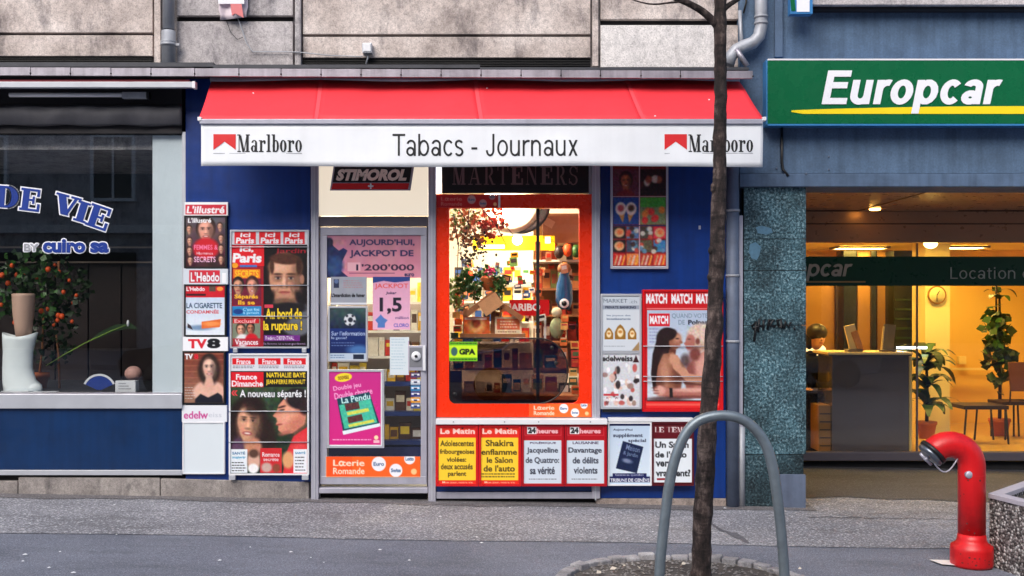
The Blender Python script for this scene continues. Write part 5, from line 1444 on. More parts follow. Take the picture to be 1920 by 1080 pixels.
a.poly([(632, 748), (692, 735), (712, 796), (644, 812)], (16, 66, 82)); a.text('La Pendu', 640, 741, 694, 753, (200, 236, 236), .02, 0, -9); a.poly([(636, 760), (694, 748), (707, 792), (646, 804)], (70, 190, 160)); a.poly([(646, 758), (672, 753), (675, 766), (649, 771)], (90, 50, 50)); a.poly([(651, 782), (678, 776), (681, 788), (654, 794)], (90, 50, 50)); a.poly([(650, 773), (690, 765), (692, 771), (652, 779)], (210, 220, 90))
a.poly([(653, 796), (700, 786), (702, 791), (655, 801)], (210, 220, 90)); a.grain(26, 2.6, (640, 752, 708, 800)); a.poly([(642, 808), (712, 793), (713, 799), (644, 815)], (226, 240, 246))
a.lines(624, 823, 696, 1, 4, (250, 190, 225), 2, .1); a.ell(705, 820, 4, 4, (250, 226, 180)); a.rect(700, 825, 711, 830, (244, 190, 200))
t = rack('lottery_poster', 'magenta scratch card poster in a silver frame low on the door', 'poster', (613, 692, 721, 841), YD)
snap(t, (613, 693, 720, 840), -.012, .018, 4, M['alu_light']); a.build('printed_face', t, -.0065)
def loto(x0, y0, x1, y1, fade=1.0, bgc=(244, 100, 30)):
    a = Art(x0, y0, x1, y1, bgc); w, h = x1-x0, y1-y0
    a.rect(x0, y0, x0+w*.28, y1, (min(255, bgc[0]), max(0, bgc[1]-16), bgc[2]-4)); lc = (252, 224, 200) if fade > .8 else (214, 120, 110)
    a.text('L terie', x0+w*.08, y0+h*.16, x0+w*.41, y0+h*.46, lc, .02); a.ell(x0+w*.165, y0+h*.34, h*.13, h*.13, lc, .1); a.ell(x0+w*.165, y0+h*.34, h*.06, h*.06, bgc, .1)
    a.text('Romande', x0+w*.08, y0+h*.54, x0+w*.41, y0+h*.84, lc, .02)
    for (u, v_, r, st) in ((.56, .36, .34, 'Euro'), (.74, .66, .31, 'Swiss'), (.885, .12, .26, 'Lotto')):
        a.ell(x0+w*u, y0+h*v_, h*r, h*r, (240, 240, 246) if fade > .8 else (200, 150, 150), .08); a.text(st, x0+w*u-h*r*.75, y0+h*v_-h*.09, x0+w*u+h*r*.75, y0+h*v_+h*.09, (40, 80, 130), .03)
    a.ell(x0+w*.93, y0+h*.72, h*.14, h*.14, (250, 200, 140), .2); return a
a = loto(611, 856, 788, 895); a.rect(611, 893.5, 788, 895, (240, 200, 170)); a.rect(611, 856, 612.5, 895, (250, 190, 140))
sticker('lottery_strip', 'orange lottery strip with white circles at the bottom of the door', 'sticker', a, -.004)
sticker('lottery_strip', 'red lottery strip with faded circles at the top left of the red window', 'sticker', loto(818, 366, 936, 389, .5, (196, 26, 26)), -.017)
pb('white_divider', M['white'], None, 934, 366, 938, 389, -.018, -.013).__setitem__('label', 'short white strip end at the top of the red window frame'); bpy.data.objects['white_divider']['category'] = 'strip'
sticker('lottery_strip', 'orange lottery strip at the lower right corner of the red window', 'sticker', loto(992, 757, 1108, 782, 1, (238, 106, 40)), -.017)
a = Art(842, 641, 895, 677, (200, 240, 40)); a.rect(842, 641, 895, 648, (110, 190, 30)); a.rect(842, 670, 895, 677, (110, 190, 30)); a.lines(845, 643, 893, 1, 4, (20, 50, 20), 2.5, 0); a.lines(845, 672, 893, 1, 4, (20, 50, 20), 2.5, 0); a.ell(852, 659, 6, 8, (60, 100, 100), .2); a.text('GPA', 861, 654, 891, 665, (20, 40, 20), .06)
sticker('alarm_sticker', 'bright yellow green GPA alarm sticker in the red window', 'sticker', a, -.008)

# ================================================================ NEWSPAPER PLACARDS under the window
yh = -.10
t0_ = thing('placard_rail', 'long white metal rail holding the newspaper placards under the red window', 'rail', W(977, 797, yh))
pb('rail', M['white'], t0_, 817, 786, 1139, 796, yh-.02, .0, .003)
for x in (850, 946, 1010, 1107): MB().ball(W(x, 791, yh-.021), .006, .003, .006, 8, 5).build('screw', M['pipe'], t0_)
t1_ = thing('placard_rail', 'short white metal rail holding the two placards beside the arch', 'rail', W(1220, 790, yh))
pb('rail', M['white'], t1_, 1141, 784, 1300, 791, -.08, .0, .003)
def placard(rect, art, label, mt, w=4, yf=-.10, hdr=0):
    t = rack('newspaper_placard', label, 'placard', rect, yf)
    x0, y0, x1, y1 = rect
    rim(MB(), x0, y0, x1, y1, w, yf, yf+.03).build('frame', mt, t, .0015)
    pb('backing', mt, t, x0+w, y0+w, x1-w, y1-w, yf+.012, yf+.03)
    art.build('printed_face', t, yf+.009)
    return t
def matin(x0, lines_, blurry=False):
    a = Art(x0, 801, x0+72, 908, (226, 44, 24)); a.text('Le Matin', x0+4, 804, x0+68, 814, (250, 210, 200), .035)
    a.rect(x0+1, 821, x0+70, 900, (250, 206, 50))
    n = len(lines_)
    for i, (s, u0, u1, ya, yb2) in enumerate(lines_): a.text(s, x0+u0, ya, x0+u1, yb2, (60, 50, 20), .025)
    a.text('Mon jour, notre vie', x0+8, 902, x0+64, 907, (255, 220, 190), .01); a.ell(x0+45 if not blurry else x0+50, 802, 2, 3, BLK, .1); return a
a = matin(822, [('Adolescentes', 4, 66, 826, 837), ('fribourgeoises', 3, 67, 842, 854), ('violées:', 16, 52, 857, 866), ('deux accusés', 5, 64, 869, 880), ('parlent', 18, 52, 883, 895)])
placard((817, 797, 896.5, 912), a, 'red edged yellow Le Matin placard with five lines, leftmost of the row', M['red_bright'], 4.5)
a = matin(901, [('Shakira', 10, 62, 825, 837), ('enflamme', 2, 68, 842, 853), ('le Salon', 12, 60, 857, 868), ("de l'auto", 6, 64, 872, 884)], True); a.lines(903, 887, 968, 2, 5, (90, 80, 30), 2.6, .05)
placard((897.5, 797, 977, 912), a, 'red edged yellow Le Matin placard headed Shakira', M['red_bright'], 4.5)
M['crimson'] = pm('crimson_paint', (168, 10, 26), .32, 0, .08)
def heures(x0, lines_, sup):
    a = Art(x0, 795, x0+72, 908, (180, 12, 28)); a.rect(x0+2, 800, x0+70, 817, (214, 60, 70)); a.rect(x0+3, 801, x0+69, 816, (176, 10, 28)); a.rect(x0+7, 801, x0+24, 814, WHT); a.text('24', x0+8, 802, x0+23, 813, BLK, .06); a.text('heures', x0+25, 804, x0+64, 813, (240, 190, 196), .04)
    a.rect(x0+1, 826, x0+70, 906, (206, 218, 230)); a.text(sup, x0+12, 828, x0+60, 833, (60, 40, 70), .02)
    for (s, u0, u1, ya, yb2) in lines_: a.text(s, x0+u0, ya, x0+u1, yb2, (40, 44, 60), .025)
    a.lines(x0+10, 897, x0+62, 1, 4, (90, 90, 100), 1.6, .1); return a
a = heures(982, [('Jacqueline', 6, 64, 839, 852), ('de Quattro:', 4, 66, 857, 870), ('sa vérité', 12, 58, 875, 889)], 'POLÉMIQUE')
placard((978, 791, 1057.5, 912), a, 'crimson framed 24 heures placard with Jacqueline de Quattro headline', M['crimson'], 4)
a = heures(1062, [('Davantage', 4, 66, 839, 852), ('de délits', 12, 60, 857, 869), ('violents', 14, 58, 875, 888)], 'LAUSANNE')
placard((1058.5, 791, 1138, 912), a, 'crimson framed 24 heures placard with Davantage de délits headline', M['crimson'], 4)
M['navy'] = pm('navy_paint', (16, 22, 84), .35, 0, .1)
a = Art(1143, 792, 1220, 908, (196, 214, 232)); a.gradv(1143, 800, 1220, 890, (188, 208, 230), (214, 228, 240)); a.rect(1143, 792, 1220, 799, NAVY); a.text("Aujourd'hui", 1150, 804, 1186, 809, (40, 46, 70), .02); a.text('supplément', 1150, 813, 1205, 822, (40, 46, 70), .025); a.text('spécial', 1178, 823, 1211, 831, (40, 46, 70), .02)
a.poly([(1168, 827), (1206, 838), (1194, 887), (1155, 878)], (20, 34, 70)); a.text('Maison', 1174, 836, 1200, 846, (120, 136, 170), .01, 0, 14); a.text('& Jardin', 1168, 848, 1196, 857, (120, 136, 170), .01, 0, 14); a.ell(1176, 864, 9, 4, (150, 160, 190), .9, .8, 14); a.grain(12, 2, (1156, 828, 1206, 888))
a.rect(1149, 887, 1212, 894, NAVY); a.text('Genève au quotidien', 1154, 888, 1206, 893, WHT, .01); a.rect(1143, 893, 1220, 904, NAVY); a.text('TRIBUNE DE GENÈVE', 1145, 895, 1217, 903, WHT, .03)
placard((1140, 791.5, 1222, 911), a, 'pale blue Tribune de Geneve placard with a tilted dark booklet', M['white'], 3, -.075)
a = Art(1226, 794, 1298, 906, (96, 12, 24)); a.text('LE TEMPS', 1228, 801, 1295, 811, (236, 226, 226), 0, 0, slab=True); a.rect(1226, 823, 1297, 904, (228, 236, 242)); 
for s, x0_, x1_, ya, yb2 in (('Un Salon', 1229, 1291, 828, 840), ("de l'auto", 1229, 1287, 846, 858), ('vert,', 1230, 1262, 863, 877), ('vraiment?', 1230, 1294, 880, 893)): a.text(s, x0_, ya, x1_, yb2, BLK, .03)
a.rect(1232, 896, 1254, 900, (150, 20, 40))
placard((1222.5, 791.5, 1301, 911), a, 'dark maroon framed Le Temps placard behind the steel arch', pm('maroon_paint', (84, 10, 22), .35), 3.5, -.075)

# ================================================================ right blue wall
def product(a, x0, y0, x1, y1, kind, base):
    a.rect(x0, y0, x1, y1, base); cx, cy, w, h = (x0+x1)/2, (y0+y1)/2, x1-x0, y1-y0
    if kind == 'cones':
        for sx in (-.2, .2):
            a.poly([(cx+sx*w-w*.15, cy), (cx+sx*w+w*.17, cy), (cx+sx*w*.6, y1-h*.06)], (196, 130, 70)); a.ell(cx+sx*w, cy-h*.08, w*.21, h*.24, (236, 206, 196), .2); a.ell(cx+sx*w, cy-h*.1, w*.12, h*.12, (200, 70, 80) if sx < 0 else (90, 56, 40), .6)
    elif kind == 'fruit':
        a.rect(x0, y0, x1, y0+h*.35, (70, 150, 50))
        for k in range(7): a.ell(x0+w*random.uniform(.1, .9), y0+h*random.uniform(.42, .85), w*.12, h*.13, random.choice([(220, 50, 50), (230, 120, 50), (206, 40, 90)]), .4)
    elif kind == 'portrait': a.face(cx, cy-h*.05, w*.42, h*.5, (180, 90, 60), (30, 14, 14)); a.ell(cx, y1, w*.35, h*.22, (120, 26, 30), .3)
    elif kind == 'crowd':
        for k in range(6): a.ell(x0+w*random.random(), y0+h*random.uniform(.3, .8), w*.12, h*.14, random.choice([(120, 50, 40), (200, 180, 170), (70, 20, 20), (150, 70, 50)]), .6)
    elif kind == 'round': a.ell(cx, cy, w*.4, h*.4, (216, 176, 130), .3); a.ell(cx+w*.05, cy-h*.05, w*.24, h*.22, (230, 110, 60), .9)
    elif kind == 'mix':
        for k in range(5): a.ell(x0+w*random.random(), y0+h*random.random(), w*.2, h*.2, random.choice([(90, 130, 160), (200, 190, 180), (60, 40, 36), (190, 70, 60)]), .5)
    elif kind == 'bars':
        for k in range(3): a.poly([(x0+w*(.05+.3*k), y1), (x0+w*(.3+.3*k), y0+h*.1), (x0+w*(.42+.3*k), y0+h*.2), (x0+w*(.2+.3*k), y1)], [(206, 150, 110), (220, 190, 170), (230, 150, 60)][k])
t = rack('ice_cream_board', 'tall ice cream picture board high on the right blue panel', 'board', (1145, 300, 1253, 504), -.04)
a = Art(1149, 304, 1249, 499, (120, 20, 24))
product(a, 1150, 318, 1198, 367, 'portrait', (96, 40, 60)); product(a, 1200, 318, 1248, 367, 'crowd', (40, 16, 20))
product(a, 1150, 370, 1198, 421, 'cones', (30, 60, 130)); product(a, 1200, 370, 1248, 421, 'fruit', (120, 130, 90))
for i, (k1, c1) in enumerate((('round', (30, 26, 30)), ('mix', (80, 110, 150)), ('mix', (70, 60, 50)), ('round', (210, 40, 60)))): product(a, 1150+i*25, 425, 1173+i*25, 447, k1, c1)
for i, (k1, c1) in enumerate((('round', (24, 20, 24)), ('mix', (60, 70, 90)), ('mix', (90, 80, 60)), ('mix', (60, 120, 170)))): product(a, 1150+i*25, 450, 1173+i*25, 472, k1, c1)
for i in range(4): product(a, 1150+i*25, 475, 1173+i*25, 497, 'bars', [(190, 40, 30), (224, 120, 60), (180, 60, 40), (210, 60, 40)][i])
a.blur((1149, 304, 1249, 499), .8); a.grain(26, 2.2); a.rect(1198, 304, 1200, 499, (190, 150, 160)); a.rect(1149, 368, 1249, 369.5, (190, 150, 160)); a.rect(1149, 422, 1249, 424, (30, 40, 90)); a.grain(14, 2)
snap(t, (1145, 300, 1253, 504), -.04, 0, 4, M['alu']); a.build('printed_face', t, -.035)

t = rack('magazine_holder', 'grey two pane holder with Market and edelweiss covers', 'holder', (1126, 551, 1203, 767), -.04)
a = Art(1130, 556, 1199, 658, (192, 202, 212)); a.text('MARKET', 1132, 561, 1176, 568, (90, 100, 116), .0, slab=False); a.text('.ch', 1180, 563, 1194, 569, (120, 130, 146), 0); a.rect(1130, 573, 1198, 580, (150, 160, 176)); a.text('PRIVATE BANKING', 1135, 574, 1192, 579, (30, 40, 60), .03)
a.rect(1131, 582, 1198, 656, (206, 214, 222)); a.text('les joyaux des', 1138, 590, 1182, 594, (90, 110, 140), .01); a.text('Investissements', 1138, 596, 1182, 600, (70, 90, 120), .02)
for (x, r) in ((1142, 8), (1163, 10), (1185, 8)):
    yb2 = 636; hh = 22 if r == 8 else 28
    a.poly([(x-r, yb2), (x-r, yb2-hh*.5), (x-r*.5, yb2-hh*.85), (x, yb2-hh), (x+r*.5, yb2-hh*.85), (x+r, yb2-hh*.5), (x+r, yb2)], (150, 104, 30)); a.ell(x, yb2-hh*.45, r*.55, hh*.3, (240, 220, 180), .3); a.ell(x, yb2-hh*.5, r*.35, hh*.1, (196, 130, 50), .6)
a.poly([(1184, 657), (1198, 640), (1198, 657)], (160, 130, 90)); a.lines(1133, 648, 1180, 1, 3, (130, 140, 150), 1.2)
b_ = Art(1130, 664, 1199, 763, (206, 210, 216)); b_.text('edelweiss', 1129, 667, 1186, 678, (26, 22, 26), .03); b_.poly([(1186, 680), (1192, 666), (1198, 680)], (60, 20, 30))
for k in range(46):
    x, y = random.uniform(1133, 1196), random.uniform(684, 758); b_.ell(x, y, random.uniform(2, 6), random.uniform(3, 8), random.choice([(226, 190, 176), (40, 30, 34), (240, 240, 244), (190, 80, 76), (150, 120, 110), (230, 226, 226), (120, 60, 60)]), .4, .9)
b_.rect(1132, 738, 1160, 742, (200, 60, 70)); b_.text('femmes', 1134, 744, 1162, 752, WHT, .03); b_.grain(16, 2)
rim(MB(), 1126, 551, 1203, 767, 4, -.04, 0).build('frame', M['alu_light'], t, .0015); pb('cross_bar', M['alu_light'], t, 1130.2, 658.5, 1198.8, 663.5, -.04, -.01)
pb('backing', M['white'], t, 1130.2, 555.2, 1198.8, 762.8, -.008, .0)
a.build('printed_face', t, -.034); b_.build('printed_face', t, -.034)
pb('lower_lip', M['black'], t, 1130, 767.3, 1200, 773, -.03, 0)

t = rack('match_board', 'red framed poster board of an embracing couple behind the tree trunk', 'board', (1205, 543, 1356, 775), -.06)
a = Art(1209, 547, 1352, 768, (200, 18, 26))
for x in (1212, 1259, 1305): a.text('MATCH', x, 551, x+39, 570, WHT, .05, .0)
a.rect(1213, 578, 1348, 580, (232, 120, 120)); a.rect(1214, 582, 1346, 752, (180, 198, 216)); a.gradv(1214, 582, 1346, 752, (176, 192, 214), (206, 216, 228))
a.rect(1217, 588, 1256, 612, (210, 20, 40)); a.text('MATCH', 1219, 592, 1253, 608, WHT, .05)
a.text('QUAND VOTERA', 1260, 588, 1340, 598, (120, 140, 160), .01); a.text('DE', 1272, 600, 1284, 609, (120, 140, 160), .01); a.text('Polnareff', 1290, 600, 1342, 609, (24, 30, 50), .04); a.lines(1218, 616, 1252, 5, 6, (110, 110, 170), 2, .5, .7)
# couple seen from the side, bare armed, holding each other
hairw = (38, 22, 22)
S1, S2, S3 = (104, 58, 46), (150, 94, 72), (204, 148, 120)      # her skin: dark, mid, light
T1, T2, T3 = (124, 64, 58), (178, 110, 98), (222, 168, 154)     # his skin
# his back and shoulder
a.poly([(1346, 640), (1330, 652), (1304, 668), (1288, 690), (1284, 716), (1290, 742), (1346, 748)], T2); a.ell(1326, 690, 30, 34, T3, .9, .8); a.ell(1294, 700, 9, 34, T1, .9, .8); a.ell(1338, 730, 26, 18, T1, .9, .5)
# his head, light curly hair, face turned left
a.ell(1312, 634, 25, 25, (196, 160, 140), .2); a.ell(1316, 624, 24, 19, (222, 200, 184), .4, .8); a.grain(34, 2.2, (1288, 608, 1346, 656)); a.ell(1294, 642, 9, 15, T2, .25, 1, 8); a.ell(1286, 644, 3.5, 3, T2, .3); a.ell(1292, 636, 3, 1.2, (90, 50, 46), .6); a.ell(1290, 652, 4, 1.5, (170, 80, 76), .6); a.ell(1303, 664, 10, 12, T1, .5); a.ell(1308, 640, 4, 6, T1, .5)
# her long hair and face
a.ell(1252, 636, 21, 22, hairw, .12, 1, -20); a.poly([(1232, 636), (1224, 664), (1221, 700), (1225, 730), (1236, 738), (1246, 700), (1258, 664), (1262, 640)], hairw); a.ell(1266, 640, 11, 16, S2, .2, 1, 14); a.ell(1270, 634, 8, 9, S3, 1, .8); a.ell(1277, 642, 3.2, 2.6, S2, .3); a.ell(1270, 635, 3.4, 1.2, (50, 26, 26), .5); a.ell(1273, 649, 4, 1.6, (176, 76, 72), .5); a.ell(1256, 628, 14, 10, hairw, .3, 1, -30); a.poly([(1256, 652), (1268, 656), (1266, 668), (1252, 668)], S1)
# her back, shoulder and the arm reaching round him
a.poly([(1244, 664), (1262, 660), (1274, 672), (1280, 700), (1276, 736), (1238, 742), (1230, 716), (1234, 686)], S2); a.ell(1246, 700, 9, 30, S3, .9, .7); a.ell(1270, 706, 8, 26, S1, .9, .8); a.ell(1238, 724, 8, 16, S1, .9, .7)
a.poly([(1256, 664), (1270, 666), (1292, 700), (1340, 710), (1342, 721), (1286, 716), (1262, 690)], S3); a.poly([(1268, 694), (1288, 717), (1342, 722), (1342, 725), (1284, 721)], S1, .8); a.ell(1262, 674, 8, 10, S3, .6)
# his forearm across her waist, wrist band, hand
a.poly([(1344, 724), (1296, 730), (1252, 728), (1236, 722), (1228, 730), (1236, 742), (1262, 744), (1344, 745)], T2); a.ell(1300, 731, 40, 4, T3, .8, .9); a.ell(1290, 744, 52, 3, T1, .8, .9); a.ell(1237, 732, 11, 9, T3, .5, .9); a.poly([(1255, 727), (1261, 727), (1262, 745), (1256, 745)], (34, 26, 30))
for k in range(3): a.ell(1228+k*1.5, 727+k*5, 6, 1.2, T1, .5, .8)
a.ell(1284, 676, 8, 12, (64, 40, 40), .7, .75); a.ell(1250, 748, 40, 4, (70, 40, 40), .8, .8)
a.blur((1214, 614, 1346, 750), .7); a.grain(10, 2.5, (1214, 614, 1346, 750)); a.rect(1214, 750, 1346, 752, (60, 20, 20)); a.grain(7, 2.2); a.rect(1212, 753, 1348, 764, (232, 40, 40)); a.rect(1212, 756, 1348, 760, (244, 90, 80))
rim(MB(), 1205, 543, 1356, 772, 4, -.06, 0).build('frame', M['red_bright'], t, .0015); pb('backing', M['red_bright'], t, 1209.2, 547.2, 1351.8, 767.8, -.04, 0); a.build('printed_face', t, -.052)
wire(t, 1206, 1355, 649, -.066); wire(t, 1206, 1355, 706, -.066); wire(t, 1206, 1355, 715, -.066)

# ================================================================ RIGHT BUILDING (car rental office)
rb = thing('office_building', 'blue grey rendered building front over the car rental office', 'building', W(1650, 350, .3))
RX = 2700
def bb(name, mt, a, b, c_, d_, yf, yb2, bev=0): return pb(name, M[mt] if isinstance(mt, str) else mt, rb, a, b, c_, d_, yf, yb2, bev)
bb('wall', 'render_blue', 1387, -420, RX, 325, .0, .4)
bb('wall', 'render_blue', 1387, 351, 1394, 960, .16, 2.3)
bb('beam_lip', 'render_dark', 1387, 325.5, RX, 350, -.05, .4, .006)
bb('corner_pilaster', 'render_dark', 1453, -420, 1468, 107, -.03, -.001, .004)
bb('ledge_stone', 'stone_grey', 1523, -6, RX, 9, -.14, -.001, .006)
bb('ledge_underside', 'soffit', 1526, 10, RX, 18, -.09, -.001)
mb = MB().tube([W(1466, 236, -.02), W(1466, 305, -.02), W(1468, 318, -.02), W(1478, 330, -.055)], .012, 8); mb.build('cable', M['black'], rb)
for (a, b) in ((1512, 326), (1554, 294), (1554, 318), (1456, 316)): MB().ball(W(a, b, -.004 if b < 324 else -.052), .008, .006, .01, 8, 5).build('bolt', M['pipe_blue'], rb)
# soffit: bronze ceiling panels, fascia
zc = W(0, 350, -.04).z
xs_ = [W(1387, 0, .4).x, 2.55, 3.55, 4.55, 5.55, 6.55, 7.8]
for i in range(len(xs_)-1):
    for (ya, yb2) in ((.402, 1.2), (1.206, 2.18)):
        MB().box(xs_[i]+.003, ya, zc+.004+.008*(i % 2), xs_[i+1]-.003, yb2, zc+.05).build('ceiling_panel', M['bronze'], rb)
MB().box(W(1387, 0).x, .4, zc+.06, 8, 5.8, zc+.3).build('slab', M['dark'], rb)
zf0 = W(0, 420, 2.2).z; zf1 = W(0, 455, 2.2).z
MB().box(2.2, 2.2, zf0+.006, 7.8, 2.25, zc+.004).build('fascia_panel', M['bronze'], rb)
MB().box(2.2, 2.19, zf1, 7.8, 2.25, zf0-.004).build('fascia_panel', M['bronze'], rb)
MB().box(2.2, 2.21, zf0-.006, 7.8, 2.24, zf0+.008).build('fascia_joint', M['dark'], rb)

# granite pillar
gp = thing('granite_pillar', 'mottled blue green granite clad pillar with scribbled tag', 'pillar', W(1450, 960, .1))
pb('core', M['dark'], gp, 1398, 352, 1503, 985, .02, .6)
rows = [351, 448, 507, 610, 852]
for i in range(4): pb('granite_slab', M['granite'], gp, 1395, rows[i]+.6, 1506.5, rows[i+1]-.6, .0, .02, .0015)
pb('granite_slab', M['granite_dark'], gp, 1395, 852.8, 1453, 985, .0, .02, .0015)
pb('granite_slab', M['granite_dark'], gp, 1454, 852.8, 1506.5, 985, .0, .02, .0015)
for i in range(4): MB().box(W(1506.5, 0).x, .0, W(0, rows[i+1]-.6).z, W(1506.5, 0).x+.02, .6, W(0, rows[i]+.6).z).build('side_slab', M['granite'], gp)
pb('grey_guard_plate', M['pipe_blue'], gp, 1457, 890, 1511, 985, -.03, -.002, .003)
for pts_ in ([(1406, 458), (1417, 454), (1427, 463), (1424, 478), (1419, 488), (1409, 484), (1404, 472)], [(1417, 426), (1428, 423), (1446, 428), (1449, 436), (1436, 440), (1421, 437)]):
    MB().prism([(W(a, b, -.001).x, W(a, b, -.001).z) for a, b in pts_], -.0012, -.0002).build('worn_patch', pm('pale_scrape', (82, 122, 146), .6, 0, .35, 30, .3, 60), gp)
def scribble(pts, par, y=-.004, r=.0105, mt='ink'):
    return MB().tube([W(a, b, y) for a, b in pts], r, 5).build('tag_stroke', M[mt], par)
for p in (((1410, 612), (1418, 602), (1414, 640)), ((1424, 598), (1421, 622)), ((1410, 616), (1428, 610)), ((1432, 600), (1431, 618)), ((1439, 618), (1442, 600), (1451, 599), (1443, 610), (1454, 613)), ((1460, 612), (1457, 600), (1464, 598), (1466, 614), (1459, 612)), ((1470, 616), (1473, 602), (1478, 613), (1483, 604)), ((1489, 614), (1490, 618))):
    scribble(p, gp)

vs = []
for k in range(30):
    q = on_ground(1512+k*14, 969+k*.25+math.sin(k*1.7)*1.2, .0075); vs += [q, q+Vector((0, .016+.008*math.sin(k*2.3), 0))]
struct(MB().add(vs, [(2*k, 2*k+2, 2*k+3, 2*k+1) for k in range(29)]).build('pavement_joint', M['patch']))
# vertical drainpipes by the pillar
dp = thing('drainpipe', 'wide blue grey downpipe standing beside the granite pillar', 'drainpipe', W(1374, 960, -.03))
MB().tube([W(1374, 300, -.01), W(1374, 958, -.01)], .052, 16).build('pipe', M['pipe_blue'], dp)
for yy in (395, 517, 640): MB().lathe(W(1374, yy, -.01), [(.057, -.01), (.059, 0), (.057, .01)], 16).build('clamp', M['pipe'], dp)
dp2 = thing('drainpipe', 'thin pale conduit strip between the downpipe and the granite pillar', 'conduit', W(1390, 960, -.02))
pb('conduit', M['alu'], dp2, 1386, 404, 1393, 958, -.02, .05, .002)
MB().tube([W(1390, 958, .0), W(1390, 800, .0)], .03, 12).build('lower_sleeve', M['stone_grey'] if False else M['pipe'], dp2)
pb('dark_gap_strip', M['dark'], dp2, 1381, 314, 1385.5, 404, .02, .1)
# upper curved pipe
up = thing('drainpipe', 'grey gutter pipe bending into the corner above the awning', 'drainpipe', W(1427, 100, -.1))
P = [(1427, -420), (1427, 30), (1427, 52)]
cv = [W(1427, -420, -.08), W(1427, 20, -.08), W(1427, 50, -.08), W(1423, 68, -.08), W(1412, 80, -.085), W(1396, 86, -.09), W(1381, 93, -.1), W(1370, 106, -.1), W(1365, 122, -.1)]
MB().tube(cv, .05, 18).build('pipe', M['pipe'], up)
for yy in (32, 44): MB().lathe(W(1427, yy, -.08), [(.055, -.01), (.058, 0), (.055, .01)], 18).build('pipe_ring', M['pipe'], up)
MB().tube([W(1380, 92, -.14), W(1401, 124, -.14)], .022, 8).build('strut', M['zinc'], up)
MB().tube([W(1387, 20, -.03), W(1389, 60, -.03), W(1391, 84, -.05)], .016, 8).build('small_pipe', M['pipe'], up)
MB().tube([W(1401, -60, -.03), W(1399, 5, -.03), W(1394, 25, -.03)], .008, 6).build('cable', M['black'], up)

# Europcar sign box
es = thing('shop_sign', 'long green car rental sign box with white italic Europcar lettering', 'sign', W(1700, 236, -.1))
Y0 = -.15
pb('sign_face', M['green_sign'], es, 1440, 114, RX, 232, Y0, Y0+.02, .002)
pb('sign_box', M['sign_blue_edge'], es, 1437, 111.5, RX, 235, Y0+.021, -.001, .004)
pb('top_edge', M['white'], es, 1440, 110, RX, 113, Y0-.002, Y0+.03)
pb('bottom_edge', M['sign_blue_edge'], es, 1440, 232.3, RX, 235.5, Y0-.002, Y0+.02)
shear = lambda cy, k: (lambda x, y: (x + k*(cy-y), y))
slab_letters('lettering', M['sign_white'], es, 'Europcar', 1545, 132, 1876, 213, Y0-.006, 0, shear(172, .2), -.02, sans(.19, .185))
mb = MB(); n = 40; vs = []
for i in range(n+1):
    u = i/n; px = 1484 + 900*u
    top = 207 - 8*math.sin(math.pi*min(1, u*1.05))**.8 if u < .97 else 207
    q = W(px, top, Y0-.003); b_ = W(px, 213.5 if 0 < i < n else 210, Y0-.003); vs += [q, b_]
vs2 = [Vector((p.x, p.y+.0028, p.z)) for p in vs]; m_ = len(vs)
mb.add(vs+vs2, [(2*i, 2*i+1, 2*i+3, 2*i+2) for i in range(n)] + [(2*i, 2*i+2, m_+2*i+2, m_+2*i) for i in range(n)] + [(2*i+1, m_+2*i+1, m_+2*i+3, 2*i+3) for i in range(n)])
mb.build('yellow_swoosh', M['sign_yellow'], es)
# small blue / white sign at the top
bs_ = thing('projecting_sign', 'blue edged white and green sign cropped by the top edge', 'sign', W(1503, 24, -.2))
pb('blue_frame', M['sign_blue_edge'], bs_, 1482, -60, 1524, 26, -.2, -.12, .003); pb('white_face', M['sign_white'], bs_, 1494, -57, 1518, 22, -.204, -.2005); para('green_wedge', M['green_sign'], bs_, 1480, -57, 1488, 20, -4, -.206, -.2005)
bl2 = thing('balcony_rail', 'weathered balcony edge with pale railing feet cropped by the top', 'railing', W(1750, 0, -.1))
for i in range(12): pb('rail_foot', M['zinc'], bl2, 1800+i*34, -10, 1812+i*34, -7, -.12, -.1, .001); pb('baluster', M['zinc'], bl2, 1803+i*34, -60, 1808+i*34, -10, -.115, -.105)
pb('hand_rail', M['zinc'], bl2, 1790, -64, 2200, -60, -.13, -.09)

# ---------------- storefront glazing, set back
of = thing('office_glazing', 'glazed car rental storefront set back behind the pillar', 'shop front', W(1700, 865, 2.2))
oz = lambda py, y=2.2: W(0, py, y).z
XA, XB = W(1400, 0, 2.2).x, 7.7
for i, (a, b) in enumerate(((1400, 1719), (1721, 2050), (2052, 2381))):
    pb('pane', M['glass'], of, a, 456, b, 850, 2.235, 2.243)
pb('base_frame', M['frame_grey'], of, 1400, 848, 2380, 864, 2.17, 2.27, .004)
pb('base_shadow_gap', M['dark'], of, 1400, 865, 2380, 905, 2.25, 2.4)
pb('glass_joint', M['frame_grey'], of, 1718.6, 456, 1721.4, 847, 2.228, 2.25)
pb('green_band', pm('dark_green_film', (4, 62, 34), .3, 0, .08), of, 1400, 481, 2380, 536, 2.22, 2.23)
slab_letters('lettering', pm('silver_grey_print', (176, 176, 168), .4), of, 'Europcar', 1427, 486, 1597, 527, 2.213, 0, shear(505, .2), -.02, sans(.15, .16))
pb('swoosh_line', pm('tan_line', (170, 140, 90), .5), of, 1460, 527, 1623, 530, 2.213, 2.217)
slab_letters('lettering', pm('silver_grey_print2', (172, 180, 170), .4), of, 'Location de voitures', 1782, 501, 2080, 523, 2.213, 0, None, .06, sans(.1))

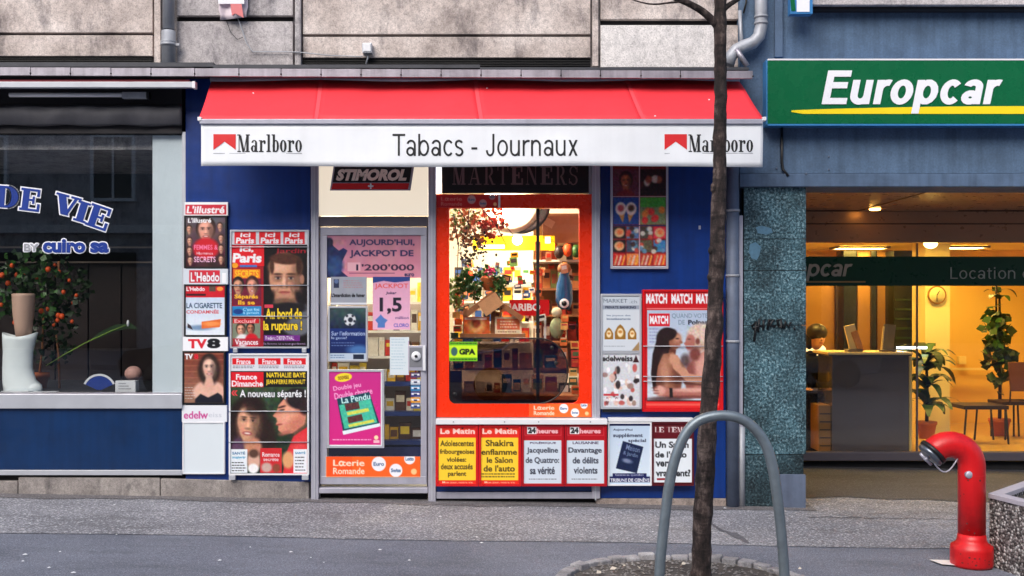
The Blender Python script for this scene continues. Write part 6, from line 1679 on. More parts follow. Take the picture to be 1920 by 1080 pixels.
# ---------------- office room
om = thing('office_room', 'warm yellow lit office interior behind the storefront glass', 'room', (4.5, 4, 0))
f0 = -.02
XR2 = 7.7
MB().box(1.9, 5.6, -.3, XR2, 5.7, 2.8).build('room_wall', M['office_wall'], om)
MB().box(1.8, 2.3, -.3, 1.9, 5.7, 2.8).build('room_wall', M['office_wall'], om)
MB().box(XR2, 2.3, -.3, XR2+.1, 5.7, 2.8).build('room_wall', M['office_wall'], om)
MB().box(1.9, 2.28, -.4, XR2, 5.6, f0+.05).build('room_floor', M['floor_warm'], om)
MB().box(1.9, 2.3, 2.36, XR2, 5.6, 2.42).build('room_ceiling', M['office_pale'], om)
k = 0
for (x, y) in ((3.1, 2.9), (4.5, 2.9), (6.0, 3.0), (4.4, 4.7), (5.6, 4.6)):
    names = ('front left', 'front middle', 'front right', 'rear left', 'rear right')
    cl_ = thing('ceiling_lamp', 'warm ceiling light panel, %s of the rental office' % names[k], 'lamp', (x, y, 2.35)); k += 1
    MB().box(x-.3, y-.15, 2.335, x+.3, y+.15, 2.352).build('diffuser', emit('warm_panel', (255, 208, 104), 36), cl_)
    mb = MB()
    for (a, b, c_, d_) in ((-.33, -.18, .33, -.152), (-.33, .152, .33, .18), (-.33, -.15, -.302, .15), (.302, -.15, .33, .15)): mb.box(x+a, y+b, 2.33, x+c_, y+d_, 2.358)
    mb.build('frame', M['frame_grey'], cl_)
def ob(name, mt, par, a, b, c_, d_, y, dep, bev=0): return pb(name, M[mt] if isinstance(mt, str) else mt, par, a, b, c_, d_, y, y+dep, bev)
ob('pale_column', 'office_pale', om, 1735, 440, 1781, 845, 3.6, .4)
ob('dark_cabinet', 'office_dark', om, 1582, 470, 1606, 790, 4.9, .3); ob('cabinet_door', 'office_wood', om, 1608, 470, 1632, 790, 4.95, .3); ob('dark_cabinet', 'office_dark', om, 1634, 470, 1643, 790, 4.9, .3); ob('cabinet_door', 'office_wood', om, 1645, 470, 1674, 790, 4.95, .3); ob('dark_cabinet', 'office_dark', om, 1676, 470, 1733, 790, 4.6, .3)
ob('wood_door', 'office_wood', om, 1500, 500, 1566, 790, 5.0, .05); ob('door_edge', 'wood_dark', om, 1567, 500, 1572, 790, 4.95, .1)
for i in range(5): ob('cabinet_slat', 'leaf_dark', om, 1680, 560+i*18, 1730, 564+i*18, 4.57, .02)
ob('wall_border', 'office_pale', om, 1783, 690, 1900, 694, 5.4, .05)
ob('thermostat', 'office_pale', om, 1798, 668, 1812, 683, 5.5, .06)
# clock
ck = thing('wall_clock', 'round pale wall clock on the yellow column', 'clock', W(1757, 555, 3.5))
MB().lathe(W(1757, 553, 3.57), [(.105, .02), (.11, 0), (.105, -.012), (.095, -.014)], 24, 0, 'y').build('rim', M['office_wood'], ck)
MB().lathe(W(1757, 553, 3.56), [(.09, .0), (.09, -.006)], 24, 0, 'y').build('dial', M['office_pale'], ck)
MB().tube([W(1757, 553, 3.545), W(1762, 545, 3.545)], .004, 5).build('hand', M['black'], ck); MB().tube([W(1757, 553, 3.545), W(1757, 565, 3.545)], .004, 5).build('hand', M['black'], ck)
# globe lamp under the fascia
gl = thing('downlight', 'glowing dome downlight under the bronze fascia of the office', 'lamp', W(1745, 458, 2.3))
MB().ball(W(1745, 457, 2.33), .07, .06, .05, 16, 10).build('dome', emit('warm_lamp', (255, 214, 120), 9), gl)
MB().lathe(W(1745, 452, 2.33), [(.1, .0), (.1, .012), (.06, .03)], 20).build('collar', M['zinc'], gl)
so2 = thing('downlight', 'small glowing spotlight under the bronze ceiling before the office', 'lamp', (3.55, 1.7, zc))
MB().lathe((3.62, 1.9, zc-.012), [(.05, 0), (.055, .01), (.055, .02)], 16).build('dome', emit('warm_spot', (255, 190, 90), 9), so2)
# counter
cn = thing('reception_counter', 'dark glossy reception counter in the rental office', 'counter', W(1635, 850, 2.5))
ob('front_panel', 'counter', cn, 1560, 668, 1704, 846, 2.45, .5, .003)
ob('side_panel', pm('pale_laminate', (206, 180, 110), .4), cn, 1705, 668, 1710, 846, 2.46, .5)
ob('counter_top', pm('cream_top', (236, 214, 160), .3), cn, 1552, 660.5, 1712, 665, 2.42, .55, .002)
ob('top_edge', 'counter', cn, 1554, 665, 1706, 668, 2.44, .52)
ob('left_wing', 'office_wood', cn, 1535, 760, 1559, 846, 2.5, .4)
for i in range(5): ob('drawer_gap', 'wood_dark', cn, 1537, 775+i*15, 1557, 777+i*15, 2.495, .004)
br1 = thing('brochure_holder', 'tilted cream brochures standing on the dark counter', 'brochure', W(1603, 660, 2.6))
tilt('brochure', pm('cream_paper', (240, 222, 170), .5), br1, 1598, 634, 20, 50, -14, 2.55, .03); tilt('brochure', pm('tan_paper', (200, 140, 80), .5, 0, .4, 20), br1, 1608, 640, 12, 40, -20, 2.53, .02)
ob('holder_foot', 'frame_grey', br1, 1590, 655, 1618, 660, 2.5, .12)
br2 = thing('display_stand', 'upright grey card stand on the dark counter', 'stand', W(1665, 660, 2.6))
tilt('card', pm('grey_card', (120, 112, 100), .5), br2, 1666, 632, 22, 48, 6, 2.56, .015); tilt('bright_edge', M['office_pale'], br2, 1655, 634, 3, 44, 6, 2.55, .012); ob('foot', 'frame_grey', br2, 1654, 656, 1680, 660, 2.52, .1)
db = tag(ob('desk_reflection_bar', emit('cool_reflection_glow', (235, 245, 255), 6), None, 1683, 650, 1738, 654, 2.9, .03), 'bright white tube light above the counter\'s right end', 'lamp')  # glowing bar added in place of a reflected light line
# desk behind counter at left
dk = thing('office_desk', 'dark desk behind the granite pillar where the clerk sits', 'desk', W(1530, 800, 2.9))
ob('desk_top', 'wood_dark', dk, 1490, 733, 1559, 738, 2.75, .6); ob('desk_front', 'cloth_dark', dk, 1490, 738, 1534, 846, 2.8, .04)
dl = thing('desk_lamp', 'small glowing desk lamp with rounded shade beside the clerk', 'lamp', W(1530, 660, 3.2))
MB().ball(W(1530, 656, 3.2), .11, .09, .07, 16, 10).build('shade', emit('lampshade', (255, 220, 150), 1.3), dl); MB().tube([W(1530, 656, 3.2), W(1530, 735, 3.2)], .012, 8).build('stem', M['frame_grey'], dl)

# person: seated clerk leaning over the desk (one skinned surface)
def skin_body(name, verts, edges, radii, mt, parent, root=0, sub=2):
    c = Vector((sum(v[0] for v in verts)/len(verts), sum(v[1] for v in verts)/len(verts), sum(v[2] for v in verts)/len(verts)))
    me = bpy.data.meshes.new(name); me.from_pydata([tuple(Vector(v)-c) for v in verts], edges, []); me.materials.append(mt)
    o = bpy.data.objects.new(name, me); C.objects.link(o)
    m = o.modifiers.new('skin', 'SKIN'); m.use_smooth_shade = True
    for i, r in enumerate(radii): me.skin_vertices[0].data[i].radius = (r, r)
    me.skin_vertices[0].data[root].use_root = True
    s = o.modifiers.new('sub', 'SUBSURF'); s.levels = sub; s.render_levels = sub
    place(o, c, parent); return o
px_, py_ = W(1515, 700, 3.2).x, 3.25
ps = thing('person', 'person with dark hair and dark jacket leaning over the office desk', 'person', (px_, py_, 0))
zs = W(0, 735, 3.0).z                       # desk height
sx = px_ + .12
V = [(px_-.05, py_+.12, .52), (px_-.03, py_+.06, .75), (px_, py_-.02, .96), (px_+.03, py_-.08, 1.06), (px_+.05, py_-.11, 1.12),
     (px_-.16, py_-.03, 1.0), (px_-.2, py_-.14, .82), (px_-.08, py_-.3, zs+.04), (px_+.2, py_-.05, .99), (px_+.26, py_-.16, .83), (px_+.16, py_-.34, zs+.04),
     (px_-.14, py_+.0, .5), (px_-.16, py_-.32, .48), (px_-.16, py_-.34, .1), (px_+.05, py_+.0, .5), (px_+.08, py_-.32, .48), (px_+.08, py_-.34, .1)]
E = [(0,1),(1,2),(2,3),(3,4),(2,5),(5,6),(6,7),(2,8),(8,9),(9,10),(0,11),(11,12),(12,13),(0,14),(14,15),(15,16)]
Rr = [.14,.135,.14,.06,.05,.07,.05,.035,.07,.05,.035,.09,.075,.05,.09,.075,.05]
skin_body('body', V, E, Rr, M['cloth_dark'], ps)
hd = skin_body('head', [(px_+.05, py_-.12, 1.12), (px_+.07, py_-.16, 1.19), (px_+.08, py_-.19, 1.27), (px_+.08, py_-.15, 1.33)], [(0,1),(1,2),(2,3)], [.045,.07,.088,.06], M['skin'], ps)
MB().ball((px_+.07, py_-.155, 1.315), .112, .125, .1, 16, 10).build('hair', M['hair'], ps)
MB().ball((px_+.0, py_-.1, 1.22), .05, .07, .1, 12, 8).build('hair', M['hair'], ps)
MB().ball((px_+.085, py_-.283, 1.24), .012, .02, .02, 8, 6).build('nose', M['skin'], ps)
for dx in (-.032, .034): MB().ball((px_+.082+dx, py_-.266, 1.262), .011, .006, .006, 8, 6).build('eye', M['black'], ps)
MB().ball((px_+.085, py_-.262, 1.2), .024, .008, .006, 8, 6).build('mouth', pm('lip', (150, 70, 66), .5), ps)
for (hx, hy) in ((px_-.08, py_-.33), (px_+.15, py_-.38)):
    h_ = MB().ball((hx, hy, zs+.035), .038, .045, .018, 10, 8).build('hand', M['skin'], ps)
    for j in range(4): MB().tube([(hx-.025+.016*j, hy-.035, zs+.037), (hx-.026+.017*j, hy-.07-.006*(j in (1, 2)), zs+.034), (hx-.026+.017*j, hy-.09-.008*(j in (1, 2)), zs+.022)], [.009, .008, .006], 6).build('finger', M['skin'], h_)
    MB().tube([(hx+.03, hy, zs+.035), (hx+.05, hy-.03, zs+.028)], [.01, .008], 6).build('thumb', M['skin'], h_)
oc = thing('office_chair', 'dark office chair under the seated clerk', 'chair', (px_-.05, py_+.1, 0))
MB().box(px_-.28, py_-.15, .36, px_+.2, py_+.3, .42).build('seat', M['cloth_dark'], oc, .02); MB().box(px_-.25, py_+.3, .5, px_+.17, py_+.34, .95).build('backrest', M['cloth_dark'], oc, .02); MB().tube([(px_-.04, py_+.08, .03), (px_-.04, py_+.08, .37)], .025, 10).build('column', M['black'], oc)
pw = tag(MB().obox(W(1540, 731, 2.95), [(.1, .02, 0), (-.01, .07, 0), (0, 0, .003)]).build('paper', M['white'], None), 'white paper under the clerk\'s hands on the office desk', 'paper')

# dracaena plant
def strap_leaf(mb, base, d0, length, width, droop, n=7):
    vs = []; p = Vector(base); d_ = Vector(d0).normalized(); side = d_.cross(Vector((0, 0, 1)))
    if side.length < .1: side = Vector((1, 0, 0))
    side.normalize()
    for i in range(n+1):
        u = i/n; w = width*math.sin(math.pi*min(.97, .12+u*.88))**.7
        vs += [p + side*w, p - side*w]
        p = p + d_*length/n; d_ = (d_ + Vector((0, 0, -droop*(.3+u)))).normalized()
    mb.add(vs, [(2*i, 2*i+1, 2*i+3, 2*i+2) for i in range(n)], 0, True)
def dracaena(label, px, ybase, y, heights, pot, nl=14, L=.34, lam=.035, seedv=1, cat='plant', wmul=1):
    r = random.Random(seedv); b0 = W(px, ybase, y)
    t = thing('potted_plant', label, cat, b0)
    if pot:
        MB().lathe(b0, [(pot*.72, 0), (pot, pot*1.5), (pot*1.08, pot*1.5), (pot*1.08, pot*1.8), (pot*.98, pot*1.8)], 20).build('pot', M['terracotta'], t)
    top = heights[-1]
    MB().tube([b0 + Vector((0, 0, .05)), b0 + Vector((.01, 0, top*.5)), b0 + Vector((0, 0, top))], [.022, .02, .014], 8).build('stem', M['wood_dark'], t)
    for h in heights:
        for i in range(nl):
            a = 2*math.pi*i/nl + r.uniform(-.3, .3)
            mb = MB(); strap_leaf(mb, b0 + Vector((0, 0, h + r.uniform(-.06, .06))), (math.cos(a), math.sin(a), r.uniform(.4, 1.3)), L*r.uniform(.7, 1.15), lam*r.uniform(.8, 1.2)*wmul, r.uniform(.35, .6))
            mb.build('leaf', M['leaf_dark' if r.random() < .6 else 'leaf'], t)
    return t
dracaena('broad drooping green plant in an orange pot beside the counter', 1737, 822, 3.05, [.36, .6, .8, .88], .105, 13, .42, .05, 3)
tpl = dracaena('tall climbing dark plant beside the yellow wall at the office right', 1874, 818, 4.2, [.95, 1.25, 1.5, 1.72], .12, 5, .24, .05, 8)
leafy('foliage', M['leaf_dark'], tpl, 1872, 650, 24, 84, 4.15, .2, 150, (.09, .17), 77, -.6)
leafy('foliage', M['leaf'], tpl, 1868, 630, 20, 62, 4.05, .15, 40, (.08, .14), 78, -.6)
tag(MB().tube([W(1868, 530, 4.2), W(1868, 600, 4.2)], .012, 8).build('support_cane', M['wood_dark'], None), 'thin dark vertical cane above the tall climbing plant', 'cane')
# table and chairs
tt = thing('side_table', 'low dark table in front of the tall plant', 'table', W(1850, 833, 3.4))
ob('table_top', 'wood_dark', tt, 1808, 761, 1892, 768, 3.3, .45, .004)
for (a, b, y) in ((1812, 768, 3.32), (1886, 768, 3.32), (1832, 768, 3.7), (1858, 768, 3.72)):
    q = W(a, 768, y); MB().tube([q, Vector((q.x + (-.03 if a < 1850 else .03), y, .04))], .012, 8).build('leg', M['black'], tt)
for kx, (px0, lab) in enumerate(((1872, 'brown backed chair behind the low dark table'), (1915, 'dark chair cropped by the right frame edge'))):
    ch = thing('visitor_chair', lab, 'chair', W(px0+10, 830, 3.9))
    q = W(px0, 755, 3.9); xw = .38
    MB().box(q.x-.02, 3.75, .44, q.x+xw, 4.15, .48).build('seat', M['wood_dark'], ch, .01)
    mb = MB(); mb.obox((q.x+.19, 3.72, .78), [(.15, 0, 0), (0, .012, .0), (0, .03, .17)]); mb.build('backrest', pm('brown_shell', (92, 54, 34), .4), ch, .01)
    for (dx, dy) in ((.02, 0), (.34, 0), (.02, .36), (.34, .36)): MB().tube([(q.x+dx, 3.77+dy, .44), (q.x+dx*1.05, 3.77+dy, .03)], .012, 8).build('leg', M['black'], ch)
    for dx in (.06, .3): MB().tube([(q.x+dx, 3.74, .46), (q.x+dx, 3.72, .66)], .009, 6).build('back_post', M['black'], ch)

# ================================================================ STREET THINGS
# red hydrant / standpipe
hx = on_ground(1822, 1058); hy_ = -1.86
hyd = thing('hydrant', 'red gooseneck hydrant pipe with steel cap near the planter', 'hydrant', (0, 0, 0))
s_h = sc_(hy_); X = (1822-960)/s_h; Z0 = gz(X)
zt = lambda py: H + (HY-py)/s_h
chips = [(random.uniform(0, 6.28), random.uniform(0, 1)) for _ in range(26)]
hyd.location = (X, hy_, Z0); WL[hyd.name] = Vector((X, hy_, Z0))
R0 = 24.5/s_h; 
MB().lathe((X, hy_, 0), [(37/s_h, zt(1060)), (38/s_h, zt(1055)), (38/s_h, zt(1030)), (37/s_h, zt(1022)), (28/s_h, zt(1016)), (26/s_h, zt(1010)), (R0, zt(1000))], 32).build('base_collar', M['red_hydrant'], hyd)
MB().lathe((X, hy_, 0), [(30/s_h, Z0-.02), (30/s_h, zt(1060)), (26/s_h, zt(1060)+.001)], 24).build('foot', M['black'], hyd)
for k in range(6):
    a = R(60*k+20); MB().lathe((X+33/s_h*math.cos(a), hy_+33/s_h*math.sin(a), zt(1063)), [(.011, -.012), (.011, .008)], 6).build('bolt', M['black'], hyd)
pts = [(X, hy_, zt(1012)), (X, hy_, zt(880))]
cx_, cz_ = X - 41/s_h, zt(874); rr = 41/s_h
for k in range(0, 13):
    a = R(0 + 140*k/12); pts.append((cx_ + rr*math.cos(a), hy_, cz_ + rr*math.sin(a)))
MB().tube(pts, R0, 28).build('pipe', M['red_hydrant'], hyd)
end = Vector(pts[-1]); dirv = (Vector(pts[-1]) - Vector(pts[-2])).normalized()
mb = MB(); mb.tube([end - dirv*.012, end + dirv*.012], R0*1.12, 28); mb.build('black_seal', M['black'], hyd)
mb = MB(); mb.tube([end + dirv*.0125, end + dirv*.035, end + dirv*.045], [R0*1.05, R0*1.05, R0*.75], 28); cp = mb.build('steel_cap', pm('steel_cap_metal', (120, 126, 136), .3, .85), hyd)
MB().tube([end + dirv*.045, end + dirv*.075], .014, 10).build('cap_lug', M['alu'], cp)
w_ = dirv.cross(Vector((0, 1, 0))); MB().tube([end + dirv*.065 - w_*.05, end + dirv*.065 + w_*.05], .01, 8).build('cap_bar', M['alu'], cp)
ch_ = MB(); p0 = end + Vector((-.0, -.02, -.07)); p1 = Vector((X - 30/s_h, hy_-.03, zt(858)))
L = []
for k in range(9):
    u = k/8; L.append(p0.lerp(p1, u) + Vector((0, 0, -.07*math.sin(math.pi*u))))
ch_.tube(L, .005, 6); ch_.build('chain', M['alu'], hyd)
MB().lathe((X - 14/s_h, hy_ - R0*.86, zt(887)), [(.022, .02), (.024, 0), (.02, -.006)], 16, 0, 'y').build('badge', M['alu'], hyd)
MB().lathe((X, hy_, zt(889)), [(R0*1.004, -.002), (R0*1.012, 0), (R0*1.004, .002)], 28).build('weld_ring', M['red_bright'], hyd)

def chip_mat():
    return pm('bare_dark_primer', (96, 40, 38), .8, 0, .3, 60)
cm_ = chip_mat(); mb = MB()
for (an, h_) in chips:
    an = math.pi*1.5 + random.uniform(-1.3, 1.3); low = random.random() < .6
    rr3 = (38/s_h + .0008) if low else (R0 + .0008); zz = zt(random.uniform(1030, 1054)) if low else zt(random.uniform(885, 995)); s3 = random.uniform(.003, .009)
    c3 = Vector((X + rr3*math.cos(an), hy_ + rr3*math.sin(an), zz)); tx_ = Vector((-math.sin(an), math.cos(an), 0)); L3 = []
    for k in range(6): L3.append(c3 + tx_*s3*random.uniform(.5, 1.2)*math.cos(k*1.047) + Vector((0, 0, s3*random.uniform(.4, 1)*math.sin(k*1.047))))
    mb.add(L3, [tuple(range(6))])
o = mb.build('paint_chips', cm_, hyd); o['kind'] = 'stuff'
# planter: hexagonal, one corner towards the hydrant
plt = thing('planter', 'hexagonal exposed aggregate concrete planter with bare twigs at the right edge', 'planter', (3.71, -2.02, gz(3.71)))
hc = Vector((3.74, -2.03)); a0_ = math.atan2(.18, -.71)
zt2 = .41; zb = gz(3.7) - .06
def hexpt(k, r): a = a0_ + k*math.pi/3; return hc + Vector((math.cos(a), math.sin(a)))*r
for k in range(6):
    p, q, p2, q2 = hexpt(k, .72), hexpt(k+1, .72), hexpt(k, .64), hexpt(k+1, .64)
    e = .0008; p, q, p2, q2 = p.lerp(q, e), q.lerp(p, e), p2.lerp(q2, e), q2.lerp(p2, e)
    v = [(*p, zb), (*q, zb), (*q2, zb), (*p2, zb), (*p, zt2-.03), (*q, zt2-.03), (*q2, zt2-.03), (*p2, zt2-.03)]
    MB().add(v, [(0,3,2,1),(4,5,6,7),(0,1,5,4),(1,2,6,5),(2,3,7,6),(3,0,4,7)]).build('side_wall', M['aggregate'], plt, .004)
    p, q, p2, q2 = hexpt(k, .727), hexpt(k+1, .727), hexpt(k, .632), hexpt(k+1, .632)
    v = [(*p, zt2-.029), (*q, zt2-.029), (*q2, zt2-.029), (*p2, zt2-.029), (*p, zt2), (*q, zt2), (*q2, zt2), (*p2, zt2)]
    MB().add(v, [(0,3,2,1),(4,5,6,7),(0,1,5,4),(1,2,6,5),(2,3,7,6),(3,0,4,7)]).build('rim_stone', pm('pale_concrete_rim', (176, 172, 182), .8, 0, .15, 20, .4, 80) if k == 0 else bpy.data.materials['pale_concrete_rim'], plt, .002)
v = [(*hexpt(k, .635), zt2-.05) for k in range(6)]
MB().add(v, [tuple(range(6))]).build('soil', M['soil'], plt)
xl, x1_, ypl, yb3 = hc.x-.5, hc.x+.5, hc.y-.5, hc.y+.5
hth = MB(); r = random.Random(4)
for i in range(900):
    p = Vector((r.uniform(xl+.09, x1_-.09), r.uniform(ypl+.09, yb3-.09), zt2-.04 + r.uniform(0, .05))); s = r.uniform(.006, .014)
    d1 = Vector((r.gauss(0, 1), r.gauss(0, 1), r.gauss(1, 1))).normalized()*s; d2 = d1.orthogonal().normalized()*s*.6
    hth.add([p-d2, p+d2, p+d1], [(0, 1, 2)])
o = hth.build('heather_carpet', pm('purple_heather', (104, 78, 140), .8, 0, .5, 60), plt); o['kind'] = 'stuff'
for i in range(16):
    mb = MB(); p = Vector((r.uniform(xl+.12, xl+.9), r.uniform(ypl+.15, yb3-.15), zt2-.04)); L = [p]
    dd = Vector((r.uniform(-.5, .5), r.uniform(-.4, .4), 1)).normalized()
    for k in range(5): p = p + dd*.055; dd = (dd + Vector((r.gauss(0, .25), r.gauss(0, .25), 0))).normalized(); L.append(p)
    mb.tube(L, [.0035, .003, .0028, .002, .0018, .001], 5)
    for q in L[2:5]:
        e = q + Vector((r.gauss(0, .05), r.gauss(0, .04), r.uniform(.03, .08))); mb.tube([q, e], [.0018, .0008], 4)
    mb.build('twig', pm('red_brown_twig', (90, 40, 34), .8) if 'twg' not in M else M['twg'], plt)
    M['twg'] = mb and bpy.data.materials.get('red_brown_twig')

# tree pit with cobble ring
pc = Vector((1.02, -2.58, gz(1.02)))
soil = MB(); n = 48
vs = [pc + Vector((0, 0, .012))] + [pc + Vector((.73*math.cos(2*math.pi*k/n), .73*math.sin(2*math.pi*k/n), .006 - .0175*.73*math.cos(2*math.pi*k/n))) for k in range(n)]
soil.add(vs, [(0, k+1, (k+1) % n + 1) for k in range(n)]); struct(soil.build('tree_pit', M['soil']))
tr_ring = thing('cobble_ring', 'low round ring of grey cobbles edging the tree pit', 'kerb', pc)
n = 44
for k in range(n):
    a0 = 2*math.pi*(k+.04+random.uniform(-.02, .02))/n; a1 = 2*math.pi*(k+.96)/n; r0, r1 = .715+random.uniform(-.012, .012), .79+random.uniform(-.012, .015)
    h = .030 + random.uniform(-.012, .014); vs = []
    for z_ in (-.05, h):
        for (a, rr2) in ((a0, r0), (a1, r0), (a1, r1), (a0, r1)):
            x = pc.x + rr2*math.cos(a); y = pc.y + rr2*math.sin(a); vs.append((x, y, gz(x) + z_ + random.uniform(-.004, .004)*(z_ > 0)))
    MB().add(vs, [(0,3,2,1),(4,5,6,7),(0,1,5,4),(1,2,6,5),(2,3,7,6),(3,0,4,7)]).build('cobble', M['cobble'], tr_ring, .008)
gr = MB(); r = random.Random(9)
for i in range(1500):
    a = r.uniform(0, 2*math.pi); q = .70*math.sqrt(r.random()); x = pc.x+q*math.cos(a); y = pc.y+q*math.sin(a); s = r.uniform(.004, .013)
    c0 = Vector((x, y, gz(x)+.012+s*.3)); vs = [c0 + Vector((s*r.uniform(.7, 1.3), 0, 0)), c0 + Vector((0, s, 0)), c0 - Vector((s, 0, 0)), c0 - Vector((0, s*r.uniform(.6, 1.2), 0)), c0 + Vector((0, 0, s*.7))]
    gr.add(vs, [(0, 1, 4), (1, 2, 4), (2, 3, 4), (3, 0, 4)])
o = gr.build('pit_gravel', stone_mat('pale_grit', (.12, .11, .105), (.22, .205, .195), (.38, .36, .345), .2, 2)); o['kind'] = 'stuff'; o['label'] = 'pale grit scattered over the tree pit soil'
lf = MB()
for (a, b) in ((1123, 1073), (1170, 1060), (1198, 1064), (1282, 1057), (1380, 1059), (1422, 1064), (1150, 1066), (1240, 1058), (1205, 1074), (1448, 1070), (1500, 1066)):
    q = on_ground(a, b, .03); s = random.uniform(.012, .03); an = random.uniform(0, 3)
    u = Vector((math.cos(an), math.sin(an), .1))*s; v_ = Vector((-math.sin(an), math.cos(an), .2))*s*.6
    lf.add([q-u, q-v_, q+u, q+v_+Vector((0, 0, .008))], [(0, 1, 2), (0, 2, 3)])
o = lf.build('leaf_litter', pm('pale_litter', (206, 196, 180), .8)); o['kind'] = 'stuff'; o['label'] = 'pale paper scraps and dry leaves in the tree pit'
lb_ = MB(); r = random.Random(12)
for i in range(26):
    a, b = r.uniform(0, 1500), r.uniform(945, 1075); q = on_ground(a, b, .009)
    if (Vector((q.x, q.y, 0)) - Vector((pc.x, pc.y, 0))).length < .9: continue
    s = r.uniform(.004, .014); lb_.add([q+Vector((s*1.6, 0, 0)), q+Vector((0, s, .003)), q-Vector((s, 0, 0)), q-Vector((0, s, 0))], [(0, 1, 2, 3)])
o = lb_.build('paper_litter', M['white']); o['kind'] = 'stuff'; o['label'] = 'tiny white scraps scattered over the pavement'

# steel arch (bike hoop)
ya = -2.78; sa = sc_(ya); Pz = lambda px, py: Vector(((px-960)/sa, ya, H+(HY-py)/sa))
ah = thing('bike_hoop', 'galvanised steel bicycle arch standing in front of the tree trunk', 'bike stand', Pz(1355, 1130))
cl = [(1234, 1150), (1237, 1060), (1243, 1000), (1249, 950), (1256, 900), (1264, 865), (1274, 835), (1288, 808), (1306, 790), (1330, 781), (1358, 778), (1386, 783), (1408, 796), (1427, 817), (1441, 845), (1450, 880), (1456, 920), (1461, 960), (1466, 1010), (1470, 1060), (1474, 1150)]
def smooth(P, k=3):
    P = [Vector(p) for p in P]
    for _ in range(k):
        Q = [P[0]]
        for i in range(len(P)-1): Q += [P[i].lerp(P[i+1], .25), P[i].lerp(P[i+1], .75)]
        Q.append(P[-1]); P = Q
    return P
MB().tube(smooth([Pz(*p) for p in cl], 2), 9.8/sa, 20).build('steel_tube', M['galv'], ah)

# tree
trn = thing('street_tree', 'slim leaning bare street tree with knobbly grey brown bark', 'tree', (1.05, -2.5, gz(1)))
yt = -2.5; st = sc_(yt); Tz = lambda px, py, y=yt: Vector(((px-960)/sc_(y), y, H+(HY-py)/sc_(y)))
path = [(1313, 1125, 25), (1314, 1080, 19.5), (1316, 1000, 17.5), (1321, 900, 17), (1327, 800, 16.5), (1334, 700, 16), (1340, 600, 15), (1344, 500, 14.5), (1347, 400, 13.5), (1350, 300, 12.6), (1350, 230, 12), (1351, 150, 11.5), (1350, 60, 11.5), (1350, 0, 11), (1349, -100, 10), (1353, -260, 9), (1350, -420, 7)]
CP = []; RP = []
for i in range(len(path)-1):
    n_ = 5
    for k in range(n_):
        u = k/n_; a = path[i]; b = path[i+1]
        p = Tz(a[0]+(b[0]-a[0])*u, a[1]+(b[1]-a[1])*u); r = (a[2]+(b[2]-a[2])*u)/st
        CP.append(p + Vector((random.gauss(0, .0016), random.gauss(0, .002), 0))); RP.append(r*random.uniform(.94, 1.09))
mb = MB(); mb.tube(CP, RP, 16)
for i in range(len(CP)*16):
    v_ = Vector(mb.v[i]); c0 = CP[i//16]; mb.v[i] = tuple(c0 + (v_-c0)*random.uniform(.93, 1.07))
mb.build('trunk', M['bark'], trn)
rr_ = random.Random(2)
for (px, py, sd) in ((1362, 76, 1), (1362, 112, 1), (1337, 322, -1), (1333, 355, -1), (1360, 250, 1), (1333, 408, -1), (1328, 470, -1), (1326, 520, -1), (1350, 585, 1), (1318, 880, -1), (1330, 930, 1), (1340, 680, 1), (1322, 760, -1), (1347, 160, -1), (1345, 350, 1)):
    MB().ball(Tz(px - sd*6, py, yt-.012), .02, .02, .026, 10, 7).build('knot', M['bark'], trn)
def limb(pts, r0, r1, name='branch'):
    P = smooth(pts, 2); n_ = len(P); MB().tube(P, [r0+(r1-r0)*i/(n_-1) for i in range(n_)], 8).build(name, M['bark'], trn)
limb([Tz(1343, 46), Tz(1322, 24, yt-.03), Tz(1296, 8, yt-.05), Tz(1250, -10, yt-.08), Tz(1180, -60, yt-.1)], .026, .012)
limb([Tz(1352, 22), Tz(1368, 8, yt), Tz(1395, -8, yt+.05), Tz(1440, -60, yt+.1)], .018, .008)
limb([Tz(1285, 3, yt-.06), Tz(1262, 4, yt-.08), Tz(1220, 10, yt-.1), Tz(1175, -4, yt-.1)], .008, .003)
for i in range(16):
    a = rr_.uniform(0, 6.28); z0 = H + (HY+20+rr_.uniform(20, 400))/st; b = Vector((Tz(1350, 0).x, yt, z0)); L = rr_.uniform(.8, 1.8)
    e = b + Vector((math.cos(a)*L, math.sin(a)*L, L*rr_.uniform(.6, 1.2))); m_ = b.lerp(e, .5) + Vector((0, 0, -.1))
    limb([b, m_, e], .02, .005)
    for k in range(3):
        q = b.lerp(e, rr_.uniform(.4, .95)); limb([q, q + Vector((rr_.gauss(0, .3), rr_.gauss(0, .3), rr_.uniform(.2, .6)))], .008, .002, 'twig')

# ================================================================ ACROSS THE STREET (seen only in the glass)
ob_ = thing('opposite_building', 'plain stone apartment house across the street, reflected in the shop glass', 'building', (0, -25, 0))
MB().box(-26, -34, -1, 22, -24.2, 15).build('wall', M['stone_grey'], ob_)
MB().box(-26, -24.19, 3.9, 22, -23.9, 4.15).build('cornice', M['stone_pale'], ob_)
wd = pm('opposite_pane', (30, 36, 44), .15, 0, .2); 
wf0 = None
for fl_ in range(4):
    for i in range(12):
        x = -24.5+i*4; z_ = 5+fl_*3.1
        mb = MB(); mb.box(x-.7, -24.19, z_-.1, x+.7, -24.05, z_); mb.box(x-.7, -24.19, z_+1.9, x+.7, -24.05, z_+2.0); mb.box(x-.7, -24.19, z_, x-.6, -24.05, z_+1.9); mb.box(x+.6, -24.19, z_, x+.7, -24.05, z_+1.9); mb.box(x-.03, -24.19, z_, x+.03, -24.08, z_+1.9)
        f = mb.build('window', M['white'], ob_); MB().box(x-.6, -24.195, z_, x+.6, -24.12, z_+1.9).build('pane', wd, f)
for i in range(6):
    x = -22+i*7.6; MB().box(x-2.6, -24.19, .3, x+2.6, -24.1, 3.3).build('shop_window', wd, ob_)
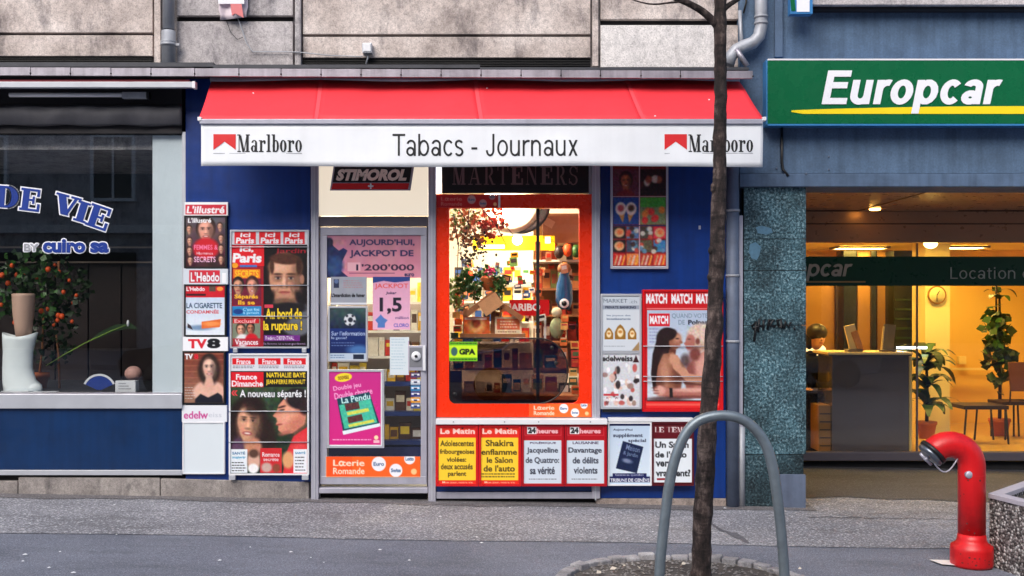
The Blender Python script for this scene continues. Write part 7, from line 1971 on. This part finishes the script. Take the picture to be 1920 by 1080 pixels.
# parked car
def car(x, y, label, paint):
    t = thing('parked_car', label, 'car', (x, y, gz(x)-.13)); g = gz(x)-.13
    prof = [(-2.05, .35), (-2.1, .62), (-1.95, .82), (-1.1, .93), (-.55, 1.38), (.75, 1.42), (1.55, 1.0), (2.05, .92), (2.12, .6), (2.05, .33)]
    mb = MB(); vs = []; secs = [(-.82, .9), (-.86, 1.0), (0, 1.0), (.86, 1.0), (.82, .9)]
    n_ = len(prof)
    for (dy, k) in secs:
        for (px, pz) in prof: vs.append((x+px*(.97 if abs(dy) > .8 and k < 1 else 1), y+dy*(1 if pz < 1.0 else .8), g+pz))
    fs = [(j*n_+i, j*n_+(i+1) % n_, (j+1)*n_+(i+1) % n_, (j+1)*n_+i) for j in range(4) for i in range(n_)] + [tuple(range(n_)), tuple(reversed(range(4*n_, 5*n_)))]
    mb.add(vs, fs, 0, True); o = mb.build('body', paint, t)
    for sd in (-.83, .83):
        for wx in (-1.3, 1.3):
            w_ = MB().lathe((x+wx, y+sd, g+.31), [(.31, -.1), (.31, .1)], 24, 0, 'y').build('wheel', M['black'], t); MB().lathe((x+wx, y+sd, g+.31), [(.19, -.105), (.19, .105)], 18, 0, 'y').build('rim', M['zinc_dark'], w_)
        mb = MB(); s = 1 if sd > 0 else -1; mb.add([(x-.9, y+.845*s*.86, g+.98), (x+1.2, y+.845*s*.86, g+1.0), (x+.7, y+.70*s, g+1.33), (x-.45, y+.70*s, g+1.3)], [(0, 1, 2, 3)]); q = mb.build('side_window', wd, t); q.location.y += .02*s
    for sd in (-.6, .6): MB().ball((x-2.04, y+sd, g+.68), .05, .12, .07, 10, 8).build('headlight', M['white'], t)
    return t
blue_car = pm('blue_car_paint', (60, 110, 180), .15, .2, .05)
car(.9, -11.6, 'blue hatchback parked across the road, mirrored in the red window', blue_car)
car(6.3, -11.6, 'silver hatchback parked across the road opposite the rental office', pm('silver_car_paint', (170, 172, 178), .2, .5, .05))
car(-5.2, -11.6, 'dark hatchback parked across the road opposite the leather shop', pm('dark_car_paint', (30, 32, 38), .15, .3, .05))

bpy.data.objects.remove(_to); bpy.data.curves.remove(_tc)
